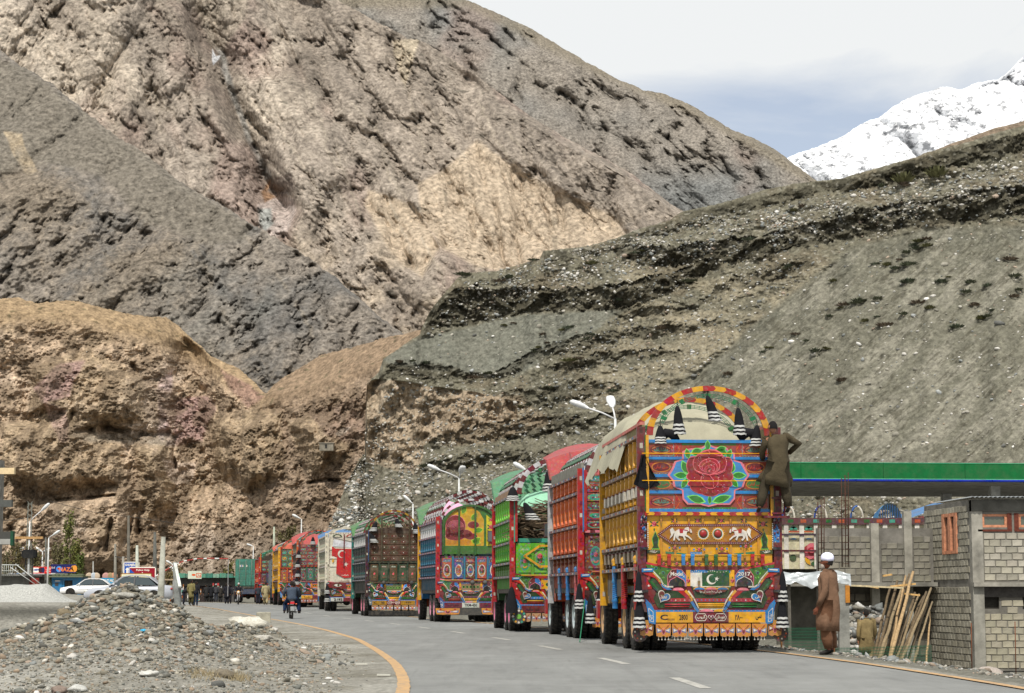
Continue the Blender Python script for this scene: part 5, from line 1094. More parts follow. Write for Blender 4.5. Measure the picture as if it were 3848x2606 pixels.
# -- rose tailgate
a = Art(); a.prism([(-1.17, 2.66), (1.14, 2.66), (1.14, 3.99), (-1.17, 3.99)], 0.0, 0.06, srgb(150, 60, 40)); a.build('tailgate', 'paint', t1, (0, -0.01, 0))
zb_ = [2.66, 3.02, 3.33, 3.66, 3.99]; BR = srgb(160, 58, 36)
for k in range(4):
    a = Art(); z0, z1 = zb_[k]+0.03, zb_[k+1]-0.03; a.prism([(-1.16, z0), (1.13, z0), (1.13, z1), (-1.16, z1)], 0, 0.02, BR)
    for s_ in (-1, 1):
        cx = s_*0.90-0.02; cz = (z0+z1)/2
        a.line([(cx-0.24, z0+0.02), (cx+0.24, z0+0.02), (cx+0.24, z1-0.02), (cx-0.24, z1-0.02)], 0.010, srgb(120, 150, 140), 1, True)
        if k in (0, 3): a.disc(cx, cz, 0.21, 0.095, Mr, 1, 14); a.disc(cx, cz, 0.185, 0.08, srgb(190, 110, 60), 2, 14); a.sh([(cx-0.20, cz), (cx, cz+0.07), (cx+0.20, cz), (cx, cz-0.07)], Mr, 3)
        else: a.disc(cx, cz, 0.19, 0.10, srgb(200, 120, 40), 1, 14); a.disc(cx, cz, 0.165, 0.08, srgb(60, 120, 60) if k == 1 else Mr, 2, 14)
        a.text(ur('ماشاءاللہ') if k in (0, 3) else ur('جی آیاں'), cx, cz, 0.075, Tl if k in (0, 3) else srgb(200, 60, 40), 4, wmax=0.27)
        for q in range(6): a.leaf(cx-0.22*s_, z0+0.03+q*0.035, 0.05, 0.015, q, (Tl, Or, Pk)[q % 3], 2)
        a.line([(cx-s_*0.27, z0+0.01), (cx-s_*0.36, cz), (cx-s_*0.27, z1-0.01)], 0.018, Or, 2); a.leaf(cx-s_*0.30, cz, 0.1, 0.04, 1.57, Rd, 3)
    for q in range(40): a.disc(-1.12+q*0.057, z0+0.012, 0.007, 0.007, (Wh, Tl, Yl)[q % 3], 3, 5)
    a.rect(-0.52, 0.52, z1-0.05 if k == 3 else z0+0.005, z1-0.01 if k == 3 else z0+0.045, srgb(60, 125, 40), 2) if k in (0, 3) else None
    a.build('tailboard', 'paint', t1, (0, -0.032, 0))
b = MB()
for z in (2.67, 3.02, 3.33, 3.66, 3.985): b.box(-1.18, 1.15, -0.062, -0.01, z-0.03, z+0.03, srgb(30, 130, 200))
b.build('tailgate_rib', 'paint', t1)
a = Art()   # rose medallion
out_ = [Q1(*p) for p in ((1355, 705), (1420, 735), (1540, 745), (1560, 780), (1610, 790), (1612, 860), (1680, 880), (1712, 940), (1750, 1005), (1710, 1060), (1690, 1120), (1612, 1150), (1608, 1230), (1560, 1285), (1440, 1285), (1355, 1305), (1270, 1285), (1150, 1285), (1105, 1235), (1100, 1150), (1020, 1120), (1010, 1060), (962, 1005), (1005, 940), (1030, 875), (1105, 850), (1105, 780), (1150, 755), (1290, 740))]
sc_c = (lambda p, k: ((p[0]-0.0)*k, (p[1]-3.31)*k+3.31)); a.sh([sc_c(p, 1.02) for p in out_], Pk, 1); a.sh([sc_c(p, 0.965) for p in out_], srgb(60, 140, 205), 2)
LG = srgb(30, 130, 25); LE = srgb(130, 230, 110)
for (x_, y_, l, w_, an) in ((1180, 800, 130, 80, 0.35), (1290, 760, 110, 60, -0.2), (1350, 770, 110, 60, 1.57), (1550, 800, 140, 80, 2.8), (1430, 765, 110, 60, 0.3), (1160, 1000, 155, 80, 2.0), (1160, 1010, 150, 70, 3.1), (1150, 1030, 120, 60, 4.2), (1560, 990, 120, 80, 1.2), (1575, 1005, 155, 70, 0.0), (1570, 1030, 120, 60, -0.9), (1330, 1265, 200, 80, 2.85), (1380, 1265, 210, 80, 0.3), (1365, 1290, 100, 40, 1.57), (1165, 850, 110, 60, 1.8), (1540, 850, 110, 60, 1.2)):
    a.leaf(*Q1(x_, y_), l/510.8, w_/510.8, an, LG, 3, LE)
PT = srgb(150, 18, 28); PL = srgb(228, 105, 115)
def petal(cx, cy, rx, ry, ang, d, c=PT, e=PL):
    for k, cc, dd in ((1.0, e, d), (0.91, c, d+1)):
        pts = []
        for i in range(16):
            t = 2*math.pi*i/16; px, pz = rx*k*math.cos(t), ry*k*math.sin(t)*(1.0+0.12*math.cos(t)); pts.append((px*math.cos(ang)-pz*math.sin(ang), px*math.sin(ang)+pz*math.cos(ang)))
        c0 = Q1(cx, cy); a.sh([(c0[0]+p[0]/510.8, c0[1]+p[1]/510.8) for p in pts], cc, dd)
petal(1365, 1165, 95, 45, 0, 5, srgb(120, 10, 20)); petal(1260, 1140, 90, 42, -0.25, 6); petal(1470, 1140, 90, 42, 0.25, 6)
petal(1255, 1080, 110, 45, 0.1, 7); petal(1480, 1080, 110, 45, -0.1, 7); petal(1215, 930, 75, 110, 0.3, 8, srgb(140, 16, 26)); petal(1515, 930, 75, 110, -0.3, 8, srgb(140, 16, 26))
petal(1225, 1010, 90, 55, 0.15, 9); petal(1510, 1010, 90, 55, -0.15, 9); petal(1365, 900, 165, 150, 0, 10, srgb(150, 22, 32)); petal(1365, 1050, 90, 90, 0, 11, srgb(160, 22, 34))
petal(1285, 900, 85, 100, 0.5, 12); petal(1445, 900, 85, 100, -0.5, 12); petal(1365, 850, 120, 55, 0, 13, srgb(135, 14, 24)); petal(1365, 915, 105, 75, 0, 15, srgb(165, 30, 42)); petal(1365, 930, 78, 58, 0, 17, srgb(150, 20, 30)); petal(1365, 945, 52, 40, 0, 19, srgb(175, 40, 52)); petal(1360, 958, 28, 24, 0, 21, srgb(120, 10, 20)); petal(1360, 966, 12, 12, 0, 23, PL)
a.line([Q1(*p) for p in ((1225, 960), (1290, 985), (1360, 1000), (1440, 985), (1510, 955))], 0.018, PL, 25); a.line([Q1(*p) for p in ((1360, 1000), (1390, 1040), (1400, 1090), (1398, 1120))], 0.012, PL, 25)
a.line([Q1(*p) for p in ((1340, 760), (1365, 780), (1360, 810))], 0.014, PL, 25)
rsr = random.Random(4)
for k in range(40): a.disc(*Q1(rsr.uniform(1200, 1530), rsr.uniform(800, 1170)), 0.006, 0.006, (0.9, 0.75, 0.75), 26, 5)
a.build('rose_painting', 'paint', t1, (0, -0.064, 0))
b = MB(); b.tube([(-1.3, -0.14, Q1(0, 797)[1]), (1.2, -0.14, Q1(0, 795)[1])], 0.008, Yl, 5); b.tube([(-1.3, -0.14, Q1(0, 1060)[1]), (0, -0.15, Q1(0, 1064)[1]), (1.2, -0.14, Q1(0, 1058)[1])], 0.008, Yl, 5); b.build('rope', 'cloth', t1)
# -- posts of the rear frame
for sx, c0, c1 in ((-1, Yl, Gn), (1, Yl, Gn)):
    b = MB(); x = sx*1.19; b.box(x-0.028, x+0.028, -0.09, 0.0, 2.62, 4.10, c0); b.box(x+sx*0.03-0.02, x+sx*0.03+0.02, -0.06, 0.02, 2.6, 4.10, c1); b.build('rear_post', 'paint', t1)
# -- striped beam
a = Art(); a.prism([(-1.24, 2.575), (1.24, 2.575), (1.24, 2.645), (-1.24, 2.645)], -0.06, 0.05, Rd)
for k in range(10):
    x0 = -1.2+k*0.245; s_ = 1 if x0 < 0 else -1; a.sh([(x0, 2.58), (x0+0.12, 2.58), (x0+0.12+s_*0.03, 2.61), (x0+0.12, 2.64), (x0, 2.64), (x0+s_*0.03, 2.61)], Yl, 32)
a.build('striped_beam', 'paint', t1, (0, -0.02, 0))
# -- yellow lower tailgate with horses
a = Art(); a.prism([(-1.19, 1.58), (1.19, 1.58), (1.19, 2.575), (-1.19, 2.575)], 0.0, 0.06, Yl)
for k in range(8):
    x = -0.93+k*0.265
    a.box(x-0.02, x+0.02, -0.03, 0.0, 1.75, 2.56, srgb(205, 140, 15)); a.line([(x-0.02, 2.5), (x, 2.35), (x+0.02, 2.5)], 0.006, Br, 17)
a.build('lower_tailgate', 'paint', t1, (0, -0.01, 0))
a = Art()
for x_, y_ in ((825, 185), (1890, 185)): a.flower(*Q2(x_, y_), 0.06, 1); a.leaf(*Q2(x_, y_+40), 0.06, 0.03, -1.57, Gn, 1)
for x_ in (1020, 1250, 1480, 1700): a.flower(*Q2(x_, 152), 0.045, 1)
for x_, y_ in ((1020, 415), (1258, 432), (1480, 425), (1715, 400)): a.flower(*Q2(x_, y_), 0.04, 16); a.disc(Q2(x_-50, 0)[0], Q2(0, y_)[1], 0.02, 0.02, Bl, 16, 8); a.disc(Q2(x_+50, 0)[0], Q2(0, y_)[1], 0.02, 0.02, Bl, 16, 8)
hx = [Q2(*p) for p in ((865, 290), (985, 200), (1750, 195), (1870, 280), (1740, 370), (990, 370))]
a.sh(hx, srgb(170, 110, 15), 16); a.line(hx, 0.045, Mr, 18, True); 
for i in range(6):
    p, q = hx[i], hx[(i+1) % 6]; n_ = int(math.hypot(p[0]-q[0], p[1]-q[1])/0.035)
    for k in range(n_): t = k/n_; a.disc(p[0]+(q[0]-p[0])*t, p[1]+(q[1]-p[1])*t, 0.009, 0.006, Wh, 20, 5)
for cx in (1300, 1442):
    c0 = Q2(cx, 280); a.star(c0[0], c0[1], 0.135, Yl, 20, n=18, q=0.85); a.disc(*c0, 0.105, 0.105, Wh, 22, 20); a.disc(*c0, 0.085, 0.085, Gn, 23, 20); y_ = -0.05
    a.ell((c0[0], -0.048, c0[1]), (0.07, 0.035, 0.07), Rd, 12, 8)
def horse(fl):
    H = lambda x, y: (Q2(x, y) if not fl else (-Q2(x, y)[0]+2*Q2(1371, 0)[0], Q2(x, y)[1]))
    body = [(1020, 260), (1060, 238), (1110, 240), (1128, 222), (1150, 215), (1182, 240), (1190, 268), (1178, 272), (1160, 255), (1140, 262), (1135, 290), (1160, 305), (1190, 335), (1185, 345), (1150, 315), (1115, 300), (1130, 335), (1115, 345), (1100, 305), (1060, 300), (1055, 320), (1075, 340), (1060, 348), (1035, 322), (1030, 300), (1020, 345), (1005, 345), (1012, 300)]
    a.prism([H(*p) for p in (body if not fl else body[::-1])], -0.055, -0.035, Wh)
    a.prism([H(*p) for p in ((1025, 262), (1000, 222), (975, 240), (985, 290), (970, 330), (1000, 300), (1012, 275))], -0.055, -0.035, Wh)
    a.face([(H(*p)[0], -0.058, H(*p)[1]) for p in ((1065, 232), (1105, 235), (1100, 275), (1070, 275))], Rd); a.face([(H(*p)[0], -0.058, H(*p)[1]) for p in ((1105, 238), (1150, 248), (1150, 256), (1105, 246))], Rd)
    a.face([(H(*p)[0], -0.058, H(*p)[1]) for p in ((1160, 215), (1168, 218), (1172, 262), (1165, 262))], Rd)
horse(False); horse(True)
for x_ in (835, 1900):
    f_ = [Q2(x_+dx, y_) for dx, y_ in ((0, 262), (28, 330), (22, 390), (35, 420), (-32, 420), (-18, 390), (-28, 330))]; a.sh([((p[0]-Q2(x_, 0)[0])*1.25+Q2(x_, 0)[0], (p[1]-2.14)*1.12+2.14) for p in f_], Lg, 2); a.sh(f_, Dg, 4)
a.build('horse_frieze', 'paint', t1, (0, -0.012, 0))
a = Art()      # rod with coloured hinges, arched trim
a.tube([(-1.05, -0.06, 1.825), (1.03, -0.06, 1.83)], 0.014, Yl, 6)
for x_, c in ((865, Rd), (962, Rd), (1100, Bl), (1190, Bl), (1325, Gn), (1417, Gn), (1550, Bl), (1645, Bl), (1775, Rd), (1873, Rd)):
    x = Q2(x_, 0)[0]; a.box(x-0.032, x+0.032, -0.075, 0.0, 1.64, 1.845, c); a.box(x-0.036, x+0.036, -0.082, -0.07, 1.80, 1.845, tuple(q*1.5 for q in c))
for x_ in (912, 1040, 1145, 1255, 1370, 1485, 1597, 1710, 1822): a.flower(Q2(x_, 0)[0], 1.67, 0.036, 3)
for s_ in (-1, 1): a.sh([(s_*1.2, 1.93), (s_*0.95, 1.92), (s_*0.95, 1.86), (s_*1.2, 1.86)], Dg, 2); a.sh([(s_*0.85, 1.90), (s_*0.45, 1.86), (s_*0.45, 1.84), (s_*0.85, 1.86)], srgb(50, 130, 90), 2); [a.line([(s_*1.05, 1.87), (s_*(1.05+0.1*math.cos(q/2)), 1.87+0.06*math.sin(q/2+.5))], 0.008, Wh, 4) for q in range(5)]
a.rect(-0.38, -0.12, 1.84, 1.89, Bl, 3); a.rect(0.14, 0.36, 1.84, 1.88, Mr, 3)
for k in range(9): a.leaf(-0.36+k*0.028, 1.86, 0.02, 0.012, 0.6, Wh, 5)
a.build('hinge_rod', 'paint', t1, (0, -0.03, 0))
bumper(t1, (srgb(120, 20, 24), srgb(60, 110, 30), srgb(190, 40, 50), Bl, Rd, Pk, srgb(165, 40, 50), srgb(190, 30, 60)), dict(l='Model', r='2017', flag=True, shield=(ur('پشاور'), ur('ازطرف کوئٹہ')), plate=((-0.98, -0.80, 'C'), (-0.62, -0.42, '2800'), (0.44, 0.62, '\u06F2\u06F8\u06F0\u06F0'), (0.84, 0.98, ur('سی'))), mid=((-0.30, -0.07, ur('گروپ')), (0.07, 0.30, ur('طورخان')))))
b = Art(); b.text('LIMOUSINE', -0.78+0.02, 0.63, 0.022, Bk, 6, wmax=0.14); b.build('small_lettering', 'flat', t1, (0, -0.035, 0))
for k in range(7): mudflap(t1, -0.905+k*0.304, 0.42, 0.285, 0.25, srgb(216, 142, 50), srgb(120, 130, 170), y=-0.06)
for s_ in (-1, 1):
    mudflap(t1, s_*1.22, 0.46, 0.26, 0.30, srgb(200, 140, 60), Mr, bells=False, y=-0.02); a = Art(); a.disc(0, 0, 0.15, 0.16, (0.05, 0.03, 0.025), 1, 14)
    for k in range(9): a.disc(0.1*math.cos(k*0.7), 0.1*math.sin(k*0.7), 0.018, 0.018, (Or, Wh, Rd)[k % 3], 3, 6)
    a.prism([(0.12*math.cos(q*.52), 0.12*math.sin(q*.52)) for q in range(12)], 0.0, 0.03, (0.05, 0.03, 0.025)); a.build('round_flap', 'paint', t1, (s_*1.34, 0.02, 0.36))
for s_ in (-1, 1):
    tassel(t1, s_*1.37, -0.08, 1.52, 0.56, 0.08); tassel(t1, s_*1.36, -0.06, 1.02, 0.55, 0.10)
for z_, w_, h_ in ((1.98, 0.13, 0.09), (1.18, 0.13, 0.09)):
    for s_ in (-1, 1): b = MB(); x = s_*1.27; b.box(x-w_/2, x+w_/2, -0.12, 0.02, z_, z_+h_, Mr); b.box(x-w_/2-.01, x+w_/2+.01, -0.13, 0.03, z_-0.05, z_, (0.015, 0.012, 0.012)); b.build('lamp_box', 'paint', t1)
# chain bunches down the rear corners
for s_ in (-1, 1):
    b = MB(); rs = random.Random(3)
    for k in range(70): z = rs.uniform(2.0, 2.56); x = s_*1.27+rs.uniform(-0.05, 0.05); b.ell((x, -0.05+rs.uniform(-.03, .03), z), (0.022, 0.02, 0.03), rs.choice([(0.05, 0.04, 0.04), (0.3, 0.3, 0.3), Bl, Mr]), 5, 3)
    b.build('bead_chain', 'paint', t1); b = Art(); b.prism([(s_*1.27-0.05, 2.02), (s_*1.27+0.05, 2.02), (s_*1.27+0.06, 2.3), (s_*1.27, 2.42), (s_*1.27-0.06, 2.3)], -0.06, 0.0, Mr if s_ < 0 else Bl)
    for k in range(14): b.disc(s_*1.19, 1.97+k*0.035, 0.013, 0.012, Wh, 40, 6)
    b.build('corner_ornament', 'paint', t1, (0, -0.01, 0))
for (yy2, xo, dz) in ((0.0, 0, 0), (2.4, 0, 0), (4.6, 0, -0.02)):
    arch(t1, yy2, 4.10, 0.95, 1.19, wd=0.12)
for (x, z, h, tl) in ((-0.93, 4.28, 0.34, 0.0), (-0.60, 4.66, 0.54, 0.06), (-0.02, 4.86, 0.48, 0.32), (0.57, 4.63, 0.52, 0.06), (0.93, 4.30, 0.40, -0.1)): tassel(t1, x, -0.02, z, h, 0.105, tl)
for (x, z) in ((-0.75, 4.15), (0.80, 4.17)):
    b = MB(); b.tube([(x-0.2, 0.1, z-0.12), (x-0.05, 0.05, z), (x+0.05, 0.02, z-0.02), (x+0.16, 0.08, z-0.14)], [0.09, 0.1, 0.1, 0.06], Bk, 8); b.build('black_rag', 'cloth', t1)
b = MB(); rs = np.random.RandomState(2)   # hanging black cloth at the left post
n_, m_ = 9, 7; G_ = []
for j in range(n_):
    t = j/(n_-1); G_.append([(-1.28+(q/(m_-1)-0.35)*(0.10+0.42*t**1.3)+0.02*math.sin(q*3), -0.10-0.05*math.sin(q*2.1+t*3), 3.72-t*(0.66-0.10*abs(q-3)/3)) for q in range(m_)])
for j in range(n_-1):
    for q in range(m_-1): b.face([G_[j][q], G_[j][q+1], G_[j+1][q+1], G_[j+1][q]], Bk, True)
b.build('hanging_black_cloth', 'cloth', t1)
b = MB()      # ladder on the right rear corner
for x in (1.17, 1.42): b.bar((x, -0.12, 2.55), (x, -0.10, 4.0 if x > 1.3 else 4.3), 0.03, 0.03, Mr if x > 1.3 else Yl)
for k in range(5): b.bar((1.17, -0.12, 2.62+k*0.29), (1.42, -0.12, 2.62+k*0.29), 0.03, 0.03, Mr)
b.box(1.0, 1.5, -0.22, -0.02, 2.53, 2.57, Mr); b.build('ladder', 'paint', t1)
# inner bed so the load has a floor and the front wall closes it
b = MB(); b.box(-1.2, 1.2, L1-0.06, L1, 1.3, 4.2, srgb(120, 60, 20)); b.build('front_board', 'old', t1)
# canvas over the load: its own thing
def canvas(name, label, cat, root, y0, y1, z0, rise, hw, col, seed, droop=0.5, material='tarp', group=None):
    ny, nx = 44, 40; V = []; C = []; rs = seed
    ys, xs = np.meshgrid(np.linspace(y0, y1, ny), np.linspace(-1, 1, nx), indexing='ij'); t = (ys-y0)/(y1-y0)
    xa = np.abs(xs); prof = np.where(xa < 0.86, np.cos(np.minimum(xa/0.86, 1)*math.pi/2)**0.42, 0); edge = np.clip((xa-0.86)/0.14, 0, 1)
    env = np.clip(t/0.22, 0, 1)**0.6*(1-0.25*np.clip((t-0.85)/0.15, 0, 1)); z = z0+rise*prof*env*(1+0.12*fbm(xs*2+seed, 1, ys*0.8, 3))-edge*droop*(0.75+0.3*fbm(ys*0.6, seed+2., xs*0, 2))-(t < 0.02)*0.1
    z = z+0.035*fbm(xs*6, 3, ys*2.2, 3)+0.02*np.sin(ys*5+xs*3); x = xs*hw*(1+0.0*t)+np.sign(xs)*edge*0.03*np.sin(ys*8)
    V = np.stack([x, ys+0*x, z], -1).reshape(-1, 3); idx = np.arange(ny*nx).reshape(ny, nx); F = np.stack([idx[:-1, :-1], idx[:-1, 1:], idx[1:, 1:], idx[1:, :-1]], -1).reshape(-1, 4)
    o = npmesh(name, V, F, np.repeat(np.array([col]), len(V), 0)*(1+0.12*fbm(V[:, 0], 1, V[:, 1], 4))[:, None], material); o.matrix_world = Matrix.Translation(root.location)@Matrix.Rotation(root.rotation_euler.z, 4, 'Z'); tag(o, label, cat, group); return o
canvas('tarpaulin', 'dusty beige canvas tarpaulin covering the load of the yellow truck', 'tarpaulin', t1, 2.3, L1+1.7, 4.25, 0.80, 1.50, srgb(152, 148, 128), 3, 0.75)
# ================================================================== the other trucks
def wide_rear(root, c, seed, zt=3.95, nb=4, tail=True):
    board_panel(root, -1.17, 1.17, 2.66, zt, nb, c['board'], c['oval'], c['inner'], c['line'], seed)
    b = Art(); b.prism([(-1.24, 2.575), (1.24, 2.575), (1.24, 2.645), (-1.24, 2.645)], -0.06, 0.05, c['beam'])
    for k in range(10): b.rect(-1.2+k*0.245, -1.08+k*0.245, 2.58, 2.64, c['beam2'], 32)
    b.build('striped_beam', 'paint', root, (0, -0.02, 0))
def mid_rear(root, c, seed):
    a = Art(); a.prism([(-1.19, 1.58), (1.19, 1.58), (1.19, 2.575), (-1.19, 2.575)], 0.0, 0.06, c['mid']); a.build('lower_tailgate', 'ornate', root, (0, -0.01, 0)); rs = random.Random(seed); pn_ = c.get('pan', [Or, Bl, Gn])
    for k in range(5):
        x0 = -1.12+k*0.46; a = Art(); a.prism([(x0, 1.72), (x0+0.36, 1.72), (x0+0.36, 2.5), (x0, 2.5)], -0.02, 0, pn_[k % len(pn_)]); a.rect(x0+0.04, x0+0.32, 2.34, 2.45, pn_[(k+1) % len(pn_)], 11); a.text(ur('ماشاءاللہ'), x0+0.18, 2.395, 0.06, Wh, 13, wmax=0.2); a.disc(x0+0.18, 2.02, 0.14, 0.24, Wh if c.get('lite') else c['oval'][0], 11, 14); a.disc(x0+0.18, 2.02, 0.11, 0.20, pn_[(k+2) % len(pn_)], 12, 14); a.flower(x0+0.18, 2.05, 0.07, 13); a.leaf(x0+0.18, 1.85, 0.1, 0.05, 0.7, c['line'], 14); a.leaf(x0+0.18, 1.85, 0.1, 0.05, 2.4, c['line'], 14)
        a.build('painted_panel', 'ornate', root, (0, -0.012, 0)); b = MB(); b.box(x0+0.375, x0+0.445, -0.07, -0.012, 1.62, 2.56, c['bar']); b.build('tailgate_bar', 'paint', root)
    a = Art(); a.tube([(-1.05, -0.10, 1.64), (1.05, -0.10, 1.64)], 0.016, c['line'], 6); a.build('rod', 'paint', root)
def rear_all(root, c, seed, texts, nflap=7, flapc=None, plates=None):
    mid_rear(root, c, seed); bumper(root, c['bump'], texts, plate=plates or (Yl, Mr, Yl))
    for k in range(nflap): mudflap(root, -0.905+k*1.81/(nflap-1), 0.42, 1.9/nflap, 0.25, flapc or srgb(216, 142, 50), srgb(120, 130, 170), y=-0.06, bells=False)
def posts(root, c0, c1=None):
    for sx in (-1, 1): b = MB(); x = sx*1.19; b.box(x-0.035, x+0.035, -0.09, 0.0, 2.62, 4.10, c0); b.box(x+sx*0.05-0.02, x+sx*0.05+0.02, -0.06, 0.02, 2.6, 4.15, c1 or c0); b.build('rear_post', 'paint', root)
def mirror(root, x, y, z, sx=-1, big=1.0):
    b = MB(); b.bar((x, y, z), (x+sx*0.32, y-0.05, z+0.02), 0.025, 0.025, (0.02, 0.02, 0.02)); b.box(x+sx*0.42-0.13*big, x+sx*0.42+0.13*big, y-0.10, y-0.04, z-0.22*big, z+0.22*big, (0.08, 0.02, 0.02)); b.build('mirror', 'paint', root)
    g = MB(); g.box(x+sx*0.42-0.11*big, x+sx*0.42+0.11*big, y-0.105, y-0.102, z-0.19*big, z+0.19*big, (0.06, 0.07, 0.07)); g.build('mirror_glass', 'glass', root)
def inner(root, L, c): b = MB(); b.box(-1.2, 1.2, L-0.06, L, 1.3, 4.1, c); b.box(-1.2, 1.2, 0.1, L, 1.27, 1.30, c); b.build('front_board', 'old', root)
NP = dict(plate=((-0.98, -0.80, 'C'), (-0.62, -0.42, '1904')))
def chevrons(root, L, z0, rise, y0=0.15, g=True):
    b = MB()
    for k in range(int((L-0.4)/0.26)):
        for q in range(15):
            an = math.pi*(q+0.5)/15; y = y0+k*0.26; c = (srgb(215, 215, 215), Mr)[(k+q//5) % 2] if q % 3 else srgb(30, 110, 70); b.bar((1.20*math.cos(an), y-0.1, z0+rise*math.sin(an)), (1.20*math.cos(an+0.07), y+0.1, z0+rise*math.sin(an+0.07)), 0.10, 0.02, c, up=(math.cos(an), 0, math.sin(an)))
    b.build('roof_chevrons', 'paint', root)
# truck 2, orange
t2 = truck('painted_truck', 'orange slatted truck with a red tin crown, just ahead of the yellow one', 1.72, 52.0, 5.6); L2 = 6.3
under(t2, L2, (2.0, 3.3), srgb(190, 205, 205)); cab(t2, L2, Or, Rd, srgb(178, 46, 46), 5.05, 0.85); inner(t2, L2, (0.05, 0.02, 0.01))
for sx in (-1, 1): truck_side(t2, sx, L2, [(1.60, 2.05, srgb(150, 75, 45), 1), (2.05, 2.75, srgb(224, 98, 14), 0), (2.75, 3.55, srgb(230, 104, 14), 0), (3.55, 3.98, srgb(230, 104, 14), 0)], 8, srgb(95, 55, 50), srgb(120, 40, 10), Rd, srgb(190, 190, 190), .5, ng=7); b = MB(); xx = sx*1.22; b.box(min(xx, xx+sx*0.06), max(xx, xx+sx*0.06), 0.02, L2, 3.98, 4.28, srgb(120, 120, 110)); b.build('top_board', 'old', t2)
c2 = dict(board=srgb(140, 36, 40), oval=[Tl, Rd, Gn], inner=[Mr, Tl], line=srgb(210, 120, 80), beam=Mr, beam2=Pk, mid=srgb(120, 50, 34), bar=Bl, pan=[srgb(140, 60, 40), Mr, srgb(60, 110, 120)], bump=(srgb(70, 30, 30), srgb(140, 60, 30), Mr, Bl, Rd, Pk, Mr, Bl))
wide_rear(t2, c2, 3, 4.0, 6); rear_all(t2, c2, 5, dict(shield=(ur('پشاور'), ur('سوات')), plate=((-0.98, -0.8, 'P'), (-0.62, -0.42, '4471'))), plates=(srgb(90, 80, 60),)*3); posts(t2, Rd, Bl)
for yy2 in (0, 0.9, 1.8, 2.7, 3.6, 4.5, 5.4): arch(t2, yy2, 4.05, 0.95, 1.17, cA=srgb(215, 215, 215), cB=Mr, wires=yy2 == 0, wd=0.13)
chevrons(t2, L2, 4.05, 0.92)
b = MB(); b.box(-1.32, -1.22, 0.05, 0.25, 3.2, 3.9, Mr); b.build('corner_ornament', 'paint', t2); mirror(t2, 0.1-1.2, -0.12, 2.55, 1, 1.0)
for x, z, h in ((-1.36, 1.35, 0.6), (-1.1, 1.05, 0.65), (-0.85, 1.3, 0.5)): tassel(t2, x, -0.16, z, h, 0.10)
for y, c in ((0.9, srgb(180, 90, 90)), (2.6, Bl), (4.3, srgb(80, 120, 160))): bollard(t2, -1.30, y, c, Bl, 0.95, 1.75)
b = MB(); b.bar((-1.25, -0.3, 0.95), (-1.75, -3.2, 0.02), 0.02, 0.02, srgb(40, 110, 80)); tg = b.build('guy_rope', 'cloth', t2)
# truck 3, lime green
t3 = truck('painted_truck', 'lime green slatted truck loaded with brushwood under red and white arches', 0.06, 62.5, 5.0); L3 = 6.6
under(t3, L3, (2.0, 3.3), srgb(215, 120, 150)); cab(t3, L3, Gn, Rd, srgb(66, 138, 92), 4.95, 0.9); inner(t3, L3, (0.02, 0.10, 0.02))
for sx in (-1, 1): truck_side(t3, sx, L3, [(1.60, 2.0, srgb(90, 140, 50), 1), (2.0, 2.6, srgb(95, 190, 25), 0), (2.6, 3.25, srgb(95, 190, 25), 0), (3.25, 3.95, srgb(120, 215, 40), 0)], 8, srgb(90, 90, 80), srgb(50, 110, 15), Rd, Rd, .5, ng=8); b = MB(); xx = sx*1.22; b.box(min(xx, xx+sx*0.06), max(xx, xx+sx*0.06), 0.02, L3, 3.98, 4.18, srgb(150, 120, 95)); b.build('top_board', 'old', t3)
c3 = dict(board=srgb(100, 60, 40), oval=[Tl, Rd], inner=[Mr, Tl], line=Yl, beam=Gn, beam2=Gn, mid=srgb(100, 190, 25), bar=srgb(85, 170, 20), pan=[srgb(95, 185, 25), Lg, srgb(60, 150, 40)], bump=(Rd, srgb(60, 110, 30), Mr, Bl, Rd, Yl, Bl, Yl))
rear_all(t3, c3, 7, dict(shield=(ur('پاک'), ur('چین')), plate=((-0.98, -0.45, ur('خدا حافظ')), (0.45, 0.98, ur('خوش رہو')))), nflap=7, flapc=srgb(190, 150, 110), plates=(Mr, Mr, Mr)); posts(t3, Rd, Tl)
a = Art(); a.line([(-0.95, 2.2), (-0.5, 2.5), (0.5, 2.5), (0.95, 2.2), (0.5, 1.9), (-0.5, 1.9)], 0.06, Yl, 22, True); a.rose(-0.5, 2.2, 0.08, 22); a.rose(0.5, 2.2, 0.08, 22); a.build('yellow_border', 'paint', t3, (0, -0.05, 0))
b = MB(); b.box(-1.15, 1.15, 0.2, 0.24, 2.6, 2.72, Tl); b.build('rear_beam', 'paint', t3)
for yy2 in (0, 1.3, 2.6, 3.9, 5.2): arch(t3, yy2, 4.0, 1.08, 1.17, cA=srgb(215, 215, 215), cB=Mr, wires=yy2 == 0, wd=0.14)
chevrons(t3, L3, 4.0, 1.02, 2.2)
for x, z, h, tl in ((-0.95, 3.75, 0.5, 0.5), (-0.25, 4.7, 0.62, 0.05), (-1.30, 4.2, 0.4, 0)): tassel(t3, x, -0.14, z, h, 0.17, tl)
tassel(t3, -1.33, -0.1, 1.3, 0.75, 0.16, 0, 0)
a = Art(); a.disc(0, 0, 0.22, 0.22, (0.06, 0.06, 0.06), 1, 14)
for k in range(12): a.disc(0.17*math.cos(k*.52), 0.17*math.sin(k*.52), 0.035, 0.035, (Wh, Tl, Yl)[k % 3], 3, 7)
a.disc(0, 0, 0.07, 0.07, Lg, 4, 10); a.build('round_flap', 'paint', t3, (-1.12, -0.12, 0.45))
rs = random.Random(5); b = MB()
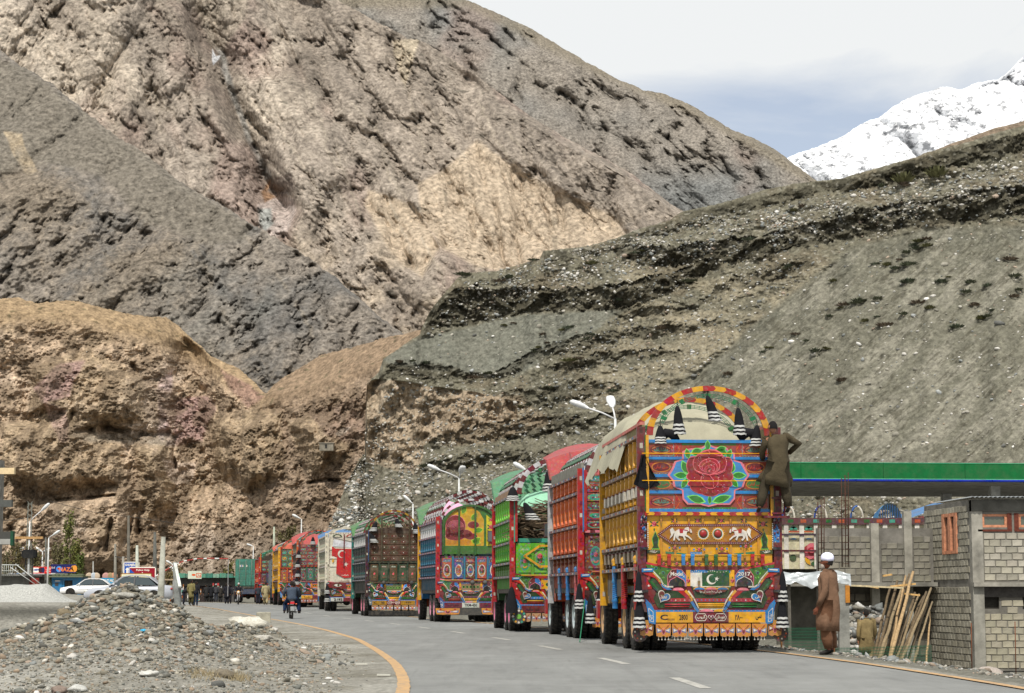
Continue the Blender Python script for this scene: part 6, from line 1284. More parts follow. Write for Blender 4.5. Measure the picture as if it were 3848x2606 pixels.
for k in range(420):
    y = rs.uniform(0.15, 2.0); x = rs.uniform(-1.05, 1.05); z = rs.uniform(2.6, 3.85-0.25*abs(x)); an = rs.uniform(-0.5, 0.5); l = rs.uniform(0.2, 0.5); c = rs.choice([(0.10, 0.07, 0.045), (0.17, 0.12, 0.08), (0.06, 0.045, 0.03), (0.23, 0.17, 0.11)])
    b.bar((x-l*math.cos(an), y, z-l*math.sin(an)), (x+l*math.cos(an), y+rs.uniform(-.3, .3), z+l*math.sin(an)), 0.022, 0.022, c)
for s_ in range(8): b.box(-1.1, 1.1, 0.6+s_*0.7, 0.62+s_*0.7, 1.4, 3.3, (0.05, 0.035, 0.02))
o = b.build('brushwood_load', 'wood'); o.matrix_world = Matrix.Translation(t3.location)@Matrix.Rotation(t3.rotation_euler.z, 4, 'Z'); tag(o, 'load of dry brushwood and branches stacked in the lime green truck', 'brushwood')
canvas('plastic_sheet', 'green and white cloth draped over the brushwood of the lime green truck', 'cloth', t3, 1.4, 4.0, 3.75, 0.45, 1.05, srgb(140, 190, 160), 8, 0.3)
# truck 4, blue with domed top
t4 = truck('painted_truck', 'blue and white slatted truck with a green rose panel and domed red chevron roof', -2.86, 84.0, 8.0); L4 = 7.4
under(t4, L4, (2.1, 3.5), srgb(225, 150, 170)); cab(t4, L4, Bl, Or, srgb(76, 130, 78), 4.9, 0.85); inner(t4, L4, (0.03, 0.08, 0.04))
for sx in (-1, 1): truck_side(t4, sx, L4, [(1.75, 2.2, srgb(20, 110, 140), 0), (2.2, 2.75, srgb(20, 118, 150), 0), (2.75, 3.35, srgb(20, 118, 150), 0), (3.35, 3.95, srgb(238, 238, 236), 1)], 8, srgb(110, 50, 80), srgb(15, 60, 80), Rd, Yl, .5, ng=9)
c4 = dict(board=srgb(60, 110, 40), oval=[Tl, Rd], inner=[Mr, Tl], line=Yl, beam=srgb(110, 60, 50), beam2=Gn, mid=srgb(90, 40, 60), bar=srgb(20, 120, 150), pan=[srgb(200, 90, 50), srgb(60, 90, 150), Mr], lite=True, bump=(srgb(120, 45, 50), srgb(60, 120, 70), Pk, srgb(60, 90, 150), srgb(160, 50, 50), srgb(150, 110, 90), srgb(110, 40, 60), srgb(200, 70, 60)))
a = Art()
pts = [(-1.17, 2.66), (1.17, 2.66), (1.17, 3.7)]+[(1.17*math.cos(q), 3.7+0.90*math.sin(q)) for q in np.linspace(0.1, math.pi-0.1, 16)]+[(-1.17, 3.7)]
a.prism(pts, 0, 0.05, srgb(62, 112, 40)); a.build('arched_tailgate', 'paint', t4, (0, -0.01, 0)); a = Art()
pts = [(-1.0, 2.98), (0.52, 2.98), (0.52, 4.0), (0.35, 4.3), (0, 4.52), (-0.4, 4.50), (-0.8, 4.25), (-1.0, 3.95)]; a.sh(pts, srgb(215, 165, 30), 1); a.sh([(0.62, 2.98), (1.0, 2.98), (1.0, 3.7), (0.9, 3.95), (0.62, 4.2)], srgb(222, 205, 30), 1)
for k in range(6): a.line([(-0.99, 3.02+k*0.035), (-0.5, 3.05+k*0.035), (0, 3.02+k*0.035)], 0.012, Or, 2)
cr_ = srgb(130, 40, 45)
for (cx, cz, rx, rz) in ((-0.6, 3.75, 0.38, 0.42), (-0.25, 3.45, 0.30, 0.16), (-0.62, 3.35, 0.38, 0.15), (-0.9, 3.5, 0.1, 0.2), (0.1, 3.8, 0.22, 0.13), (0.0, 3.35, 0.25, 0.12)): a.disc(cx, cz, rx*1.05, rz*1.06, Pk, 3, 16); a.disc(cx, cz, rx, rz, cr_, 4, 16)
for k in range(7): r_ = 0.33-0.045*k; a.line([(-0.6+r_*math.cos(q), 3.68+r_*0.9*math.sin(q)+0.0*k) for q in np.linspace(0.15, math.pi-0.15, 12)], 0.014, Pk, 6)
for (cx, cz, an) in ((0.0, 3.95, 0.9), (0.1, 3.55, 0.2), (0.05, 3.1, 0.5), (-0.35, 4.2, 1.2), (0.0, 3.2, -0.3)): a.leaf(cx, cz, 0.42, 0.24, an, srgb(90, 150, 25), 5, srgb(200, 210, 60))
for cz in (4.0, 3.72, 3.5, 3.28, 3.1): a.flower(0.8, cz, 0.07 if cz in (4.0, 3.1) else 0.11, 3)
a.build('rose_painting', 'paint', t4, (0, -0.012, 0))
for x in (-1.10, -0.47, 0.17): b = MB(); b.box(x-0.03, x+0.03, -0.07, -0.0, 2.62, 4.0 if x < -1 else 4.5, srgb(50, 95, 35)); b.build('tailgate_bar', 'paint', t4, (0, -0.03, 0))
for k in range(2): b = MB(); b.box(0.62+0*k, 1.16, -0.04, -0.012, 2.66, 2.7, srgb(80, 100, 80)); b.build('rear_beam', 'old', t4)
rear_all(t4, c4, 11, dict(shield=(ur('چمن'), ur('سفر')), ink=Bk, plate=((-0.98, -0.4, ur('خوش آمدید'))  , (0.45, 0.98, ur('اللہ حافظ')))), nflap=0 or 2, plates=(srgb(110, 20, 50), Cr, srgb(110, 20, 50))); posts(t4, srgb(120, 50, 80), Rd)
a = Art(); a.rect(-0.32, 0.32, 0.575, 0.755, srgb(200, 205, 195), 3); a.text('TKM-450', 0, 0.665, 0.115, Bk, 5, wmax=0.5, bold=0.03); a.build('number_plate', 'paint', t4, (0, -0.034, 0))
b = MB(); b.box(-1.2, 1.2, -0.05, 0.1, 0.28, 0.56, (0.05, 0.05, 0.048)); b.build('rubber_skirt', 'rubber', t4)
for yy2 in (0.6, 1.5, 2.4, 3.3, 4.2, 5.1, 6.0): arch(t4, yy2, 3.98, 1.22, 1.24, cA=srgb(215, 215, 215), cB=Mr, wires=False, wd=0.12, n=19)
arch(t4, 0.0, 3.85, 0.98, 1.24, cA=srgb(215, 215, 215), cB=Mr, wires=False, wd=0.10, n=19)
chevrons(t4, L4, 3.98, 1.22, 0.4)
arch(t4, -0.05, 3.70, 0.90, 1.14, cA=srgb(50, 100, 40), cB=srgb(50, 100, 40), wires=False, wd=0.10, name='arched_rim')
mirror(t4, 1.2, -0.05, 3.35, -1); mirror(t3, 1.2-1.9, -0.15, 2.95, 1, 0.9)
for x in (0.05, 0.55): b = MB(); b.box(x-0.06, x+0.06, -0.12, -0.05, 1.55, 1.7, Mr); b.ell((x, -0.17, 1.55), (0.09, 0.09, 0.09), (0.08, 0.085, 0.08), 12, 8); b.build('buffer_knob', 'rubber', t4)
canvas('pink_cloth', 'pale pink cloth draped over the tin crown of the blue truck', 'cloth', t4, L4+0.2, L4+1.5, 4.55, 0.5, 1.0, srgb(215, 165, 190), 9, 0.3)
# truck 5, dark weathered
t5 = truck('painted_truck', 'dark weathered wooden-boarded truck with branches under its yellow and red arch', -6.95, 103.5, 9.5); L5 = 7.4
under(t5, L5, (2.1, 3.4), srgb(220, 130, 150)); cab(t5, L5, Dg, Mr, srgb(72, 128, 66), 4.75, 0.8); inner(t5, L5, (0.03, 0.02, 0.015))
for sx in (-1, 1): truck_side(t5, sx, L5, [(1.75, 2.6, srgb(40, 60, 60), 0), (2.6, 3.4, srgb(50, 60, 55), 0), (3.4, 4.0, srgb(225, 225, 220), 1)], 8, srgb(40, 60, 60), srgb(30, 35, 30), srgb(60, 25, 25), srgb(20, 120, 110), .5, ng=8)
DB = srgb(70, 46, 36)
c5 = dict(board=DB, oval=[srgb(64, 62, 48), srgb(70, 34, 30), srgb(56, 40, 34)], inner=[srgb(90, 50, 40), srgb(70, 60, 40)], line=srgb(110, 80, 50), beam=srgb(40, 50, 40), beam2=srgb(60, 60, 40), mid=srgb(40, 44, 34), bar=srgb(25, 50, 35), pan=[srgb(80, 60, 40), srgb(50, 70, 50)], bump=(srgb(40, 36, 32), srgb(50, 60, 40), srgb(80, 60, 50), srgb(30, 70, 90), srgb(50, 70, 80), srgb(90, 90, 60), srgb(70, 50, 40), srgb(60, 40, 34)))
wide_rear(t5, c5, 15, 4.0, 5); rear_all(t5, c5, 16, dict(shield=(ur('چمن'), ur('سفر')), plate=((-0.98, -0.8, 'C'), (-0.62, -0.42, '0424'), (0.5, 0.9, '\u06F0\u06F4\u06F2\u06F4')), mid=((-0.30, -0.07, ur('گروپ')), (0.07, 0.30, ur('اشفاق')))), nflap=6, flapc=srgb(150, 120, 90), plates=(srgb(150, 110, 20), Mr, srgb(150, 110, 20))); posts(t5, srgb(50, 30, 28), srgb(20, 80, 130))
for x in (-0.6, 0.75): b = MB(); b.box(x-0.04, x+0.04, -0.10, -0.03, 2.62, 4.75, srgb(60, 50, 34)); b.build('tailgate_bar', 'old', t5)
pts = [(-1.1, 4.0), (1.1, 4.0)]+[(1.1*math.cos(q), 4.0+0.3*math.sin(q)) for q in np.linspace(0.15, math.pi-0.15, 12)]; a = Art(); a.prism(pts, 0, 0.05, srgb(58, 42, 34)); a.build('arched_board', 'old', t5, (0, -0.01, 0))
arch(t5, 0, 4.05, 1.08, 1.17, cA=srgb(150, 115, 30), cB=srgb(90, 26, 24), wires=False); arch(t5, 1.2, 4.05, 1.0, 1.17, cA=Dg, cB=Mr, wires=False); arch(t5, 3.2, 4.05, 1.0, 1.17, cA=Dg, cB=Mr, wires=False)
for x, z, h, tl in ((-0.9, 4.55, 0.45, -0.3), (0.1, 4.7, 0.4, 0.3), (1.0, 4.5, 0.5, 0.2), (-1.15, 4.0, 0.45, 0.4)): tassel(t5, x, -0.16, z, h, 0.16, tl)
rs = random.Random(6); b = MB()
for k in range(130): x = rs.uniform(-0.9, 0.9); z = 4.12+rs.uniform(0, 0.38); an = rs.uniform(-1.2, 1.2); l = rs.uniform(0.08, 0.22); b.bar((x-l*math.cos(an), rs.uniform(0.1, 0.8), z-l*math.sin(an)), (x+l*math.cos(an), rs.uniform(0.1, 0.8), z+l*math.sin(an)), 0.03, 0.03, rs.choice([(0.2, 0.14, 0.08), (0.3, 0.23, 0.15), (0.1, 0.07, 0.04)]))
for s_ in range(9): b.box(-1.1, 1.1, 0.4+s_*0.7, 0.42+s_*0.7, 1.4, 4.2, (0.05, 0.035, 0.02))
o = b.build('firewood_load', 'wood'); o.matrix_world = Matrix.Translation(t5.location)@Matrix.Rotation(t5.rotation_euler.z, 4, 'Z'); tag(o, 'load of cut branches piled in the dark weathered truck', 'firewood')
b = MB(); b.box(-1.2, 1.2, -0.06, 0.06, 0.05, 0.28, (0.02, 0.02, 0.02)); b.build('rubber_skirt', 'rubber', t5)
for x in (-0.5, 0.85): b = MB(); b.ell((x, -0.17, 1.62), (0.10, 0.1, 0.10), (0.05, 0.05, 0.05), 12, 8); b.box(x-0.03, x+0.03, -0.12, -0.05, 1.1, 1.55, (0.05, 0.05, 0.05)); b.build('buffer_knob', 'rubber', t5)
for ch in t5.children:
    if ch.type == 'MESH' and ch.name.split('.')[0] in ('tailboard', 'painted_panel', 'lower_tailgate', 'bumper', 'bumper_ornament', 'mudflap', 'number_board', 'tailgate_bar', 'arch', 'striped_beam'): ch.data.materials[0] = MAT['old']
# truck 6, cream with the red crescent flag
t6 = truck('painted_truck', 'cream truck with a red star and crescent flag painted down its tailgate', -10.34, 120.0, 8.3); L6 = 7.2
under(t6, L6, (2.1,), srgb(90, 80, 70)); cab(t6, L6, Cr, Bl, srgb(60, 120, 175), 4.6, 0.5); inner(t6, L6, (0.2, 0.18, 0.14))
for sx in (-1, 1): truck_side(t6, sx, L6, [(1.7, 2.5, srgb(190, 185, 160), 0), (2.5, 3.4, srgb(150, 150, 130), 0), (3.4, 4.2, srgb(190, 185, 165), 0)], 8, Cr, srgb(140, 140, 120), Cr, Cr, .5, ng=7)
a = Art(); a.prism([(-1.19, 1.58), (1.19, 1.58), (1.19, 4.40), (-1.19, 4.40)], 0, 0.06, Cr); a.build('tailgate', 'paint', t6, (0, -0.01, 0))
for z in (2.55, 3.0, 3.5): b = MB(); b.box(-1.15, 1.15, -0.05, -0.01, z-0.06, z+0.06, srgb(240, 234, 214)); b.build('tailgate_rib', 'paint', t6)
fl = srgb(200, 12, 24); a = Art(); a.sh([(-1.0, 3.62), (-0.80, 3.5), (0.10, 3.48), (0.10, 2.95), (0.30, 2.95), (0.28, 2.75), (0.25, 2.0), (0.05, 1.88), (-0.3, 1.86), (-0.75, 2.1), (-0.72, 3.0), (-1.0, 3.1)], fl, 1)
a.crescent(-0.45, 3.2, 0.22, Wh, 3, -30); a.star(-0.22, 2.62, 0.15, Wh, 3, 80); a.sh([(-0.98, 3.62), (-0.9, 4.02), (0.25, 3.8), (0.1, 3.55)], srgb(225, 225, 230), 2); a.line([(-0.95, 4.1), (0.5, 3.78), (0.9, 3.75)], 0.04, srgb(90, 90, 100), 4)
for x, c in ((-0.7, Dg), (0.05, Rd), (0.75, Rd)): a.disc(x, 4.16, 0.27, 0.14, c, 2, 14, 0, 180); a.disc(x, 4.16, 0.17, 0.08, Cr, 3, 14, 0, 180)
for k in range(16): a.leaf(-1.1+k*0.14, 4.33, 0.08, 0.03, 0.5, Mr, 2); a.leaf(-1.13, 1.7+k*0.16, 0.07, 0.03, 1.2, Mr, 2)
a.text(ur('السلام'), 0.2, 3.35, 0.2, Rd, 4, wmax=0.3); a.text(ur('بابرکت'), -0.25, 2.02, 0.12, Wh, 4, wmax=0.4); a.text(ur('پاکستان'), -0.3, 1.68, 0.16, Mr, 4, wmax=0.6); a.sh([(0.45, 1.62), (1.15, 1.62), (1.15, 4.1), (0.75, 4.2), (0.55, 3.9), (0.6, 2.4), (0.45, 2.2)], srgb(30, 130, 205), 2); a.sh([(0.52, 1.7), (0.8, 1.7), (0.7, 2.1), (0.5, 2.1)], Wh, 4)
a.leaf(-0.95, 2.7, 0.25, 0.12, 1.4, Yl, 3); a.build('flag_painting', 'paint', t6, (0, -0.055, 0))
for x in (-0.32, 0.42): b = MB(); b.box(x-0.03, x+0.03, -0.12, -0.06, 2.45, 4.3, Mr); b.build('tailgate_bar', 'paint', t6)
bumper(t6, (srgb(130, 24, 40), srgb(60, 110, 80), Pk, srgb(60, 90, 130), Rd, Or, Mr, Yl), dict(plate=((0.40, 1.0, ur('ماشاءاللہ')),), ink=Wh), plate=(srgb(215, 215, 205), Mr, srgb(160, 24, 34)))
a = Art(); a.text('2192', -0.62, 0.665, 0.14, Bk, 5, wmax=0.48, bold=0.04); a.build('number_plate', 'paint', t6, (0, -0.034, 0))
a = Art(); a.prism([(-1.15, 1.32), (-0.15, 1.26), (-0.2, 1.60), (-1.15, 1.62)], 0, 0.02, srgb(120, 20, 30)); a.leaf(-0.93, 1.46, 0.55, 0.22, -0.03, Bk, 1, ); a.leaf(-0.88, 1.46, 0.45, 0.15, -0.03, Wh, 2); a.disc(-0.62, 1.46, 0.07, 0.07, srgb(110, 90, 30), 3, 12); a.disc(-0.62, 1.46, 0.035, 0.035, Bk, 4, 10); a.build('painted_eye', 'paint', t6, (0, -0.13, 0))
a = Art(); a.disc(0.3, 1.42, 0.12, 0.14, Yl, 1); a.disc(0.3, 1.42, 0.07, 0.08, Mr, 2); a.disc(0.85, 1.45, 0.16, 0.14, Gn, 1); a.build('yellow_ornament', 'paint', t6, (0, -0.13, 0)); posts(t6, Cr, Cr)
arch(t6, 0, 4.35, 0.34, 1.17, cA=Cr, cB=Cr, wires=False, wd=0.3, name='arched_board'); a = Art(); a.rose(0.72, 4.62, 0.24, 1); a.leaf(0.45, 4.55, 0.3, 0.2, 2.6, Dg, 1); a.text(ur('بسم اللہ'), -0.1, 4.52, 0.14, Dg, 2, wmax=0.5); a.build('crest_painting', 'paint', t6, (0, -0.04, 0))
for z in (1.5, 1.05): tassel(t6, -1.25, -0.12, z, 0.5, 0.13)
# truck 7, maroon with a painted face
t7 = truck('painted_truck', 'maroon boarded truck with a red tin crown and a veiled head painted on its tailgate', -13.6, 136.5, 8.3); L7 = 7.2
under(t7, L7, (2.1, 3.4), Mr); cab(t7, L7, Mr, Or, srgb(185, 52, 46), 4.8, 0.85); inner(t7, L7, (0.1, 0.02, 0.02))
for sx in (-1, 1): truck_side(t7, sx, L7, [(1.7, 2.5, Mr, 0), (2.5, 3.4, srgb(90, 70, 50), 0), (3.4, 4.1, srgb(120, 110, 80), 0)], 8, srgb(90, 40, 40), Mr, Or, Or, .5, ng=7)
c7 = dict(board=srgb(128, 44, 48), oval=[Tl, Rd, srgb(150, 70, 60)], inner=[Mr, Tl, Or], line=srgb(200, 120, 110), beam=Mr, beam2=Or, mid=srgb(90, 34, 34), bar=srgb(30, 100, 80), pan=[Mr, srgb(60, 110, 90)], bump=(srgb(110, 44, 44), srgb(60, 120, 110), Pk, srgb(60, 130, 140), Rd, Or, Mr, Or))
wide_rear(t7, c7, 21, 4.0, 6); rear_all(t7, c7, 22, dict(plate=((-0.9, -0.4, ur('خدا')),)), nflap=6, flapc=srgb(170, 110, 80)); posts(t7, Mr, Bk); arch(t7, 0, 4.0, 0.9, 1.17, cA=Mr, cB=Or, wires=True); arch(t7, 2, 4.0, 0.9, 1.17, cA=Tl, cB=Bl, wires=True)
a = Art(); a.sh([(0.1, 2.85), (0.0, 3.3), (0.2, 3.75), (0.6, 3.98), (1.0, 3.9), (1.1, 3.2), (0.9, 2.7)], srgb(80, 150, 40), 1); a.sh([(0.2, 3.0), (0.15, 3.4), (0.4, 3.8), (0.9, 3.85), (0.7, 3.4), (0.5, 3.2), (0.45, 2.9)], srgb(30, 30, 36), 2); a.sh([(0.5, 3.2), (0.72, 3.5), (1.0, 3.6), (1.05, 3.0), (0.85, 2.85), (0.6, 2.95)], srgb(215, 180, 150), 3); a.sh([(0.7, 3.2), (1.05, 3.25), (1.05, 3.1), (0.75, 3.08)], srgb(235, 225, 215), 4); a.build('head_painting', 'paint', t7, (0, -0.05, 0))
for x, z in ((-0.35, 4.45), (0.1, 4.4), (-1.25, 3.6), (-1.3, 3.0), (-1.3, 2.4), (0.85, 2.4), (-1.35, 1.9)): tassel(t7, x, -0.15, z, 0.45, 0.15)
# truck 8, green with rose
t8 = truck('painted_truck', 'green arched truck with yellow corner post, behind the walking man in brown', -16.35, 151.0, 9.5); L8 = 7.0
under(t8, L8, (2.1,), Mr); cab(t8, L8, Gn, Or, srgb(200, 85, 55), 4.4, 0.6); inner(t8, L8, (0.02, 0.08, 0.04))
for sx in (-1, 1): truck_side(t8, sx, L8, [(1.7, 2.5, srgb(190, 140, 20), 0), (2.5, 3.9, srgb(190, 140, 20), 0)], 8, Mr, srgb(120, 80, 20), Yl, Yl, .5, ng=6)
c8 = dict(board=srgb(20, 90, 60), oval=[Mr, Tl], inner=[Tl, Yl], line=Yl, beam=Or, beam2=Rd, mid=srgb(150, 50, 30), bar=Or, pan=[Or, Mr, Yl], bump=(Mr, Gn, Pk, Bl, Rd, Or, Mr, Or))
wide_rear(t8, c8, 31, 3.9, 3); rear_all(t8, c8, 32, dict(plate=((-0.9, -0.4, ur('خدا')),)), nflap=6); posts(t8, Rd, Yl); a = Art(); a.rose(0.1, 3.35, 0.34, 1, srgb(120, 20, 40)); a.leaf(0.4, 3.3, 0.4, 0.2, 0.3, Lg, 1); a.build('rose_painting', 'paint', t8, (0, -0.05, 0))
for yy2 in (0, 2): arch(t8, yy2, 3.9, 0.8, 1.17, cA=Or, cB=Rd, wires=True)
chevrons(t7, L7, 4.0, 0.86, 0.4); chevrons(t8, L8, 3.9, 0.76, 0.4); chevrons(t5, L5, 4.05, 0.95, 3.4)
for z in (3.9, 3.3, 2.5, 1.9): tassel(t8, 1.2, -0.15, z, 0.45, 0.15)
# truck 9, grey blue
t9 = truck('painted_truck', 'small green-arched truck with orange side, between the container and the yellow-posted truck', -20.9, 178.0, 9.5); L9 = 6.5
under(t9, L9, (2.1,), Mr); cab(t9, L9, Gn, Or, None); inner(t9, L9, (0.05, 0.04, 0.03))
for sx in (-1, 1): truck_side(t9, sx, L9, [(1.7, 2.5, Or, 0), (2.5, 3.7, Or, 0)], 8, Mr, Or, Rd, Rd, .5, ng=6)
c9 = dict(board=srgb(90, 44, 40), oval=[Mr, Tl], inner=[Tl, Yl], line=Or, beam=Mr, beam2=Rd, mid=srgb(120, 50, 40), bar=srgb(50, 70, 100), pan=[Mr, srgb(60, 80, 120)], bump=(Mr, Gn, Pk, Bl, Rd, Or, Mr, Or))
wide_rear(t9, c9, 41, 3.6, 3); rear_all(t9, c9, 42, dict(plate=((-0.9, -0.4, ur('خدا')),)), nflap=6); posts(t9, Rd, Yl)
for yy2 in (0, 2, 4): arch(t9, yy2, 3.7, 0.8, 1.17, cA=Tl, cB=Gn, wires=True)
b = MB(); b.box(1.3, 2.7, 0.5, 4.5, 0.9, 3.5, srgb(105, 115, 120)); b.box(1.28, 2.72, 0.4, 0.5, 0.6, 3.6, srgb(90, 98, 104)); 
for q in range(5): b.box(1.3, 2.7, 0.36, 0.4, 1.2+q*0.5, 1.25+q*0.5, srgb(70, 80, 86))
o = b.build('grey_van', 'old'); o.matrix_world = Matrix.Translation(t9.location)@Matrix.Rotation(R(9.5), 4, 'Z')@Matrix.Translation((-1.9, -5.2, 0)); tag(o, 'grey blue sheet metal truck body beside the walking men', 'truck body')
vw = o
for x in (1.5, 2.5): wheel(vw, x, 1.6, (0.1, 0.1, 0.1), r=0.45)
# truck 10, container
tA = truck('container_truck', 'flatbed truck carrying a teal steel shipping container at the far end of the queue', -25.8, 200.0, 7.5)
under(tA, 9, (2.1, 3.4), (0.1, 0.1, 0.1)); cab(tA, 9.2, Bl, Or, None)
TL = srgb(70, 140, 122); b = MB(); b.box(-1.2, 1.2, 0.1, 9.2, 1.5, 4.05, TL)
for k in range(20): b.box(-1.23, -1.2, 0.3+k*0.44, 0.5+k*0.44, 1.6, 3.95, tuple(q*0.85 for q in TL)); b.box(1.2, 1.23, 0.3+k*0.44, 0.5+k*0.44, 1.6, 3.95, TL)
cn = b.build('shipping_container', 'paint')
for x0, x1 in ((-1.1, -0.02), (0.02, 1.1)):
    b = Art(); b.prism([(x0, 1.6), (x1, 1.6), (x1, 3.95), (x0, 3.95)], 0.04, 0.1, tuple(q*1.1 for q in TL))
    for k in range(5): z = 1.72+k*0.44; b.prism([(x0+0.08, z), (x1-0.08, z), (x1-0.08, z+0.34), (x0+0.08, z+0.34)], 0.025, 0.04, tuple(q*0.85 for q in TL))
    for x in (x0+0.25, x1-0.25): b.tube([(x, 0.0, 1.6), (x, 0.0, 3.95)], 0.02, (0.3, 0.28, 0.24), 6)
    if x0 < 0: b.rect(-0.85, -0.5, 3.3, 3.5, Wh, 1); b.rect(-0.72, -0.62, 3.32, 3.48, Bl, 2); b.disc(-0.2, 3.4, 0.08, 0.1, Wh, 1)
    else: [b.rect(0.55, 0.9, 2.6-k*0.16, 2.68-k*0.16, Wh, 1) for k in range(4)]; b.rect(0.6, 0.85, 3.45, 3.52, Wh, 1)
    b.build('door', 'paint', cn)
cn.matrix_world = Matrix.Translation(tA.location)@Matrix.Rotation(R(7.5), 4, 'Z'); tag(cn, 'teal steel shipping container with double doors on the last truck', 'shipping container')
b = MB(); b.box(-1.2, 1.2, 0.0, 9.3, 1.3, 1.5, (0.04, 0.035, 0.03)); b.box(-1.2, 1.2, 0, 0.1, 0.8, 1.25, srgb(60, 70, 90)); b.build('flatbed', 'old', tA)
# ================================================================== people
SKN = srgb(150, 104, 78)
def loft(b, pts, radii, col, n=16, fold=0.0, fs=0.0, capb=True):
    """tube through pts with elliptical radii (rx, ry) kept level-ish; fold adds cloth folds"""
    pts = [Vector(p) for p in pts]; V = []; m = len(pts)
    for i, p in enumerate(pts):
        d = (pts[min(i+1, m-1)]-pts[max(i-1, 0)]).normalized(); x = Vector((1, 0, 0)); 
        if abs(d.x) > 0.9: x = Vector((0, 0, 1))
        y = d.cross(x).normalized(); x = y.cross(d).normalized(); rx, ry = radii[i]
        for k in range(n):
            a = 2*math.pi*k/n; q = 1+fold*(i/(m-1))*(math.sin(a*5+fs)*0.6+math.sin(a*3+fs*2+i*0.5)*0.5)+fold*0.35*math.sin(i*1.9+a*2+fs)
            V.append(p+x*math.cos(a)*rx*q+y*math.sin(a)*ry*q)
    F = [(i*n+k, i*n+(k+1) % n, (i+1)*n+(k+1) % n, (i+1)*n+k) for i in range(m-1) for k in range(n)]; b.add(V, F, col, True)
    i0 = len(b.v)-len(V); b.f.append(tuple(i0+k for k in range(n))); b.c.append(col); b.sm.append(False)
    if capb: b.f.append(tuple(i0+(m-1)*n+k for k in range(n))); b.c.append(col); b.sm.append(False)
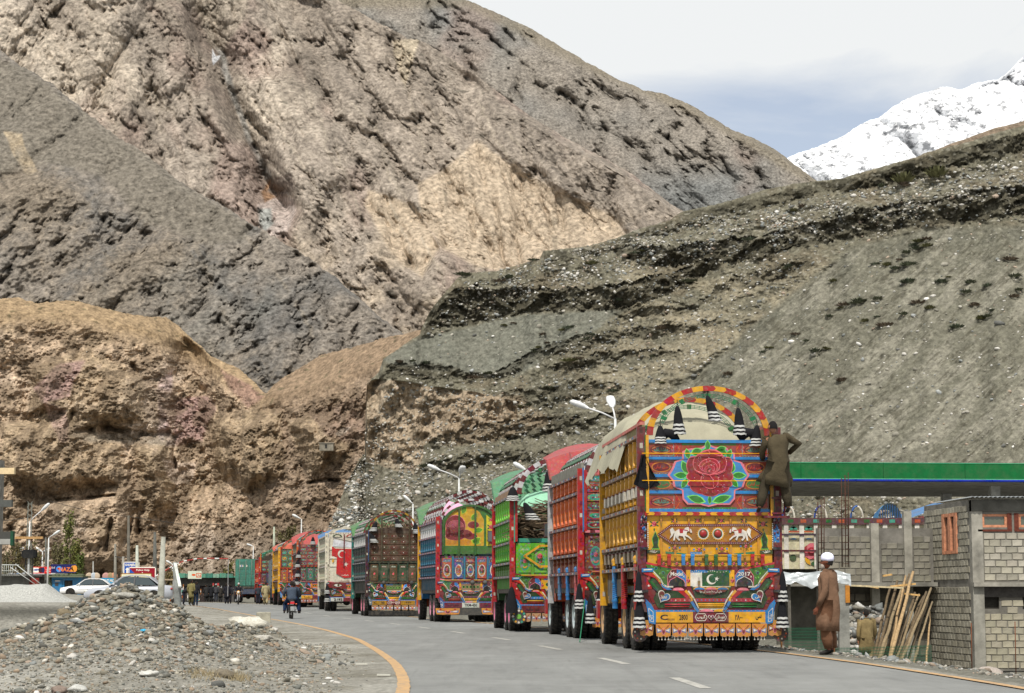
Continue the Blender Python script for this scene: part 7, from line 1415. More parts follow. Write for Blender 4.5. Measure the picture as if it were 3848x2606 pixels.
def person(label, loc, rz, top, bottom, h=1.72, J=None, kameez=True, hair=(0.02, 0.017, 0.015), cap=None, beard=None, near=False, group=None, skin=SKN, shoe=(0.02, 0.018, 0.016), width=1.0, root=None, head=(0, 0, 0), name='person'):
    j = dict(pel=(0, 0, 0.95), ch=(0, 0.01, 1.28), nk=(0, 0.0, 1.47), hd=(0, 0.02, 1.60), sL=(-0.18, 0, 1.41), sR=(0.18, 0, 1.41), eL=(-0.26, -0.03, 1.13), eR=(0.26, -0.03, 1.13), wL=(-0.27, 0.07, 0.88), wR=(0.27, 0.07, 0.88),
             hL=(-0.09, 0, 0.90), hR=(0.09, 0, 0.90), kL=(-0.10, 0.03, 0.50), kR=(0.10, 0.03, 0.50), aL=(-0.10, -0.02, 0.09), aR=(0.10, -0.02, 0.09))
    if J: j.update(J)
    j = {k: Vector(v) for k, v in j.items()}
    rt = root or empty(name, loc, rz); rt.scale = (h/1.72*width, h/1.72*width, h/1.72); 
    tag(rt, label, 'person', group)
    V = []; E = []; Rr = []
    def vert(p, r, par=None):
        V.append(Vector(p)); Rr.append(r); 
        if par is not None: E.append((par, len(V)-1))
        return len(V)-1
    p0 = vert(j['pel'], 0.13); c0 = vert(j['ch'], 0.135, p0); n0 = vert(j['nk'], 0.055, c0)
    for s_ in 'LR':
        sg = -1 if s_ == 'L' else 1
        a = vert(j['s'+s_], 0.062, c0); e = vert(j['e'+s_], 0.042, a); w_ = vert(j['w'+s_], 0.028, e); d = (j['w'+s_]-j['e'+s_]).normalized()
        sd = d.cross(Vector((0, 1, 0))); sd = sd.normalized() if sd.length > 0.1 else Vector((1, 0, 0)); pm = vert(j['w'+s_]+d*0.07, 0.030, w_)
        for q in range(4 if near else 4):
            o_ = Vector((0, 1, 0))*(q-1.5)*0.020; f1 = vert(j['w'+s_]+d*(0.115+0.006*(q in (1, 2)))+o_, 0.0095, pm); vert(j['w'+s_]+d*(0.155+0.012*(q in (1, 2)))+o_+sd*0.012*-sg, 0.008, f1)
        t_ = vert(j['w'+s_]+d*0.06+Vector((0, 0.042, 0)), 0.011, pm); vert(j['w'+s_]+d*0.10+Vector((0, 0.055, 0)), 0.009, t_)
        hh = vert(j['h'+s_], 0.085, p0); k = vert(j['k'+s_], 0.056, hh); an = vert(j['a'+s_], 0.036, k)
        fd = j.get('f'+s_, Vector((0.02*sg, 1, 0))); f1 = vert(j['a'+s_]+fd*0.09+Vector((0, 0, -0.045)), 0.038, an); vert(j['a'+s_]+fd*0.17+Vector((0, 0, -0.06)), 0.028, f1)
    me = bpy.data.meshes.new('body'); me.from_pydata([tuple(v) for v in V], E, []); o = bpy.data.objects.new('tmp', me); COL.objects.link(o)
    m1 = o.modifiers.new('s', 'SKIN'); sk = me.skin_vertices[0].data
    for i, r in enumerate(Rr): sk[i].radius = (r, r); sk[i].use_root = (i == 0)
    m2 = o.modifiers.new('u', 'SUBSURF'); m2.levels = 2 if near else 1
    dg = bpy.context.evaluated_depsgraph_get(); me2 = bpy.data.meshes.new_from_object(o.evaluated_get(dg)); bpy.data.objects.remove(o)
    # head sculpted onto the same mesh
    H = MB(); hc = j['hd']+Vector((0, 0, 0.02)); n, m = 20, 16
    hz, hx = head[2], head[0]; Rh = Matrix.Rotation(hz, 3, 'Z')@Matrix.Rotation(hx, 3, 'X')@Matrix.Rotation(head[1], 3, 'Y')
    HV = []; HC = []
    for a in range(m+1):
        t = math.pi*a/m
        for k in range(n):
            p = 2*math.pi*k/n; x = math.sin(t)*math.sin(p)*0.074; y = math.sin(t)*math.cos(p)*0.096; z = math.cos(t)*0.118
            low = max(0, -z/0.118); x *= 1-0.28*low; 
            if y < 0: y *= 1-0.30*low
            fr = max(0, math.cos(p))**6*math.sin(t); 
            if -0.045 < z < 0.02: y += 0.024*max(0, math.cos(p))**24*(1 if z < 0 else 0.5)
            if 0.0 < z < 0.035: y -= 0.009*(max(0, math.cos(p-0.42))**20+max(0, math.cos(p+0.42))**20)
            if abs(math.sin(p)) > 0.93 and -0.03 < z < 0.03: x += 0.016*(1 if x > 0 else -1)
            c = skin
            if y > 0.05 and 0.0 < z < 0.022 and abs(abs(x)-0.030) < 0.014: c = (0.06, 0.045, 0.04)
            if y > 0.05 and 0.022 <= z < 0.036 and abs(abs(x)-0.030) < 0.018: c = hair
            if y > 0.05 and -0.066 < z < -0.050 and abs(x) < 0.025: c = srgb(110, 60, 52)
            HV.append(tuple(hc+Rh@Vector((x, y, z)))); HC.append(c)
    nb = len(me2.vertices); allV = [tuple(v.co) for v in me2.vertices]+HV
    allF = [tuple(p.vertices) for p in me2.polygons]+[(nb+a*n+k, nb+(a+1)*n+k, nb+(a+1)*n+(k+1) % n, nb+a*n+(k+1) % n) for a in range(m) for k in range(n)]
    lim = {s_: j['a'+s_].z+0.03 for s_ in 'LR'}
    cv = [(shoe if min((Vector(v)-j['aL']).length, (Vector(v)-j['aR']).length) < 0.20 and v[2] < (j['aL'].z if v[0] < 0 else j['aR'].z)+0.01 else skin) for v in allV[:nb]]+HC
    me3 = bpy.data.meshes.new('body'); me3.from_pydata(allV, [], allF); at = me3.color_attributes.new('col', 'FLOAT_COLOR', 'POINT'); ar = np.ones((len(allV), 4), np.float32); ar[:, :3] = cv; at.data.foreach_set('color', ar.ravel()); me3.polygons.foreach_set('use_smooth', [True]*len(allF)); me3.materials.append(MAT['skin']); bpy.data.meshes.remove(me2)
    inst(me3, 'body', rt)
    # clothes
    nf = 28 if near else 12; fo = 0.21
    b = MB(); ch, pe, nk = j['ch'], j['pel'], j['nk']
    if kameez:
        kn = (j['kL']+j['kR'])/2; hm = pe+(kn-pe)*(1.16 if near and not J.get('aL') else 0.92); sw = abs(j['kL'].x-j['kR'].x)/2+0.10
        loft(b, [nk+Vector((0, 0, 0.02)), nk+Vector((0, 0, -0.03)), (j['sL']+j['sR'])/2+Vector((0, 0, 0.015)), ch+Vector((0, 0, 0.04)), ch*0.6+pe*0.4, pe+Vector((0, 0, 0.06)), pe*0.7+hm*0.3, pe*0.35+hm*0.65, hm],
             [(0.062, 0.062), (0.085, 0.075), (0.205, 0.115), (0.205, 0.145), (0.185, 0.15), (0.195, 0.165), (0.205, 0.17), (max(0.21, sw), 0.175), (max(0.225, sw+0.02), 0.185)], top, nf, fo, len(label))
    else:
        loft(b, [nk+Vector((0, 0, 0.02)), nk+Vector((0, 0, -0.03)), (j['sL']+j['sR'])/2+Vector((0, 0, 0.015)), ch+Vector((0, 0, 0.04)), ch*0.6+pe*0.4, pe+Vector((0, 0, 0.03)), pe+Vector((0, 0, -0.07))],
             [(0.062, 0.062), (0.085, 0.075), (0.205, 0.115), (0.205, 0.14), (0.18, 0.14), (0.175, 0.145), (0.18, 0.15)], top, nf, 0.06, len(label))
    for s_ in 'LR':
        s0, e0, w0 = j['s'+s_], j['e'+s_], j['w'+s_]; sg = -1 if s_ == 'L' else 1
        loft(b, [s0+Vector((-0.05*sg, 0, 0.015)), s0+Vector((0.02*sg, 0, 0)), s0*0.5+e0*0.5, e0, e0*0.5+w0*0.5, w0], [(0.075, 0.07), (0.082, 0.078), (0.068, 0.066), (0.060, 0.060), (0.054, 0.054), (0.050, 0.046)], top, 10, 0.06, 1.3)
    cl = b.build('kameez' if kameez else 'jacket', 'cloth', rt)
    b = MB()
    for s_ in 'LR':
        hp, k, a = j['h'+s_], j['k'+s_], j['a'+s_]; rr = ((0.125, 0.13), (0.12, 0.125), (0.105, 0.11), (0.095, 0.10), (0.095, 0.10), (0.065, 0.07)) if kameez else ((0.10, 0.12), (0.095, 0.11), (0.08, 0.09), (0.07, 0.075), (0.065, 0.07), (0.055, 0.06))
        loft(b, [hp+Vector((0, 0, 0.06)), hp*0.7+k*0.3, hp*0.3+k*0.7, k, k*0.5+a*0.5, a+Vector((0, 0, 0.03))], rr, bottom, 12, 0.10 if kameez else 0.05, 2.1+ord(s_))
    b.build('shalwar' if kameez else 'trousers', 'cloth', rt)
    hb = MB()
    if cap is None or True:
        n, m = 14, 8; VV = []
        for a in range(m+1):
            t = math.pi*0.60*a/m
            for k in range(n):
                p = 2*math.pi*k/n; fr = max(0, math.cos(p)); tt = t*(1-0.42*fr); back = max(0, -math.cos(p))*0.25; tt = tt*(1+back*0.5)
                VV.append(hc+Rh@Vector((math.sin(tt)*math.sin(p)*0.084, math.sin(tt)*math.cos(p)*0.106-0.006, math.cos(tt)*0.128)))
        hb.add(VV, [(a*n+k, (a+1)*n+k, (a+1)*n+(k+1) % n, a*n+(k+1) % n) for a in range(m) for k in range(n)], hair, True); hb.build('hair', 'cloth', rt)
    if cap:
        b = MB(); c_ = cap
        b.lathe([(0.085, -0.01), (0.106, 0.008), (0.112, 0.035), (0.104, 0.07), (0.08, 0.10)], (0, 0, 0), 'z', c_, 18)
        b.ell((0, 0, 0.05), (0.104, 0.114, 0.095), c_, 16, 10)
        b.v = [tuple(hc+Rh@(Vector((0, -0.012, 0.022))+Vector(v))) for v in b.v]; b.build('turban', 'cloth', rt)
    if beard:
        b = MB(); b.ell((0, 0, 0), (0.058, 0.045, 0.062), beard, 12, 8); b.v = [tuple(hc+Rh@(Vector((0, 0.058, -0.088))+Vector(v))) for v in b.v]; b.build('beard', 'cloth', rt)
    return rt
WALK = dict(kL=(-0.10, 0.16, 0.52), aL=(-0.10, 0.20, 0.11), kR=(0.10, 0.0, 0.50), aR=(0.10, -0.26, 0.14), eL=(-0.26, -0.10, 1.14), wL=(-0.26, -0.06, 0.88), eR=(0.26, 0.04, 1.13), wR=(0.26, 0.17, 0.92))
KH = srgb(112, 86, 68)
p = P(3118, 2450, 39.2)
person('man in brown shalwar kameez and white turban standing at the roadside', (p.x, 39.2, gpt(p.x, 39.2)-0.01), R(62), KH, srgb(104, 74, 55), 1.80, dict(wL=(-0.25, 0.10, 0.85), wR=(0.25, 0.10, 0.87), hd=(0, 0.03, 1.60)), cap=srgb(225, 225, 245), beard=srgb(150, 140, 130), near=True, skin=srgb(120, 70, 50), width=1.03, head=(0.05, 0, 0.25))
# the man climbing on the rear right corner
tm = Matrix.Translation(t1.location)@Matrix.Rotation(t1.rotation_euler.z, 4, 'Z'); q = tm@Vector((1.26, -0.36, 2.62))
KA = srgb(74, 66, 50)
person('bareheaded man in olive grey shalwar kameez climbing on the yellow truck', q, R(6), KA, srgb(60, 54, 42), 1.74, width=1.0, J=dict(aL=(-0.36, 0.02, 0.09), kL=(-0.24, 0.12, 0.50), aR=(0.20, 0.05, 0.09), kR=(0.15, 0.10, 0.50), pel=(0.02, 0.02, 0.92), ch=(0.0, 0.03, 1.26), nk=(-0.03, 0.06, 1.45), hd=(-0.07, 0.10, 1.58), sL=(-0.20, 0.03, 1.38), sR=(0.16, 0.03, 1.42), eL=(-0.26, 0.16, 1.15), wL=(-0.22, 0.34, 1.02), eR=(0.43, 0.10, 1.30), wR=(0.28, 0.28, 1.14)), near=True, hair=(0.012, 0.011, 0.011), head=(-0.35, 0.1, 0.3))
p = P(3258, 2455, 56)
person('boy in beige shalwar kameez walking away between the concrete pillar and the wooden poles', (p.x, 56, gpt(p.x, 56)+0.26), R(5), srgb(128, 112, 78), srgb(120, 104, 74), 1.58, WALK, near=True)
# ================================================================== right hand side: walls, house, canopy
BLK = {}
def block_meshes(bw, bh, tone, seed):
    k = (bw, bh, tone); 
    if k in BLK: return BLK[k]
    rs = np.random.RandomState(seed); o = []
    for q in range(10):
        b = MB(); w_, h_ = bw/2-0.012, bh/2-0.012; c = tuple(np.array(tone)*rs.uniform(0.72, 1.18)*np.array([1, rs.uniform(.97, 1.0), rs.uniform(.93, 1.0)])); j = lambda: rs.uniform(-0.010, 0.010)
        f = [(-w_+j(), -h_+j()), (w_+j(), -h_+j()), (w_+j(), h_+j()), (-w_+j(), h_+j())]; g = [(x*0.93, z*0.9) for x, z in f]
        V = [(x, 0, z) for x, z in f]+[(x, -0.022+j()*0.5, z) for x, z in g]; b.add(V, [(4, 5, 6, 7), (0, 1, 5, 4), (1, 2, 6, 5), (2, 3, 7, 6), (3, 0, 4, 7)], c); o.append(b.mesh('block', 'concrete'))
    BLK[k] = o; return o
def block_wall(root, x0, x1, z0, z1, bw, bh, tone, holes=(), seed=1, cap=300, cut=None, y=-0.0, name='block'):
    rs = random.Random(seed); ms = block_meshes(bw, bh, tone, seed); n = 0; r_ = 0; z = z0+bh/2
    while z+bh/2 <= z1+0.01:
        x = x0+bw/2-(bw/2 if r_ % 2 else 0)
        while x-bw/2 < x1-0.05:
            e_ = min(x+bw/2, x1)-max(x-bw/2, x0); xc = (min(x+bw/2, x1)+max(x-bw/2, x0))/2
            if e_ > 0.08 and not any(a-bw*0.35 < x < b_+bw*0.35 and c-bh*0.3 < z < d+bh*0.3 for a, b_, c, d in holes) and n < cap:
                inst(rs.choice(ms), name, root, (xc, y, z), scl=(e_/bw, 1, 1)); n += 1
            x += bw
        z += bh; r_ += 1
def slab(root, name, x0, x1, y0, y1, z0, z1, c, m='concrete'): return MB().box(x0, x1, y0, y1, z0, z1, c).build(name, m, root)
MOR = (0.16, 0.15, 0.13); TON = (0.36, 0.34, 0.28)
h1 = empty('block_house', (13.33, 62.0, -1.10)); tag(h1, 'two storey house of bare grey concrete blocks with wooden window frames at the right edge', 'house')
HZ = lambda v, Y=62.0: CAMZ+(HOR-v)*Y/FPX+1.10
HX = lambda u, Y=62.0: (u-CX)*Y/FPX-13.33
zf = HZ(2190); ztop = HZ(1880)
w1, w2, w3 = (HX(3675), HX(3790)), (HX(3812), HX(3925)), (HX(3950), HX(4060))
wz = (HZ(1985), HZ(1935))
def wall_with_holes(root, name, x0, x1, z0, z1, holes, c, y0=0.0, y1=0.2, m='concrete'):
    b = MB(); xs = sorted({x0, x1, *[h for q in holes for h in q[:2]]})
    for a, b_ in zip(xs[:-1], xs[1:]):
        hs = sorted([(q[2], q[3]) for q in holes if q[0] <= a+1e-6 and q[1] >= b_-1e-6]); z = z0
        for c0, c1 in hs: 
            if c0 > z: b.box(a, b_, y0, y1, z, c0, c)
            z = c1
        if z < z1: b.box(a, b_, y0, y1, z, z1, c)
    return b.build(name, m, root)
holesU = [(w1[0], w1[1], *wz), (w2[0], w2[1], *wz), (w3[0], w3[1], *wz)]
lo = [(HX(3680), HX(3745), HZ(2288), HZ(2235)), (HX(3832), HX(3900), HZ(2290), HZ(2238))]
wall_with_holes(h1, 'wall', 0.30, 6.0, zf, ztop, holesU, MOR); wall_with_holes(h1, 'wall', 0.30, 6.0, 0.0, zf-0.12, lo, (0.16, 0.15, 0.13), y0=0.10, y1=0.3)
block_wall(h1, 0.32, 4.2, zf+0.05, HZ(1925), 0.325, 0.197, TON, holesU, 3, 170); block_wall(h1, 0.32, 4.2, 0.06, zf-0.45, 0.325, 0.197, (0.33, 0.31, 0.24), lo, 4, 200, y=0.10)
slab(h1, 'roof_beam', -0.02, 6.0, -0.05, 0.25, HZ(1925), HZ(1882), (0.10, 0.097, 0.085)); slab(h1, 'floor_slab', -0.02, 6.0, -0.18, 0.3, zf-0.12, zf, (0.26, 0.245, 0.21)); slab(h1, 'slab_shadow_strip', 0.3, 6.0, 0.04, 0.10, zf-0.42, zf-0.12, (0.055, 0.050, 0.045), 'wood')  # dark strip below the floor slab stands in for the slab's cast shadow
slab(h1, 'corner_column', -0.02, 0.30, -0.03, 0.28, 0.0, zf-0.12, (0.26, 0.25, 0.215)); slab(h1, 'corner_column', -0.02, 0.30, -0.03, 0.28, zf, ztop, (0.29, 0.275, 0.235))
b = MB()
for k in range(96): x = -0.1+k*0.065; z = 0.018*(1 if k % 2 else -1); b.face([(x, -0.35, ztop+0.06+z), (x+0.065, -0.35, ztop+0.06-z), (x+0.065, 5.2, ztop+0.12-z), (x, 5.2, ztop+0.12+z)], (0.42, 0.44, 0.44))
o = b.build('corrugated_roof', 'metal', h1); m_ = o.modifiers.new('t', 'SOLIDIFY'); m_.thickness = 0.01
for (a0, a1) in (w1, w2, w3):
    b = MB(); z0, z1 = wz; WC = srgb(186, 128, 98)
    b.box(a0+0.08, a1-0.08, 0.02, 0.10, z1-0.07, z1, WC); b.box(a0+0.08, a1-0.08, 0.02, 0.10, z0, z0+0.07, WC); b.box(a0+0.08, a0+0.15, 0.02, 0.10, z0+0.07, z1-0.07, WC); b.box(a1-0.15, a1-0.08, 0.02, 0.10, z0+0.07, z1-0.07, WC); fr = b.build('window', 'wood', h1)
    MB().box(a0+0.15, a1-0.15, 0.07, 0.08, z0+0.07, z1-0.07, (0.08, 0.09, 0.06)).build('pane', 'glass', fr); b = MB(); b.box(a0-0.05, a0+0.08, -0.02, 0.1, z0-0.06, z1+0.02, srgb(96, 50, 38)); b.box(a1-0.08, a1+0.05, -0.02, 0.1, z0-0.06, z1+0.02, srgb(96, 50, 38)); b.box(a0-0.05, a1+0.05, -0.03, 0.1, z0-0.12, z0-0.06, srgb(96, 50, 38)); b.build('frame', 'wood', fr)
for q in lo: MB().box(q[0], q[1], 0.22, 0.28, q[2], q[3], (0.03, 0.027, 0.022)).build('dark_opening_fill', 'wood', h1)  # near-black panels paint the shaded depth of the open holes
# left side wall of the house, going back
sd = math.atan2(5.0, -0.42)
h1s = MB(); h1s.box(0, 0.2, 0.0, 0.0, 0, 0, MOR)
def side_frame(): 
    e = empty('side_wall', (0, 0, 0)); return e
ang = math.atan2(0.42, 5.0)      # wall runs back and slightly left
sw_ = MB(); L_ = 5.0; holeS = (1.45, 2.95, HZ(2085, 64.5), HZ(1935, 64.5))
sw = wall_with_holes(h1, 'side_wall', 0.3, L_, 0.0, ztop, [holeS], (0.17, 0.16, 0.14)); sw.rotation_euler = (0, 0, math.pi/2+ang); sw.location = (0.0, 0, 0)
for q in sw.data.vertices: q.co.y = -q.co.y*1.0
# blocks of the side wall hang on it
ms = block_meshes(0.325, 0.197, (0.33, 0.31, 0.25), 9)
rs = random.Random(9); n_ = 0
for r_ in range(int((ztop-0.2)/0.197)):
    z = 0.15+r_*0.197; x = 0.46+(0.16 if r_ % 2 else 0)
    while x < L_-0.1:
        if not (holeS[0]-0.1 < x < holeS[1]+0.1 and holeS[2]-0.05 < z < holeS[3]+0.05) and not (abs(z-zf) < 0.13):
            o = inst(rs.choice(ms), 'block', sw, (x, 0.0, z), rot=(0, 0, math.pi)); n_ += 1
        x += 0.325
b = MB(); WC = srgb(186, 128, 98); x0, x1, z0, z1 = holeS
for xa, xb in ((x0, x0+0.22), (x0+0.62, x0+0.84), (x1-0.22, x1)): b.box(xa, xb, -0.05, 0.05, z0, z1, WC)
b.box(x0+.22, x1-.22, -0.04, 0.04, z1-0.1, z1, WC); b.box(x0+.22, x1-.22, -0.04, 0.04, z0, z0+0.1, WC); wf = b.build('window_frame', 'wood', sw); MB().box(x0+.22, x1-.22, -0.03, -0.02, z0+.1, z1-.1, (0.03, 0.03, 0.03)).build('pane', 'glass', wf)
# rubble wall with pillars, further back on the left of the house
GZr = -1.1
w0 = empty('block_wall', ((3065-CX)/FPX*66, 66.0, GZr)); tag(w0, 'rough grey block wall with concrete pillars left of the house, painted truck behind it', 'wall')
WX = lambda u: (u-3065)*66/FPX; WZ = lambda v: CAMZ+(HOR-v)*66/FPX-GZr
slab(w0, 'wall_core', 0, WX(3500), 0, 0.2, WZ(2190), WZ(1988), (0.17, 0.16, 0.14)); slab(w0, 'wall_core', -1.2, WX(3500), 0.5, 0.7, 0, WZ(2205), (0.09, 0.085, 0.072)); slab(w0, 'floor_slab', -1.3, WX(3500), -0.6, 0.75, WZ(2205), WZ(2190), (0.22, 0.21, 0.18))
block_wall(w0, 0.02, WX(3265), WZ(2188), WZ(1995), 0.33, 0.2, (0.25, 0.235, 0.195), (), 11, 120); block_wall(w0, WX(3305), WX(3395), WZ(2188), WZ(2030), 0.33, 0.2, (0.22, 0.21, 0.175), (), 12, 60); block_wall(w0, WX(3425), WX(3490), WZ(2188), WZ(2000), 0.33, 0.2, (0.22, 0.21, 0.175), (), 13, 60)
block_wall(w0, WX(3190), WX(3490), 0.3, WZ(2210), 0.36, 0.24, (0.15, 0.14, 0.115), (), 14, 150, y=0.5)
for u in (3281, 3405): slab(w0, 'pillar', WX(u)-0.12, WX(u)+0.12, -0.1, 0.25, 0, WZ(1970 if u < 3300 else 1925), (0.31, 0.295, 0.25))
# concrete pillar nearer, formwork with plastic sheet
p0 = P(3172, 2455, 50); b = MB(); b.box(-0.12, 0.12, -0.12, 0.12, -1.2, CAMZ+(HOR-2195)*50/FPX, (0.25, 0.25, 0.225)); b.box(-0.16, -0.125, -0.16, 0.1, 0.6, 1.35, srgb(120, 110, 90)); b.box(0.03, 0.13, -0.17, -0.125, 0.9, 1.3, srgb(180, 120, 50))
tag(b.build('concrete_pillar', 'concrete', loc=(p0.x, 50, 0)), 'grey concrete pillar standing behind the turbaned man', 'pillar')
q0 = P(2935, 2150, 52); q1 = P(3192, 2150, 52); b = MB(); b.box(0, q1.x-q0.x, 0, 1.8, 0, 0.07, (0.14, 0.13, 0.11)); 
for k in range(5): b.bar((0.2+k*0.35, 0.1, 0), (0.2+k*0.35, 0.1, -2.2), 0.07, 0.07, (0.13, 0.12, 0.10)) if k in (0, 2) else None
b.bar((0, -0.02, -0.02), (q1.x-q0.x+1.3, -0.02, -0.16), 0.05, 0.04, srgb(190, 175, 140)); fw = b.build('formwork', 'wood', loc=(q0.x, 52, CAMZ+(HOR-2186)*52/FPX)); tag(fw, 'plank formwork deck behind the turbaned man, under the plastic sheet', 'formwork')
n = 50; xs = np.linspace(0, 1.62, n); ts = np.linspace(0, 1, 14); XX, TT = np.meshgrid(xs, ts); zz = 0.30*(1-TT)*(0.75+0.35*fbm(XX*1.3, 1, 0, 2))-0.14*TT*(0.5+0.9*fbm(XX*2.2, 2, TT, 3)); yy3 = -0.05-0.12*TT+0.05*fbm(XX*3, 7, TT*2, 3)
V = np.stack([XX+0.05, yy3, zz], -1).reshape(-1, 3); idx = np.arange(XX.size).reshape(XX.shape); F = np.stack([idx[:-1, :-1], idx[:-1, 1:], idx[1:, 1:], idx[1:, :-1]], -1).reshape(-1, 4)
o = npmesh('plastic_sheet', V, F, np.repeat(np.array([[0.42, 0.45, 0.46]]), len(V), 0)*(1+0.25*fbm(V[:, 0]*4, 3, V[:, 2]*6, 3))[:, None], 'plastic'); o.location = fw.location; tag(o, 'crumpled silvery plastic sheet draped over the formwork behind the turbaned man', 'plastic sheet')
# yellow painted truck body standing behind the wall, side on
TY = 76.0; TX = lambda u: (u-CX)*TY/FPX; TZ = lambda v: CAMZ+(HOR-v)*TY/FPX
tb = empty('parked_truck', (TX(2930), TY, -1.1)); tag(tb, 'cream painted truck with blue hoops parked side-on behind the block wall', 'truck'); tx = lambda u: TX(u)-TX(2930); tz = lambda v: TZ(v)+1.1
slab(tb, 'side_board', 0, tx(3560), 0.02, 2.3, tz(2140), tz(1975), srgb(225, 216, 180), 'paint')
for u in (2950, 3008, 3062, 3130, 3195, 3260, 3320, 3380, 3440, 3500): slab(tb, 'side_post', tx(u)-0.08, tx(u)+0.08, -0.08, 0.0, tz(2140), tz(1965), Wh, 'paint')
for v, c in ((2012, srgb(60, 40, 60)), (2072, srgb(90, 30, 40))): slab(tb, 'side_rail', 0, tx(3560), -0.12, -0.085, tz(v+4), tz(v-3), c, 'paint')
a = Art(); a.prism([(0, tz(1975)), (tx(3560), tz(1975)), (tx(3560), tz(1950)), (0, tz(1950))], -0.1, 0.02, srgb(92, 52, 56))
for k in range(14): a.rect(0.25+k*0.45, 0.45+k*0.45, tz(1968), tz(1956), (Gn, Or, Tl)[k % 3], 52)
for k, u in enumerate((2978, 3035)): a.leaf(tx(u)-0.15, tz(1993), 0.25, 0.1, 0.4, Tl, 8); a.leaf(tx(u)+0.15, tz(1993), 0.25, 0.1, 2.7, Tl, 8); a.rect(tx(u)-0.2, tx(u)+0.2, tz(2004), tz(1999), Or, 8); a.disc(tx(u), tz(2030), 0.12, 0.05, Bl, 2, 12, 0, 180)
a.disc(tx(2975), tz(2098), 0.12, 0.12, srgb(70, 90, 50), 2, 14); a.rose(tx(3045), tz(2075), 0.3, 2); a.leaf(tx(3020), tz(2095), 0.35, 0.15, -1.0, Yl, 3); a.leaf(tx(3040), tz(2122), 0.3, 0.16, 0.2, Gn, 3)
a.build('painted_border', 'paint', tb, (0, -0.01, 0))
for u, c in ((2968, srgb(30, 60, 150)), (3090, srgb(30, 60, 150)), (3227, srgb(30, 90, 170))):
    b = MB(); hw = 0.22; pts = [(tx(u)-hw*math.cos(w2)*1.0, 0.6, tz(1953)+0.47*math.sin(w2)) for w2 in np.linspace(0, math.pi, 14)]; b.tube(pts[:8], 0.035, c, 6); b.tube(pts[7:], 0.035, Wh, 6); b.build('hoop', 'paint', tb)
b = MB(); n = 10; F0 = [[(tx(3350)-(0.42*math.cos(w2)), 0.5+q*0.25, tz(1955)+0.60*math.sin(w2)*(1-0.12*q*q*0.1)) for w2 in np.linspace(0, math.pi, n)] for q in range(6)]
for q in range(5):
    for k in range(n-1): b.face([F0[q][k], F0[q][k+1], F0[q+1][k+1], F0[q+1][k]], srgb(30, 110, 170) if k % 2 else srgb(50, 140, 200))
for k in range(9): b.bar((tx(3350)-0.35+k*0.088, 0.48, tz(1955)), (tx(3350)-0.35+k*0.088, 0.48, tz(1955)+0.55*math.sqrt(max(0, 1-((-0.35+k*0.088)/0.42)**2))), 0.03, 0.03, srgb(20, 80, 140))
b.build('blue_dome', 'paint', tb); b = MB(); b.face([(tx(3395), 0.4, tz(1960)), (tx(3560), 0.4, tz(1900)), (tx(3560), 1.6, tz(1880)), (tx(3395), 1.6, tz(1935))], srgb(50, 120, 180)); b.face([(tx(3395), 0.38, tz(1975)), (tx(3560), 0.38, tz(1960)), (tx(3560), 0.38, tz(1915)), (tx(3395), 0.38, tz(1962))], srgb(130, 60, 60)); b.build('crown_panel', 'paint', tb)
for x in (1.0, 2.2, 4.8): 
    for y in (0.3, 2.0): wheel(tb, x, y, Mr).rotation_euler = (0, 0, math.pi/2)
slab(tb, 'chassis', 0, tx(3560), 0.3, 2.1, 0.8, tz(2140), (0.04, 0.035, 0.03), 'old')
# green petrol station canopy
cp_ = empty('station_canopy', (8.2, 85.0, 0), math.atan2(2.9, 34)); tag(cp_, 'long flat filling station canopy with a green fascia and a blue stripe behind the house', 'canopy')
zA, zB = CAMZ+(HOR-1800)*85/FPX, CAMZ+(HOR-1742)*85/FPX
for k in range(10):
    b = MB(); b.box(k*3.35+0.008, (k+1)*3.35-0.008, -0.06, 0.0, zA, zB, srgb(14, 96, 48)); b.box(k*3.35+0.008, (k+1)*3.35-0.008, -0.075, 0.02, zB, zB+0.03, srgb(60, 150, 110)); b.box(k*3.35, (k+1)*3.35, -0.07, -0.06, zA-0.02, zA+0.0, srgb(110, 190, 150)); b.build('fascia_panel', 'flat', cp_)
for k in range(18): b = MB(); b.tube([(k*1.86+0.01, -0.03, zA-0.07), (k*1.86+1.85, -0.03, zA-0.07)], 0.052, srgb(20, 50, 160), 8); b.build('blue_tube', 'flat', cp_)
for k in range(11): slab(cp_, 'soffit_panel', 0.02, 33.4, 0.0+k*1.15, 1.135+k*1.15, zA-0.13, zA-0.09, (0.27, 0.265, 0.245))
slab(cp_, 'roof_deck', 0, 33.5, 0.02, 12.7, zA-0.085, zB-0.05, (0.2, 0.2, 0.2))
for x, y in ((12.2, 3), (21, 3), (30, 3), (12.2, 10), (21, 10)): slab(cp_, 'column', x-0.2, x+0.2, y-0.2, y+0.2, -1.3, zA-0.13, (0.35, 0.35, 0.33))
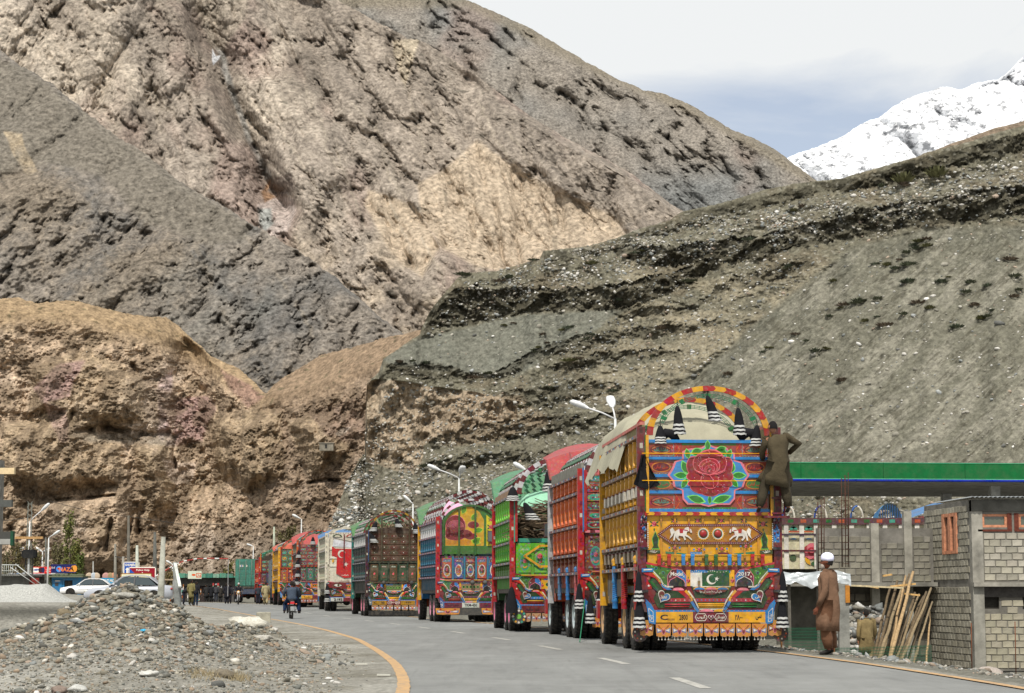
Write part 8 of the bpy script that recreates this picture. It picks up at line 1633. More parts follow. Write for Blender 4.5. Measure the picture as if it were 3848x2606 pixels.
# reinforcing bars
def rebar(u, vt, vb, Y, wd, label):
    p = P(u, vb, Y); zt = CAMZ+(HOR-vt)*Y/FPX; r_ = empty('rebar_column', (p.x, Y, p.z)); H_ = zt-p.z; tag(r_, label, 'rebar', None)
    for i, (x, y) in enumerate(((-wd/2, -wd/2), (0, -wd/2), (wd/2, -wd/2), (-wd/2, wd/2), (0.02, wd/2), (wd/2, wd/2))): b = MB(); b.tube([(x, y, 0), (x+0.01*i, y, H_*(0.92+0.03*((i*7) % 3)))], 0.009, srgb(72, 48, 38), 5); b.build('steel_bar', 'rust', r_)
    b = MB()
    for k in range(int(H_/0.17)): z = 0.08+k*0.17; pts = [(-wd/2, -wd/2, z), (wd/2, -wd/2, z), (wd/2, wd/2, z+0.01), (-wd/2, wd/2, z)]; [b.bar(pts[i], pts[(i+1) % 4], 0.008, 0.008, srgb(72, 48, 38)) for i in range(4)]
    b.build('stirrups', 'rust', r_)
rebar(3086, 1868, 2150, 53, 0.14, 'thin rusty reinforcing cage rising behind the turbaned man'); rebar(3177, 1772, 2132, 52, 0.15, 'tall rusty reinforcing cage rising in front of the green canopy')
for u, vt, vb in ((3652, 2340, 2495), (3817, 2335, 2495)):
    p = P(u, vb, 58); zt = CAMZ+(HOR-vt)*58/FPX; b = MB(); b.tube([(0, 0, -0.3), (0.01, 0, zt-p.z)], 0.013, srgb(110, 66, 44), 6); tag(b.build('steel_stake', 'rust', loc=(p.x, 58, p.z)), 'rusty steel stake in front of the block house, '+('the nearer to the corner' if u < 3700 else 'the one further right'), 'stake')
# leaning poles
rs = random.Random(15)
PO = [(3285, 2455, 3345, 2205, .045, 0), (3300, 2452, 3372, 2185, .05, 0), (3312, 2450, 3395, 2190, .05, 1), (3330, 2455, 3415, 2160, .045, 0), (3345, 2452, 3402, 2165, .04, 2), (3350, 2455, 3432, 2150, .055, 2), (3362, 2456, 3440, 2230, .05, 0), (3378, 2456, 3452, 2235, .04, 1), (3392, 2456, 3480, 2225, .045, 0), (3400, 2458, 3500, 2210, .045, 1), (3418, 2460, 3490, 2250, .04, 0), (3440, 2468, 3502, 2262, .035, 1), (3482, 2475, 3495, 2300, .03, 2), (3320, 2455, 3360, 2235, .04, 1), (3370, 2458, 3470, 2240, .035, 0)]
for i, (ua, va, ub, vb, r, c) in enumerate(PO):
    Ya = 51+rs.uniform(-.5, .5); Yb_ = 54+rs.uniform(-.3, .5); A_ = P(ua, va, Ya); B_ = P(ub, vb, Yb_); A_ = A_+(A_-B_)*0.22; cc = [srgb(98, 84, 64), srgb(128, 112, 86), srgb(160, 134, 98)][c]; n = 7
    b = MB(); pts = [A_.lerp(B_, k/n)+Vector((rs.uniform(-1, 1)*0.018, 0, rs.uniform(-1, 1)*0.01)) for k in range(n+1)]; pts = [q_-A_ for q_ in pts]; b.tube(pts, [r*0.92*(1.05-0.35*k/n) for k in range(n+1)], cc, 8)
    for k in range(4): q_ = pts[1+k]; b.ell(q_+Vector((r*0.35, -r*0.4, 0)), (r*.3, r*.3, r*.5), tuple(x*0.6 for x in cc), 5, 3)
    tag(b.build('wooden_pole', 'wood', loc=A_), ['brown barked pole leaning in the bundle against the block house', 'grey weathered pole leaning in the bundle against the block house', 'fresh yellowish pole leaning in the bundle against the block house'][c], 'pole', 'wooden poles leaning by the house')
for i, (ua, va, ub, vb) in enumerate(((3255, 2203, 3300, 2210), (3320, 2165, 3350, 2160), (3345, 2205, 3440, 2195), (3400, 2232, 3455, 2238))):
    A_ = P(ua, va, 53.3); B_ = P(ub, vb, 53.5); b = MB(); b.bar((0, 0, 0), B_-A_, 0.05, 0.04, srgb(205, 165, 105)); tag(b.build('plank_offcut', 'wood', loc=A_), 'short pale plank wedged across the heads of the leaning poles', 'plank', 'plank offcuts on the leaning poles')
# green net and its stakes
nf_ = empty('net_fence', (0, 0, 0)); tag(nf_, 'low green garden net fence beside the turbaned man, dark yard behind', 'fence'); b = MB(); A_ = P(2950, 2450, 44); B_ = P(3130, 2450, 44.5); C_ = P(3500, 2475, 47)
def zz_(p_): return gpt(p_.x, p_.y)
segs = [(A_, B_, 42), (B_, C_, 70)]
for a_, c_, n in segs:
    for k in range(n+1): q_ = a_.lerp(c_, k/n); b.bar((q_.x, q_.y, -0.75), (q_.x, q_.y, 0.42 if c_ is B_ else 0.0), 0.006, 0.005, srgb(20, 88, 62))
    for k in range(20): z = -0.75+k*0.06; b.bar((a_.x, a_.y, z), (c_.x, c_.y, z), 0.006, 0.007, srgb(20, 88, 62)) if c_ is B_ or z < 0.0 else None
n_o = b.build('net', 'flat', nf_); n_o['kind'] = 'stuff'
for u in (2937, 3135): q_ = P(u, 2450, 43.9); b = MB(); b.tube([(q_.x, q_.y, -0.6), (q_.x, q_.y, 0.62)], 0.02, srgb(120, 84, 52), 6); b.build('stake', 'wood', nf_)
# dark stone retaining wall and rubble below the deck
rs_ = np.random.RandomState(77); n = 2200; U_ = rs_.uniform(2900, 3560, n); Yq = rs_.uniform(45.5, 58, n); Xq = (U_-CX)/FPX*Yq; zq = gz(Xq, Yq); sz = np.exp(rs_.normal(-2.5, 0.45, n))
scatter('yard_rubble', np.stack([Xq, Yq, zq+sz*0.3], -1), np.clip(sz, 0.03, 0.2), pal(n, rs_, (1, 2, 4, 2, 3, 1, 1, 2))*0.8, LOW, seed=22, smooth=True)
n = 900; zq = rs_.uniform(-1.0, 0.75, n); U_ = rs_.uniform(3130, 3300, n); Yq = 58.5-0.5*(zq+1)*0+rs_.normal(0, .08, n)+0.4*(zq+1); Xq = (U_-CX)/FPX*Yq; sz = np.exp(rs_.normal(-2.4, 0.3, n))
scatter('stacked_rubble', np.stack([Xq, Yq, zq], -1), np.clip(sz, 0.05, 0.16), pal(n, rs_, (2, 3, 3, 2, 2, 1, 2, 2))*0.75, LOW, seed=23, smooth=True)
n = 2600; Yq = rs_.uniform(26, 58, n); e0, r0 = edges(Yq); Xq = r0+0.5+np.abs(rs_.normal(0, 1.6, n)); sz = np.exp(rs_.normal(-3.6, 0.5, n))
scatter('shoulder_gravel', np.stack([Xq, Yq, gz(Xq, Yq)+sz*.2], -1), np.clip(sz, 0.012, 0.12), pal(n, rs_, (1, 3, 4, 2, 2, 2, 0.4, 2))*0.8, LOW, seed=24, smooth=True)
u_ = np.linspace(-1.4, 1.4, 60); XX, YY = np.meshgrid(u_, u_); hp = 0.42*np.exp(-(XX/0.8)**2-(YY/0.7)**2)-0.05+0.05*fbm(XX*4, 1, YY*4, 4); q_ = P(3375, 2465, 46.5); idx = np.arange(XX.size).reshape(XX.shape); F = np.stack([idx[:-1, :-1], idx[:-1, 1:], idx[1:, 1:], idx[1:, :-1]], -1).reshape(-1, 4)
o = npmesh('gravel_heap', np.stack([XX, YY, hp], -1).reshape(-1, 3), F, (base((0.30, 0.30, 0.28), XX.shape)*(1+0.25*fbm(XX*14, 1, YY*14, 3))[..., None]).reshape(-1, 3), 'ground'); o.scale = (.62, .62, .7); o.location = (q_.x, 46.5, gpt(q_.x, 46.5)+0.02); tag(o, 'small heap of light grey gravel at the foot of the leaning poles', 'gravel heap')
rs = random.Random(19)
for k, (u, v, s_, c, lb) in enumerate([(3715, 2525, .17, (.36, .31, .27), 'pinkish stone on the shoulder in front of the block house'), (3805, 2540, .15, (.33, .31, .28), 'grey stone at the right edge in front of the block house'), (3838, 2545, .16, (.06, .06, .06), 'black stone at the right edge in front of the block house'), (3780, 2535, .12, (.1, .1, .1), 'small dark stone between the grey and the pinkish one')]): 
    q_ = P(u, v, 32); V, F = lump(800+k, 2, .7, 1.3); o = npmesh('stone', V, F, np.repeat(np.array([c]), len(V), 0), 'stone'); o.location = (q_.x, 32, gpt(q_.x, 32)+s_*.4); o.scale = (s_,)*3; tag(o, lb, 'stone')
# ================================================================== street lamps
def lamp_head(root, a, d, l=0.75, nm='lamp_head'):
    a = Vector(a); d = Vector(d).normalized(); b = MB(); s_ = d.cross(Vector((0, 0, 1))).normalized(); u_ = s_.cross(d)
    pr = [(0, 0.05, 0.04), (0.25, 0.15, 0.10), (0.6, 0.20, 0.13), (0.9, 0.18, 0.10), (1.0, 0.05, 0.03)]; n = 8; V = []
    for t, w_, h_ in pr:
        for k in range(n): an = 2*math.pi*k/n; V.append(a+d*t*l+s_*math.cos(an)*w_+u_*math.sin(an)*h_)
    b.add(V, [(i*n+k, i*n+(k+1) % n, (i+1)*n+(k+1) % n, (i+1)*n+k) for i in range(4) for k in range(n)], (0.62, 0.63, 0.63), True)
    b.f.append(tuple(range(len(b.v)-n, len(b.v)))); b.c.append((0.5, 0.5, 0.5)); b.sm.append(False); b.f.append(tuple(range(n))); b.c.append((0.5, 0.5, 0.5)); b.sm.append(False)
    return b.build(nm, 'flat', root)
def street_lamp(u, vj, Y, heads, label, zb=None):
    p = P(u, vj, Y); z0 = gpt(p.x, Y) if zb is None else zb; r_ = empty('street_lamp', (p.x, Y, z0)); tag(r_, label, 'street lamp', 'street lamps along the road'); H_ = p.z-z0
    b = MB(); b.tube([(0, 0, -0.2), (0, 0, H_*0.5), (0, 0, H_)], [0.10, 0.08, 0.05], (0.55, 0.56, 0.55), 8); b.build('pole', 'flat', r_)
    for (u2, v2, yo) in heads:
        e = P(u2, v2, Y+yo); e = Vector((e.x-p.x, yo, e.z-z0)); d = (e-Vector((0, 0, H_))); L_ = d.length; l = 0.8; s_ = max(0.1, L_-l); dn = d.normalized(); b = MB(); b.tube([(0, 0, H_-0.02), Vector((0, 0, H_))+dn*(s_*0.5)+Vector((0, 0, 0.03)), Vector((0, 0, H_))+dn*s_], 0.035, (0.6, 0.6, 0.6), 6); b.build('arm', 'flat', r_)
        lamp_head(r_, Vector((0, 0, H_))+dn*s_, dn, l)
street_lamp(2312, 1574, 85, [(2142, 1508, 0), (2292, 1490, 1.2)], 'white double street lamp standing just left of the yellow truck')
street_lamp(1725, 1797, 125, [(1606, 1748, 0), (1740, 1752, -1.0)], 'white double street lamp above the domed blue truck')
street_lamp(1985, 1775, 108, [(1938, 1745, 0)], 'street lamp whose head shows above the lime green truck')
street_lamp(1552, 1895, 165, [(1516, 1862, 0)], 'single street lamp right of the dark weathered truck')
street_lamp(1133, 1952, 205, [(1098, 1934, 0)], 'street lamp above the maroon truck with the red crown')
street_lamp(952, 2054, 270, [(930, 2046, 0)], 'farthest street lamp, above the teal container', 0.9)
street_lamp(112, 1960, 150, [(186, 1892, 0)], 'street lamp with a long arm behind the transformer')
street_lamp(183, 2022, 190, [(226, 1994, 0)], 'street lamp beside the tall poplar')
street_lamp(62, 2075, 230, [(87, 2060, 0)], 'street lamp left of the transformer', 1.0)
street_lamp(160, 2075, 230, [(142, 2063, 0), (178, 2066, 0)], 'street lamp right of the transformer', 1.0)
for u, v, Y in ((345, 2136, 330), (362, 2132, 340), (405, 2130, 350), (432, 2128, 360), (640, 2113, 260)):
    street_lamp(u+8, v+8, Y, [(u-6, v, 0)], 'small far street lamp seen above the town roofs', 1.0)
# ================================================================== poles and wires
def pole(u, vt, vb, Y, r, label, c=(0.33, 0.33, 0.28), u2=None, m='concrete', nm='utility_pole'):
    A_ = P(u2 or u, vb, Y); B_ = P(u, vt, Y); z0 = min(A_.z, gpt(A_.x, Y))-0.2; b = MB(); b.tube([(0, 0, z0-A_.z), (0, 0, 0), B_-A_], [r*1.25, r*1.25, r*0.75], c, 8); return tag(b.build(nm, m, loc=A_), label, 'pole')
pole(614, 2018, 2268, 96, 0.13, 'thick pale concrete pole in front of the silver car', u2=603)
lp = pole(657, 2114, 2276, 96, 0.13, 'dark leaning concrete post beside the thick pale pole', (0.20, 0.21, 0.20), u2=668)
A_ = P(657, 2116, 96); B_ = P(676, 2207, 94.5); b = MB(); b.bar((0, 0, 0), B_-A_, 0.13, 0.08, (0.55, 0.57, 0.53)); tag(b.build('prop_beam', 'concrete', loc=A_), 'pale beam propped against the dark leaning post', 'beam')
pole(582, 2000, 2140, 175, 0.14, 'dark utility pole behind the red police sign', (0.10, 0.10, 0.09)); pole(515, 2050, 2180, 170, 0.13, 'pale pole between the two road signs', (0.40, 0.42, 0.36)); pole(483, 1938, 2180, 180, 0.13, 'tall dark pole crossing the blue sign', (0.12, 0.11, 0.09)); pole(433, 2045, 2180, 200, 0.12, 'slim grey pole left of the blue sign', (0.2, 0.19, 0.16)); pole(463, 2092, 2180, 190, 0.12, 'short grey pole beside the blue sign', (0.24, 0.23, 0.2)); pole(172, 2020, 2180, 200, 0.10, 'thin dark pole right of the transformer', (0.1, 0.1, 0.09)); pole(1030, 1980, 2080, 190, 0.10, 'slender pole above the green arched truck', (0.35, 0.38, 0.3)); pole(350, 2110, 2190, 240, 0.08, 'thin pole above the shop roofs', (0.3, 0.3, 0.28))
def wire(pts, label, r=0.02):
    q = [P(*p) for p in pts]; o0 = q[0]; b = MB(); b.tube([p-o0 for p in q], r, (0.03, 0.03, 0.03), 4); tag(b.build('power_cable', 'rubber', loc=o0), label, 'cable')
wire([(0, 1958, 150), (50, 1955, 150), (104, 1946, 150)], 'cable running left from the transformer pole'); wire([(190, 1885, 180), (350, 1925, 180), (483, 1942, 180), (680, 1970, 178), (850, 1972, 178)], 'long thin cable crossing the foot of the brown cliffs'); wire([(433, 2092, 195), (460, 2098, 193), (483, 2094, 185)], 'short crossbar cable between the poles by the blue sign', 0.04)
# lattice pole with transformer
tr = empty('transformer_pole', tuple(P(105, 2200, 150)[:])); tag(tr, 'steel lattice pole carrying a black transformer and a timber crossarm', 'utility pole'); ZB = tr.location.z; f = 150/FPX
b = MB()
for s_ in (-1, 1): b.bar((s_*0.22, 0, -1), (s_*0.12, 0, (2200-1892)*f), 0.05, 0.05, (0.16, 0.17, 0.15))
for k in range(14): b.bar((-0.2, 0, k*0.42), (0.2, 0, k*0.42+0.4), 0.025, 0.025, (0.16, 0.17, 0.15)); b.bar((0.2, 0, k*0.42), (-0.2, 0, k*0.42+0.4), 0.025, 0.025, (0.16, 0.17, 0.15))
b.build('lattice_pole', 'rust', tr); b = MB(); b.box(-0.97, 0.97, -0.12, 0.12, (2200-2028)*f, (2200-2019)*f, srgb(170, 135, 90))
b.build('crossarm', 'wood', tr)
for x in (-0.85, 0.2, 0.9): b = MB(); b.lathe([(0.06, 0), (0.08, -0.06), (0.05, -0.1), (0.08, -0.16), (0.04, -0.25)], (x, -0.05, (2200-2028)*f), 'z', (0.04, 0.02, 0.015), 8); b.build('insulator', 'rubber', tr)
b = MB(); b.box(-0.32, 0.42, -0.35, 0.25, (2200-2100)*f, (2200-2068)*f, (0.012, 0.013, 0.014))
for k in range(9): b.box(-0.45, -0.33, -0.3+k*0.06, -0.27+k*0.06, (2200-2095)*f, (2200-2072)*f, (0.012, 0.013, 0.014)); b.box(0.43, 0.55, -0.3+k*0.06, -0.27+k*0.06, (2200-2095)*f, (2200-2072)*f, (0.012, 0.013, 0.014))
for x in (-0.2, 0.05, 0.3): b.lathe([(0.04, 0), (0.06, 0.08), (0.03, 0.1), (0.05, 0.16), (0.02, 0.25)], (x, -0.05, (2200-2068)*f), 'z', (0.05, 0.03, 0.02), 8)
b.build('transformer', 'flat', tr); b = MB(); b.bar((-0.2, 0, -1), (-0.2, 0, (2200-2100)*f), 0.08, 0.08, (0.05, 0.05, 0.05)); b.bar((0.3, 0, -1), (0.3, 0, (2200-2100)*f), 0.08, 0.08, (0.05, 0.05, 0.05)); b.build('support_frame', 'rust', tr)
# striped barrier boom
q = [P(*p) for p in ((585, 2166, 150), (620, 2146, 150), (655, 2124, 150), (690, 2110, 150), (740, 2101, 150), (790, 2099, 150), (858, 2101, 150))]; fine = []
for a_, c_ in zip(q[:-1], q[1:]):
    for k in range(4): fine.append(a_.lerp(c_, k/4))
fine.append(q[-1]); b = MB()
for k in range(len(fine)-1): b.tube([fine[k]-q[0], fine[k+1]-q[0]], 0.045, (0.7, 0.7, 0.68) if k % 3 == 0 else (0.33, 0.05, 0.04), 6)
b.bar((fine[0]-q[0]), (0, 0, -1.2), 0.12, 0.12, (0.3, 0.3, 0.3)); b.bar((fine[-1]-q[0]), (fine[-1]-q[0])+Vector((0, 0, -2.6)), 0.04, 0.04, (0.3, 0.3, 0.3)); tag(b.build('barrier_boom', 'flat', loc=q[0]), 'red and white striped barrier boom curving over the people', 'barrier')
# ================================================================== signs
def board(name, label, cat, u0, u1, v0, v1, Y, draw, c, legs=True, frame=None, th=0.08, group=None):
    A_ = P((u0+u1)/2, v1, Y); W_ = (u1-u0)*Y/FPX; H_ = (v1-v0)*Y/FPX; r_ = empty(name, A_); tag(r_, label, cat, group); a = Art(); a.prism([(-W_/2, 0), (W_/2, 0), (W_/2, H_), (-W_/2, H_)], 0, th, c)
    if frame: a.line([(-W_/2, 0), (W_/2, 0), (W_/2, H_), (-W_/2, H_)], 0.07, frame, 1, True)
    draw(a, W_, H_); a.build('panel', 'flat', r_)
    if legs:
        g_ = min(gpt(A_.x, Y), A_.z)-A_.z-0.2
        for s_ in (-0.35, 0.35): b = MB(); b.box(s_*W_-0.05, s_*W_+0.05, th+0.01, th+0.11, g_, H_*0.9, (0.2, 0.2, 0.2)); b.build('post', 'rust', r_)
    return r_
def d1(a, W_, H_): a.text('KHUNJERAB', 0, H_*0.78, 0.26, Wh, 3, wmax=W_*0.8, bold=0.03); a.line([(-W_*0.28, 0.05), (-W_*0.28, H_*0.5)], 0.13, Wh, 3); a.sh([(-W_*0.28-0.16, H_*0.45), (-W_*0.28+0.16, H_*0.45), (-W_*0.28, H_*0.62)], Wh, 4)
board('road_sign', 'blue road sign lettered KHUNJERAB with a white arrow behind the red police sign', 'sign', 465, 521, 2114, 2165, 178, d1, srgb(20, 80, 165), frame=Wh)
def d2(a, W_, H_): a.sh([(-W_/2+0.03, H_*0.95), (-W_/2+0.03, 0.03), (0.05, 0.03)], srgb(20, 80, 165), 1); a.text('Police Help', 0.05, H_*0.80, 0.17, Wh, 3, wmax=W_*0.5, bold=0.02); a.text('&', 0.02, H_*0.60, 0.12, Wh, 3); a.text('TWIN PICKET', 0.08, H_*0.42, 0.17, Wh, 3, wmax=W_*0.62, bold=0.02)
board('police_sign', 'dark red and blue sign lettered Police Help', 'sign', 484, 583, 2134, 2186, 160, d2, srgb(140, 14, 36), frame=Wh)
def d3(a, W_, H_):
    a.rect(-W_/2+.05, W_/2-.05, 0.02, H_*0.2, srgb(170, 100, 50), 1); rs = random.Random(4)
    for k in range(26): a.line([(-W_*0.42+k*W_*0.032, H_*(0.35+rs.uniform(0, .1))), (-W_*0.42+k*W_*0.032+rs.uniform(-.03, .05), H_*(0.72+rs.uniform(-.1, .1)))], 0.03, srgb(205, 195, 130), 2)
    a.text(ur('خوش آمدید'), 0, H_*0.14, 0.12, Wh, 4)
board('banner_board', 'weathered cream banner board with a rusty lower edge below the police sign', 'sign', 455, 568, 2157, 2180, 140, d3, srgb(226, 222, 190), frame=srgb(150, 110, 60))
def d4(a, W_, H_): a.rect(-W_/2+0.06, -W_*0.16, 0.08, H_-0.08, Wh, 1); a.leaf(-W_*0.45, H_*0.5, 0.6, 0.2, 0.1, srgb(90, 110, 160), 2); a.rect(-W_*0.15, W_*0.16, 0.08, H_-0.08, srgb(190, 130, 110), 1); a.disc(-W_*0.03, H_*0.5, 0.25, 0.25, srgb(60, 30, 40), 2, 10); a.disc(W_*0.08, H_*0.5, 0.14, 0.28, srgb(25, 35, 80), 3, 10); a.text(ur('لکس'), W_*0.35, H_*0.68, 0.22, Wh, 3); a.text(ur('شاپ'), W_*0.35, H_*0.3, 0.22, Wh, 3)
SY = 200
board('shop_sign', 'red and white advertising board on the shop roof left of the dark blue one', 'sign', 121, 191, 2131, 2156, SY-1, d4, srgb(205, 24, 28), legs=False)
def d5(a, W_, H_): a.disc(-W_*0.05-0.3, H_*0.45, 0.28, 0.28, srgb(60, 140, 210), 1, 12); a.text('UBL', -W_*0.05-0.3, H_*0.45, 0.2, Rd, 3) if False else a.disc(-W_*0.05-0.3, H_*0.5, 0.18, 0.10, Rd, 2, 8); a.text('NAZA', W_*0.12, H_*0.42, 0.38, srgb(220, 120, 50), 3, bold=0.03); a.sh([(W_*0.22, 0.12), (W_*0.32, H_*0.45), (W_*0.40, 0.12)], srgb(235, 160, 30), 2); a.line([(W_*0.32, H_*0.45), (W_*0.36, H_*0.8)], 0.12, srgb(230, 170, 70), 3); a.disc(W_*0.44, H_*0.5, 0.25, 0.32, srgb(225, 150, 60), 3, 10); a.text(ur('کھانا'), -W_*0.42, H_*0.6, 0.22, Wh, 3)
board('shop_sign', 'dark blue advertising board with yellow figures on the shop roof', 'sign', 191, 285, 2122, 2154, SY, d5, srgb(22, 28, 90), legs=False)
def d6(a, W_, H_): a.text('TRUT MO', -0.1, H_*0.5, 0.32, Wh, 3, wmax=W_*0.8, bold=0.03)
board('shop_sign', 'bright blue shop board with white letters above the white car roof', 'sign', 380, 438, 2173, 2194, 235, d6, srgb(30, 140, 185), legs=False)
def d7(a, W_, H_): a.line([(W_*0.12, 0.15), (W_*0.45, 0.15), (W_*0.45, H_*0.7), (W_*0.12, H_*0.7)], 0.06, Or, 2, True); a.text(ur('چائے'), W_*0.28, H_*0.4, 0.3, Or, 3); a.disc(-W_*0.08, H_*0.5, 0.2, 0.1, Or, 2, 8)
board('shop_sign', 'pale sign with a red framed mark above the two standing men', 'sign', 706, 757, 2147, 2176, 200, d7, srgb(198, 204, 185), legs=False)
# ================================================================== shops and huts
def hut(name, label, cat, u0, u1, vt, Y, depth, wallc, roofc, zg=None, doors=(), roof_over=0.25, m='concrete'):
    A_ = P(u0, 2200, Y); X1 = (u1-u0)*Y/FPX; g_ = gpt(A_.x+X1/2, Y) if zg is None else zg; H_ = CAMZ+(HOR-vt)*Y/FPX-g_; r_ = empty(name, (A_.x, Y, g_)); tag(r_, label, cat)
    hl = [(d[0], d[1], d[2], d[3]) for d in doors]; wall_with_holes(r_, 'front_wall', 0, X1, -0.3, H_, hl, wallc, m=m)
    b = MB(); b.box(0, 0.15, 0.2, depth, -0.3, H_, wallc); b.box(X1-0.15, X1, 0.2, depth, -0.3, H_, wallc); b.box(0, X1, depth, depth+0.15, -0.3, H_, wallc); b.build('back_walls', m, r_)
    b = MB(); b.box(-roof_over, X1+roof_over, -roof_over-0.2, depth+roof_over, H_, H_+0.12, roofc); b.build('roof', 'old', r_)
    for d in doors: MB().box(d[0]+0.02, d[1]-0.02, 0.16, 0.19, d[2], d[3], d[4] if len(d) > 4 else (0.02, 0.02, 0.02)).build('door' if d[2] < 0.2 else 'window', 'old', r_)
    return r_, X1, H_
hut('shop_row', 'low dark stone shop under the advertising boards', 'shop', 118, 200, 2160, 203, 5, (0.16, 0.15, 0.13), (0.55, 0.56, 0.57), doors=((0.5, 1.3, 0, 1.6), (1.6, 1.9, 0.6, 1.2)))
kb, kx, kh = hut('blue_kiosk', 'bright blue painted kiosk with an open doorway behind the sand pile', 'kiosk', 194, 303, 2171, 190, 3, srgb(20, 130, 185), (0.13, 0.15, 0.09), doors=((0.1, 0.95, -0.1, 1.35, srgb(24, 140, 195)), (1.12, 1.85, -0.1, 1.25, (0.02, 0.02, 0.02))), m='paint')  # black panel in the second doorway stands in for its shaded inside
b = MB(); b.box(0.12, 0.92, -0.03, -0.001, -0.1, 1.3, srgb(22, 125, 180)); b.box(0.3, 0.6, -0.04, -0.03, 0.75, 1.05, (0.05, 0.05, 0.05)); b.box(0.3, 0.75, -0.045, -0.03, 1.15, 1.25, Wh); b.build('kiosk_door', 'paint', kb)
b = MB(); rs = random.Random(3)
for k in range(10): b.ell((kx*(k+0.3)/10, 0.6+rs.uniform(0, 1.2), kh+0.15), (kx*0.09, 0.6, 0.12+rs.uniform(0, .08)), (0.08, 0.095, 0.05), 8, 5)
b.ell((-0.15, 0.3, 0.75), (0.25, 0.5, 0.85), (0.06, 0.07, 0.04), 8, 6); o = b.build('camouflage_cover', 'tarp'); o.matrix_world = Matrix.Translation(kb.location); tag(o, 'dull green tarpaulin bundled over the roof of the blue kiosk', 'tarpaulin')
hut('shop', 'low maroon fronted shop behind the white sedan', 'shop', 303, 455, 2177, 240, 5, (0.10, 0.04, 0.035), (0.10, 0.09, 0.08), doors=((0.6, 1.4, 0, 1.2), (2.2, 3.2, 0.3, 1.2)))
for k, u in enumerate((335, 352, 362, 398, 414, 428)): b = MB(); b.ell((0, 0, 0), (0.42, 0.1, 0.42), [(.45, .35, .25), (.4, .45, .5), (.5, .4, .3), (.45, .25, .22), (.3, .22, .12), (.5, .25, .15)][k], 12, 8); p = P(u, 2167, 236); tag(b.build('round_sign', 'flat', loc=p), 'small round picture sign on the roof edge of the far shops', 'sign', 'round signs above the far shops')
gr_, gx, gh = hut('market_stall', 'row of dark stalls under green sheet roofing behind the people', 'stall', 676, 878, 2172, 215, 4, (0.085, 0.08, 0.075), srgb(85, 150, 125), doors=tuple((0.3+k*0.85, 0.95+k*0.85, 0, 1.6, [(0.02, 0.02, 0.02), (0.05, 0.05, 0.05), (0.03, 0.02, 0.02)][k % 3]) for k in range(6)))
for k in range(8): b = MB(); x = k*gx/8; b.box(x+0.02, x+gx/8-0.02, -0.85, -0.5, gh-0.02, gh+0.42-0.05*(k % 2), [srgb(78, 140, 118), srgb(60, 120, 104), srgb(120, 160, 140)][k % 3]); b.build('roof_sheet', 'old', gr_)
rs = random.Random(31)
for k in range(26):
    b = MB(); w_ = rs.uniform(0.08, 0.25); h_ = rs.uniform(0.2, 0.9); x = 0.3+rs.uniform(0, gx-0.6); b.box(-w_/2, w_/2, -0.05, 0.05, 0, h_, rs.choice([(.35, .35, .36), (.06, .06, .07), (.4, .05, .05), (.08, .25, .3), (.3, .12, .04), (.2, .2, .19)])); b.box(-w_*0.3, w_*0.3, -0.09, -0.051, h_*0.3, h_*0.7, rs.choice([Wh, Tl, Or]))
    o = b.build('hanging_goods', 'cloth', loc=(gr_.location.x+x, 213.4+rs.uniform(0, .5), gr_.location.z+rs.uniform(0, 1.0))); tag(o, 'piece of coloured merchandise hanging at the stall fronts', 'merchandise', 'merchandise at the stall fronts')
hut('stone_platform', 'grey stone building with a railed terrace and outside stairs at the far left', 'building', -60, 88, 2166, 140, 4, (0.13, 0.13, 0.12), (0.2, 0.2, 0.19), doors=((0.8, 2.3, -0.1, 0.5),))
rl = empty('terrace_railing', tuple(P(0, 2165, 139.5)[:])); tag(rl, 'pale pipe railing on the stone terrace with a sloping stair rail at the far left', 'railing')
f = 139.5/FPX; b = MB(); b.tube([(-0.5, 0, 42*f), (70*f, 0, 40*f)], 0.03, (0.5, 0.52, 0.5), 6); b.tube([(62*f, 0, 40*f), (155*f, 0, -32*f)], 0.03, (0.5, 0.52, 0.5), 6); b.tube([(38*f, 0, 32*f), (130*f, 0, -30*f)], 0.025, (0.5, 0.52, 0.5), 6); b.tube([(-0.5, 0, 20*f), (70*f, 0, 18*f)], 0.02, (0.4, 0.42, 0.4), 6); b.build('rail', 'flat', rl)
for k in range(9): b = MB(); b.tube([(k*8*f-0.3, 0, -2*f), (k*8*f-0.3, 0, 40*f)], 0.018, (0.4, 0.42, 0.4), 5); b.build('baluster', 'flat', rl)
b = MB(); b.box(0, 36*f, 0, 0.1, 0, 26*f, srgb(120, 34, 30)); p = P(110, 2199, 141); tag(b.build('red_stair_board', 'old', loc=p), 'dark red sloping board beside the stairs left of the kiosk', 'board')
rs = random.Random(33)
for k in range(12): b = MB(); b.box(0, rs.uniform(4, 9)*f, 0, 0.1, 0, rs.uniform(5, 14)*f, rs.choice([(.5, .52, .55), (.3, .32, .35), (.6, .6, .6), (.2, .3, .5)])); p = P(28+k*5.6, 2166, 142); tag(b.build('white_crate', 'paint', loc=p), 'small pale crate stacked behind the terrace railing', 'crate', 'crates behind the terrace railing')
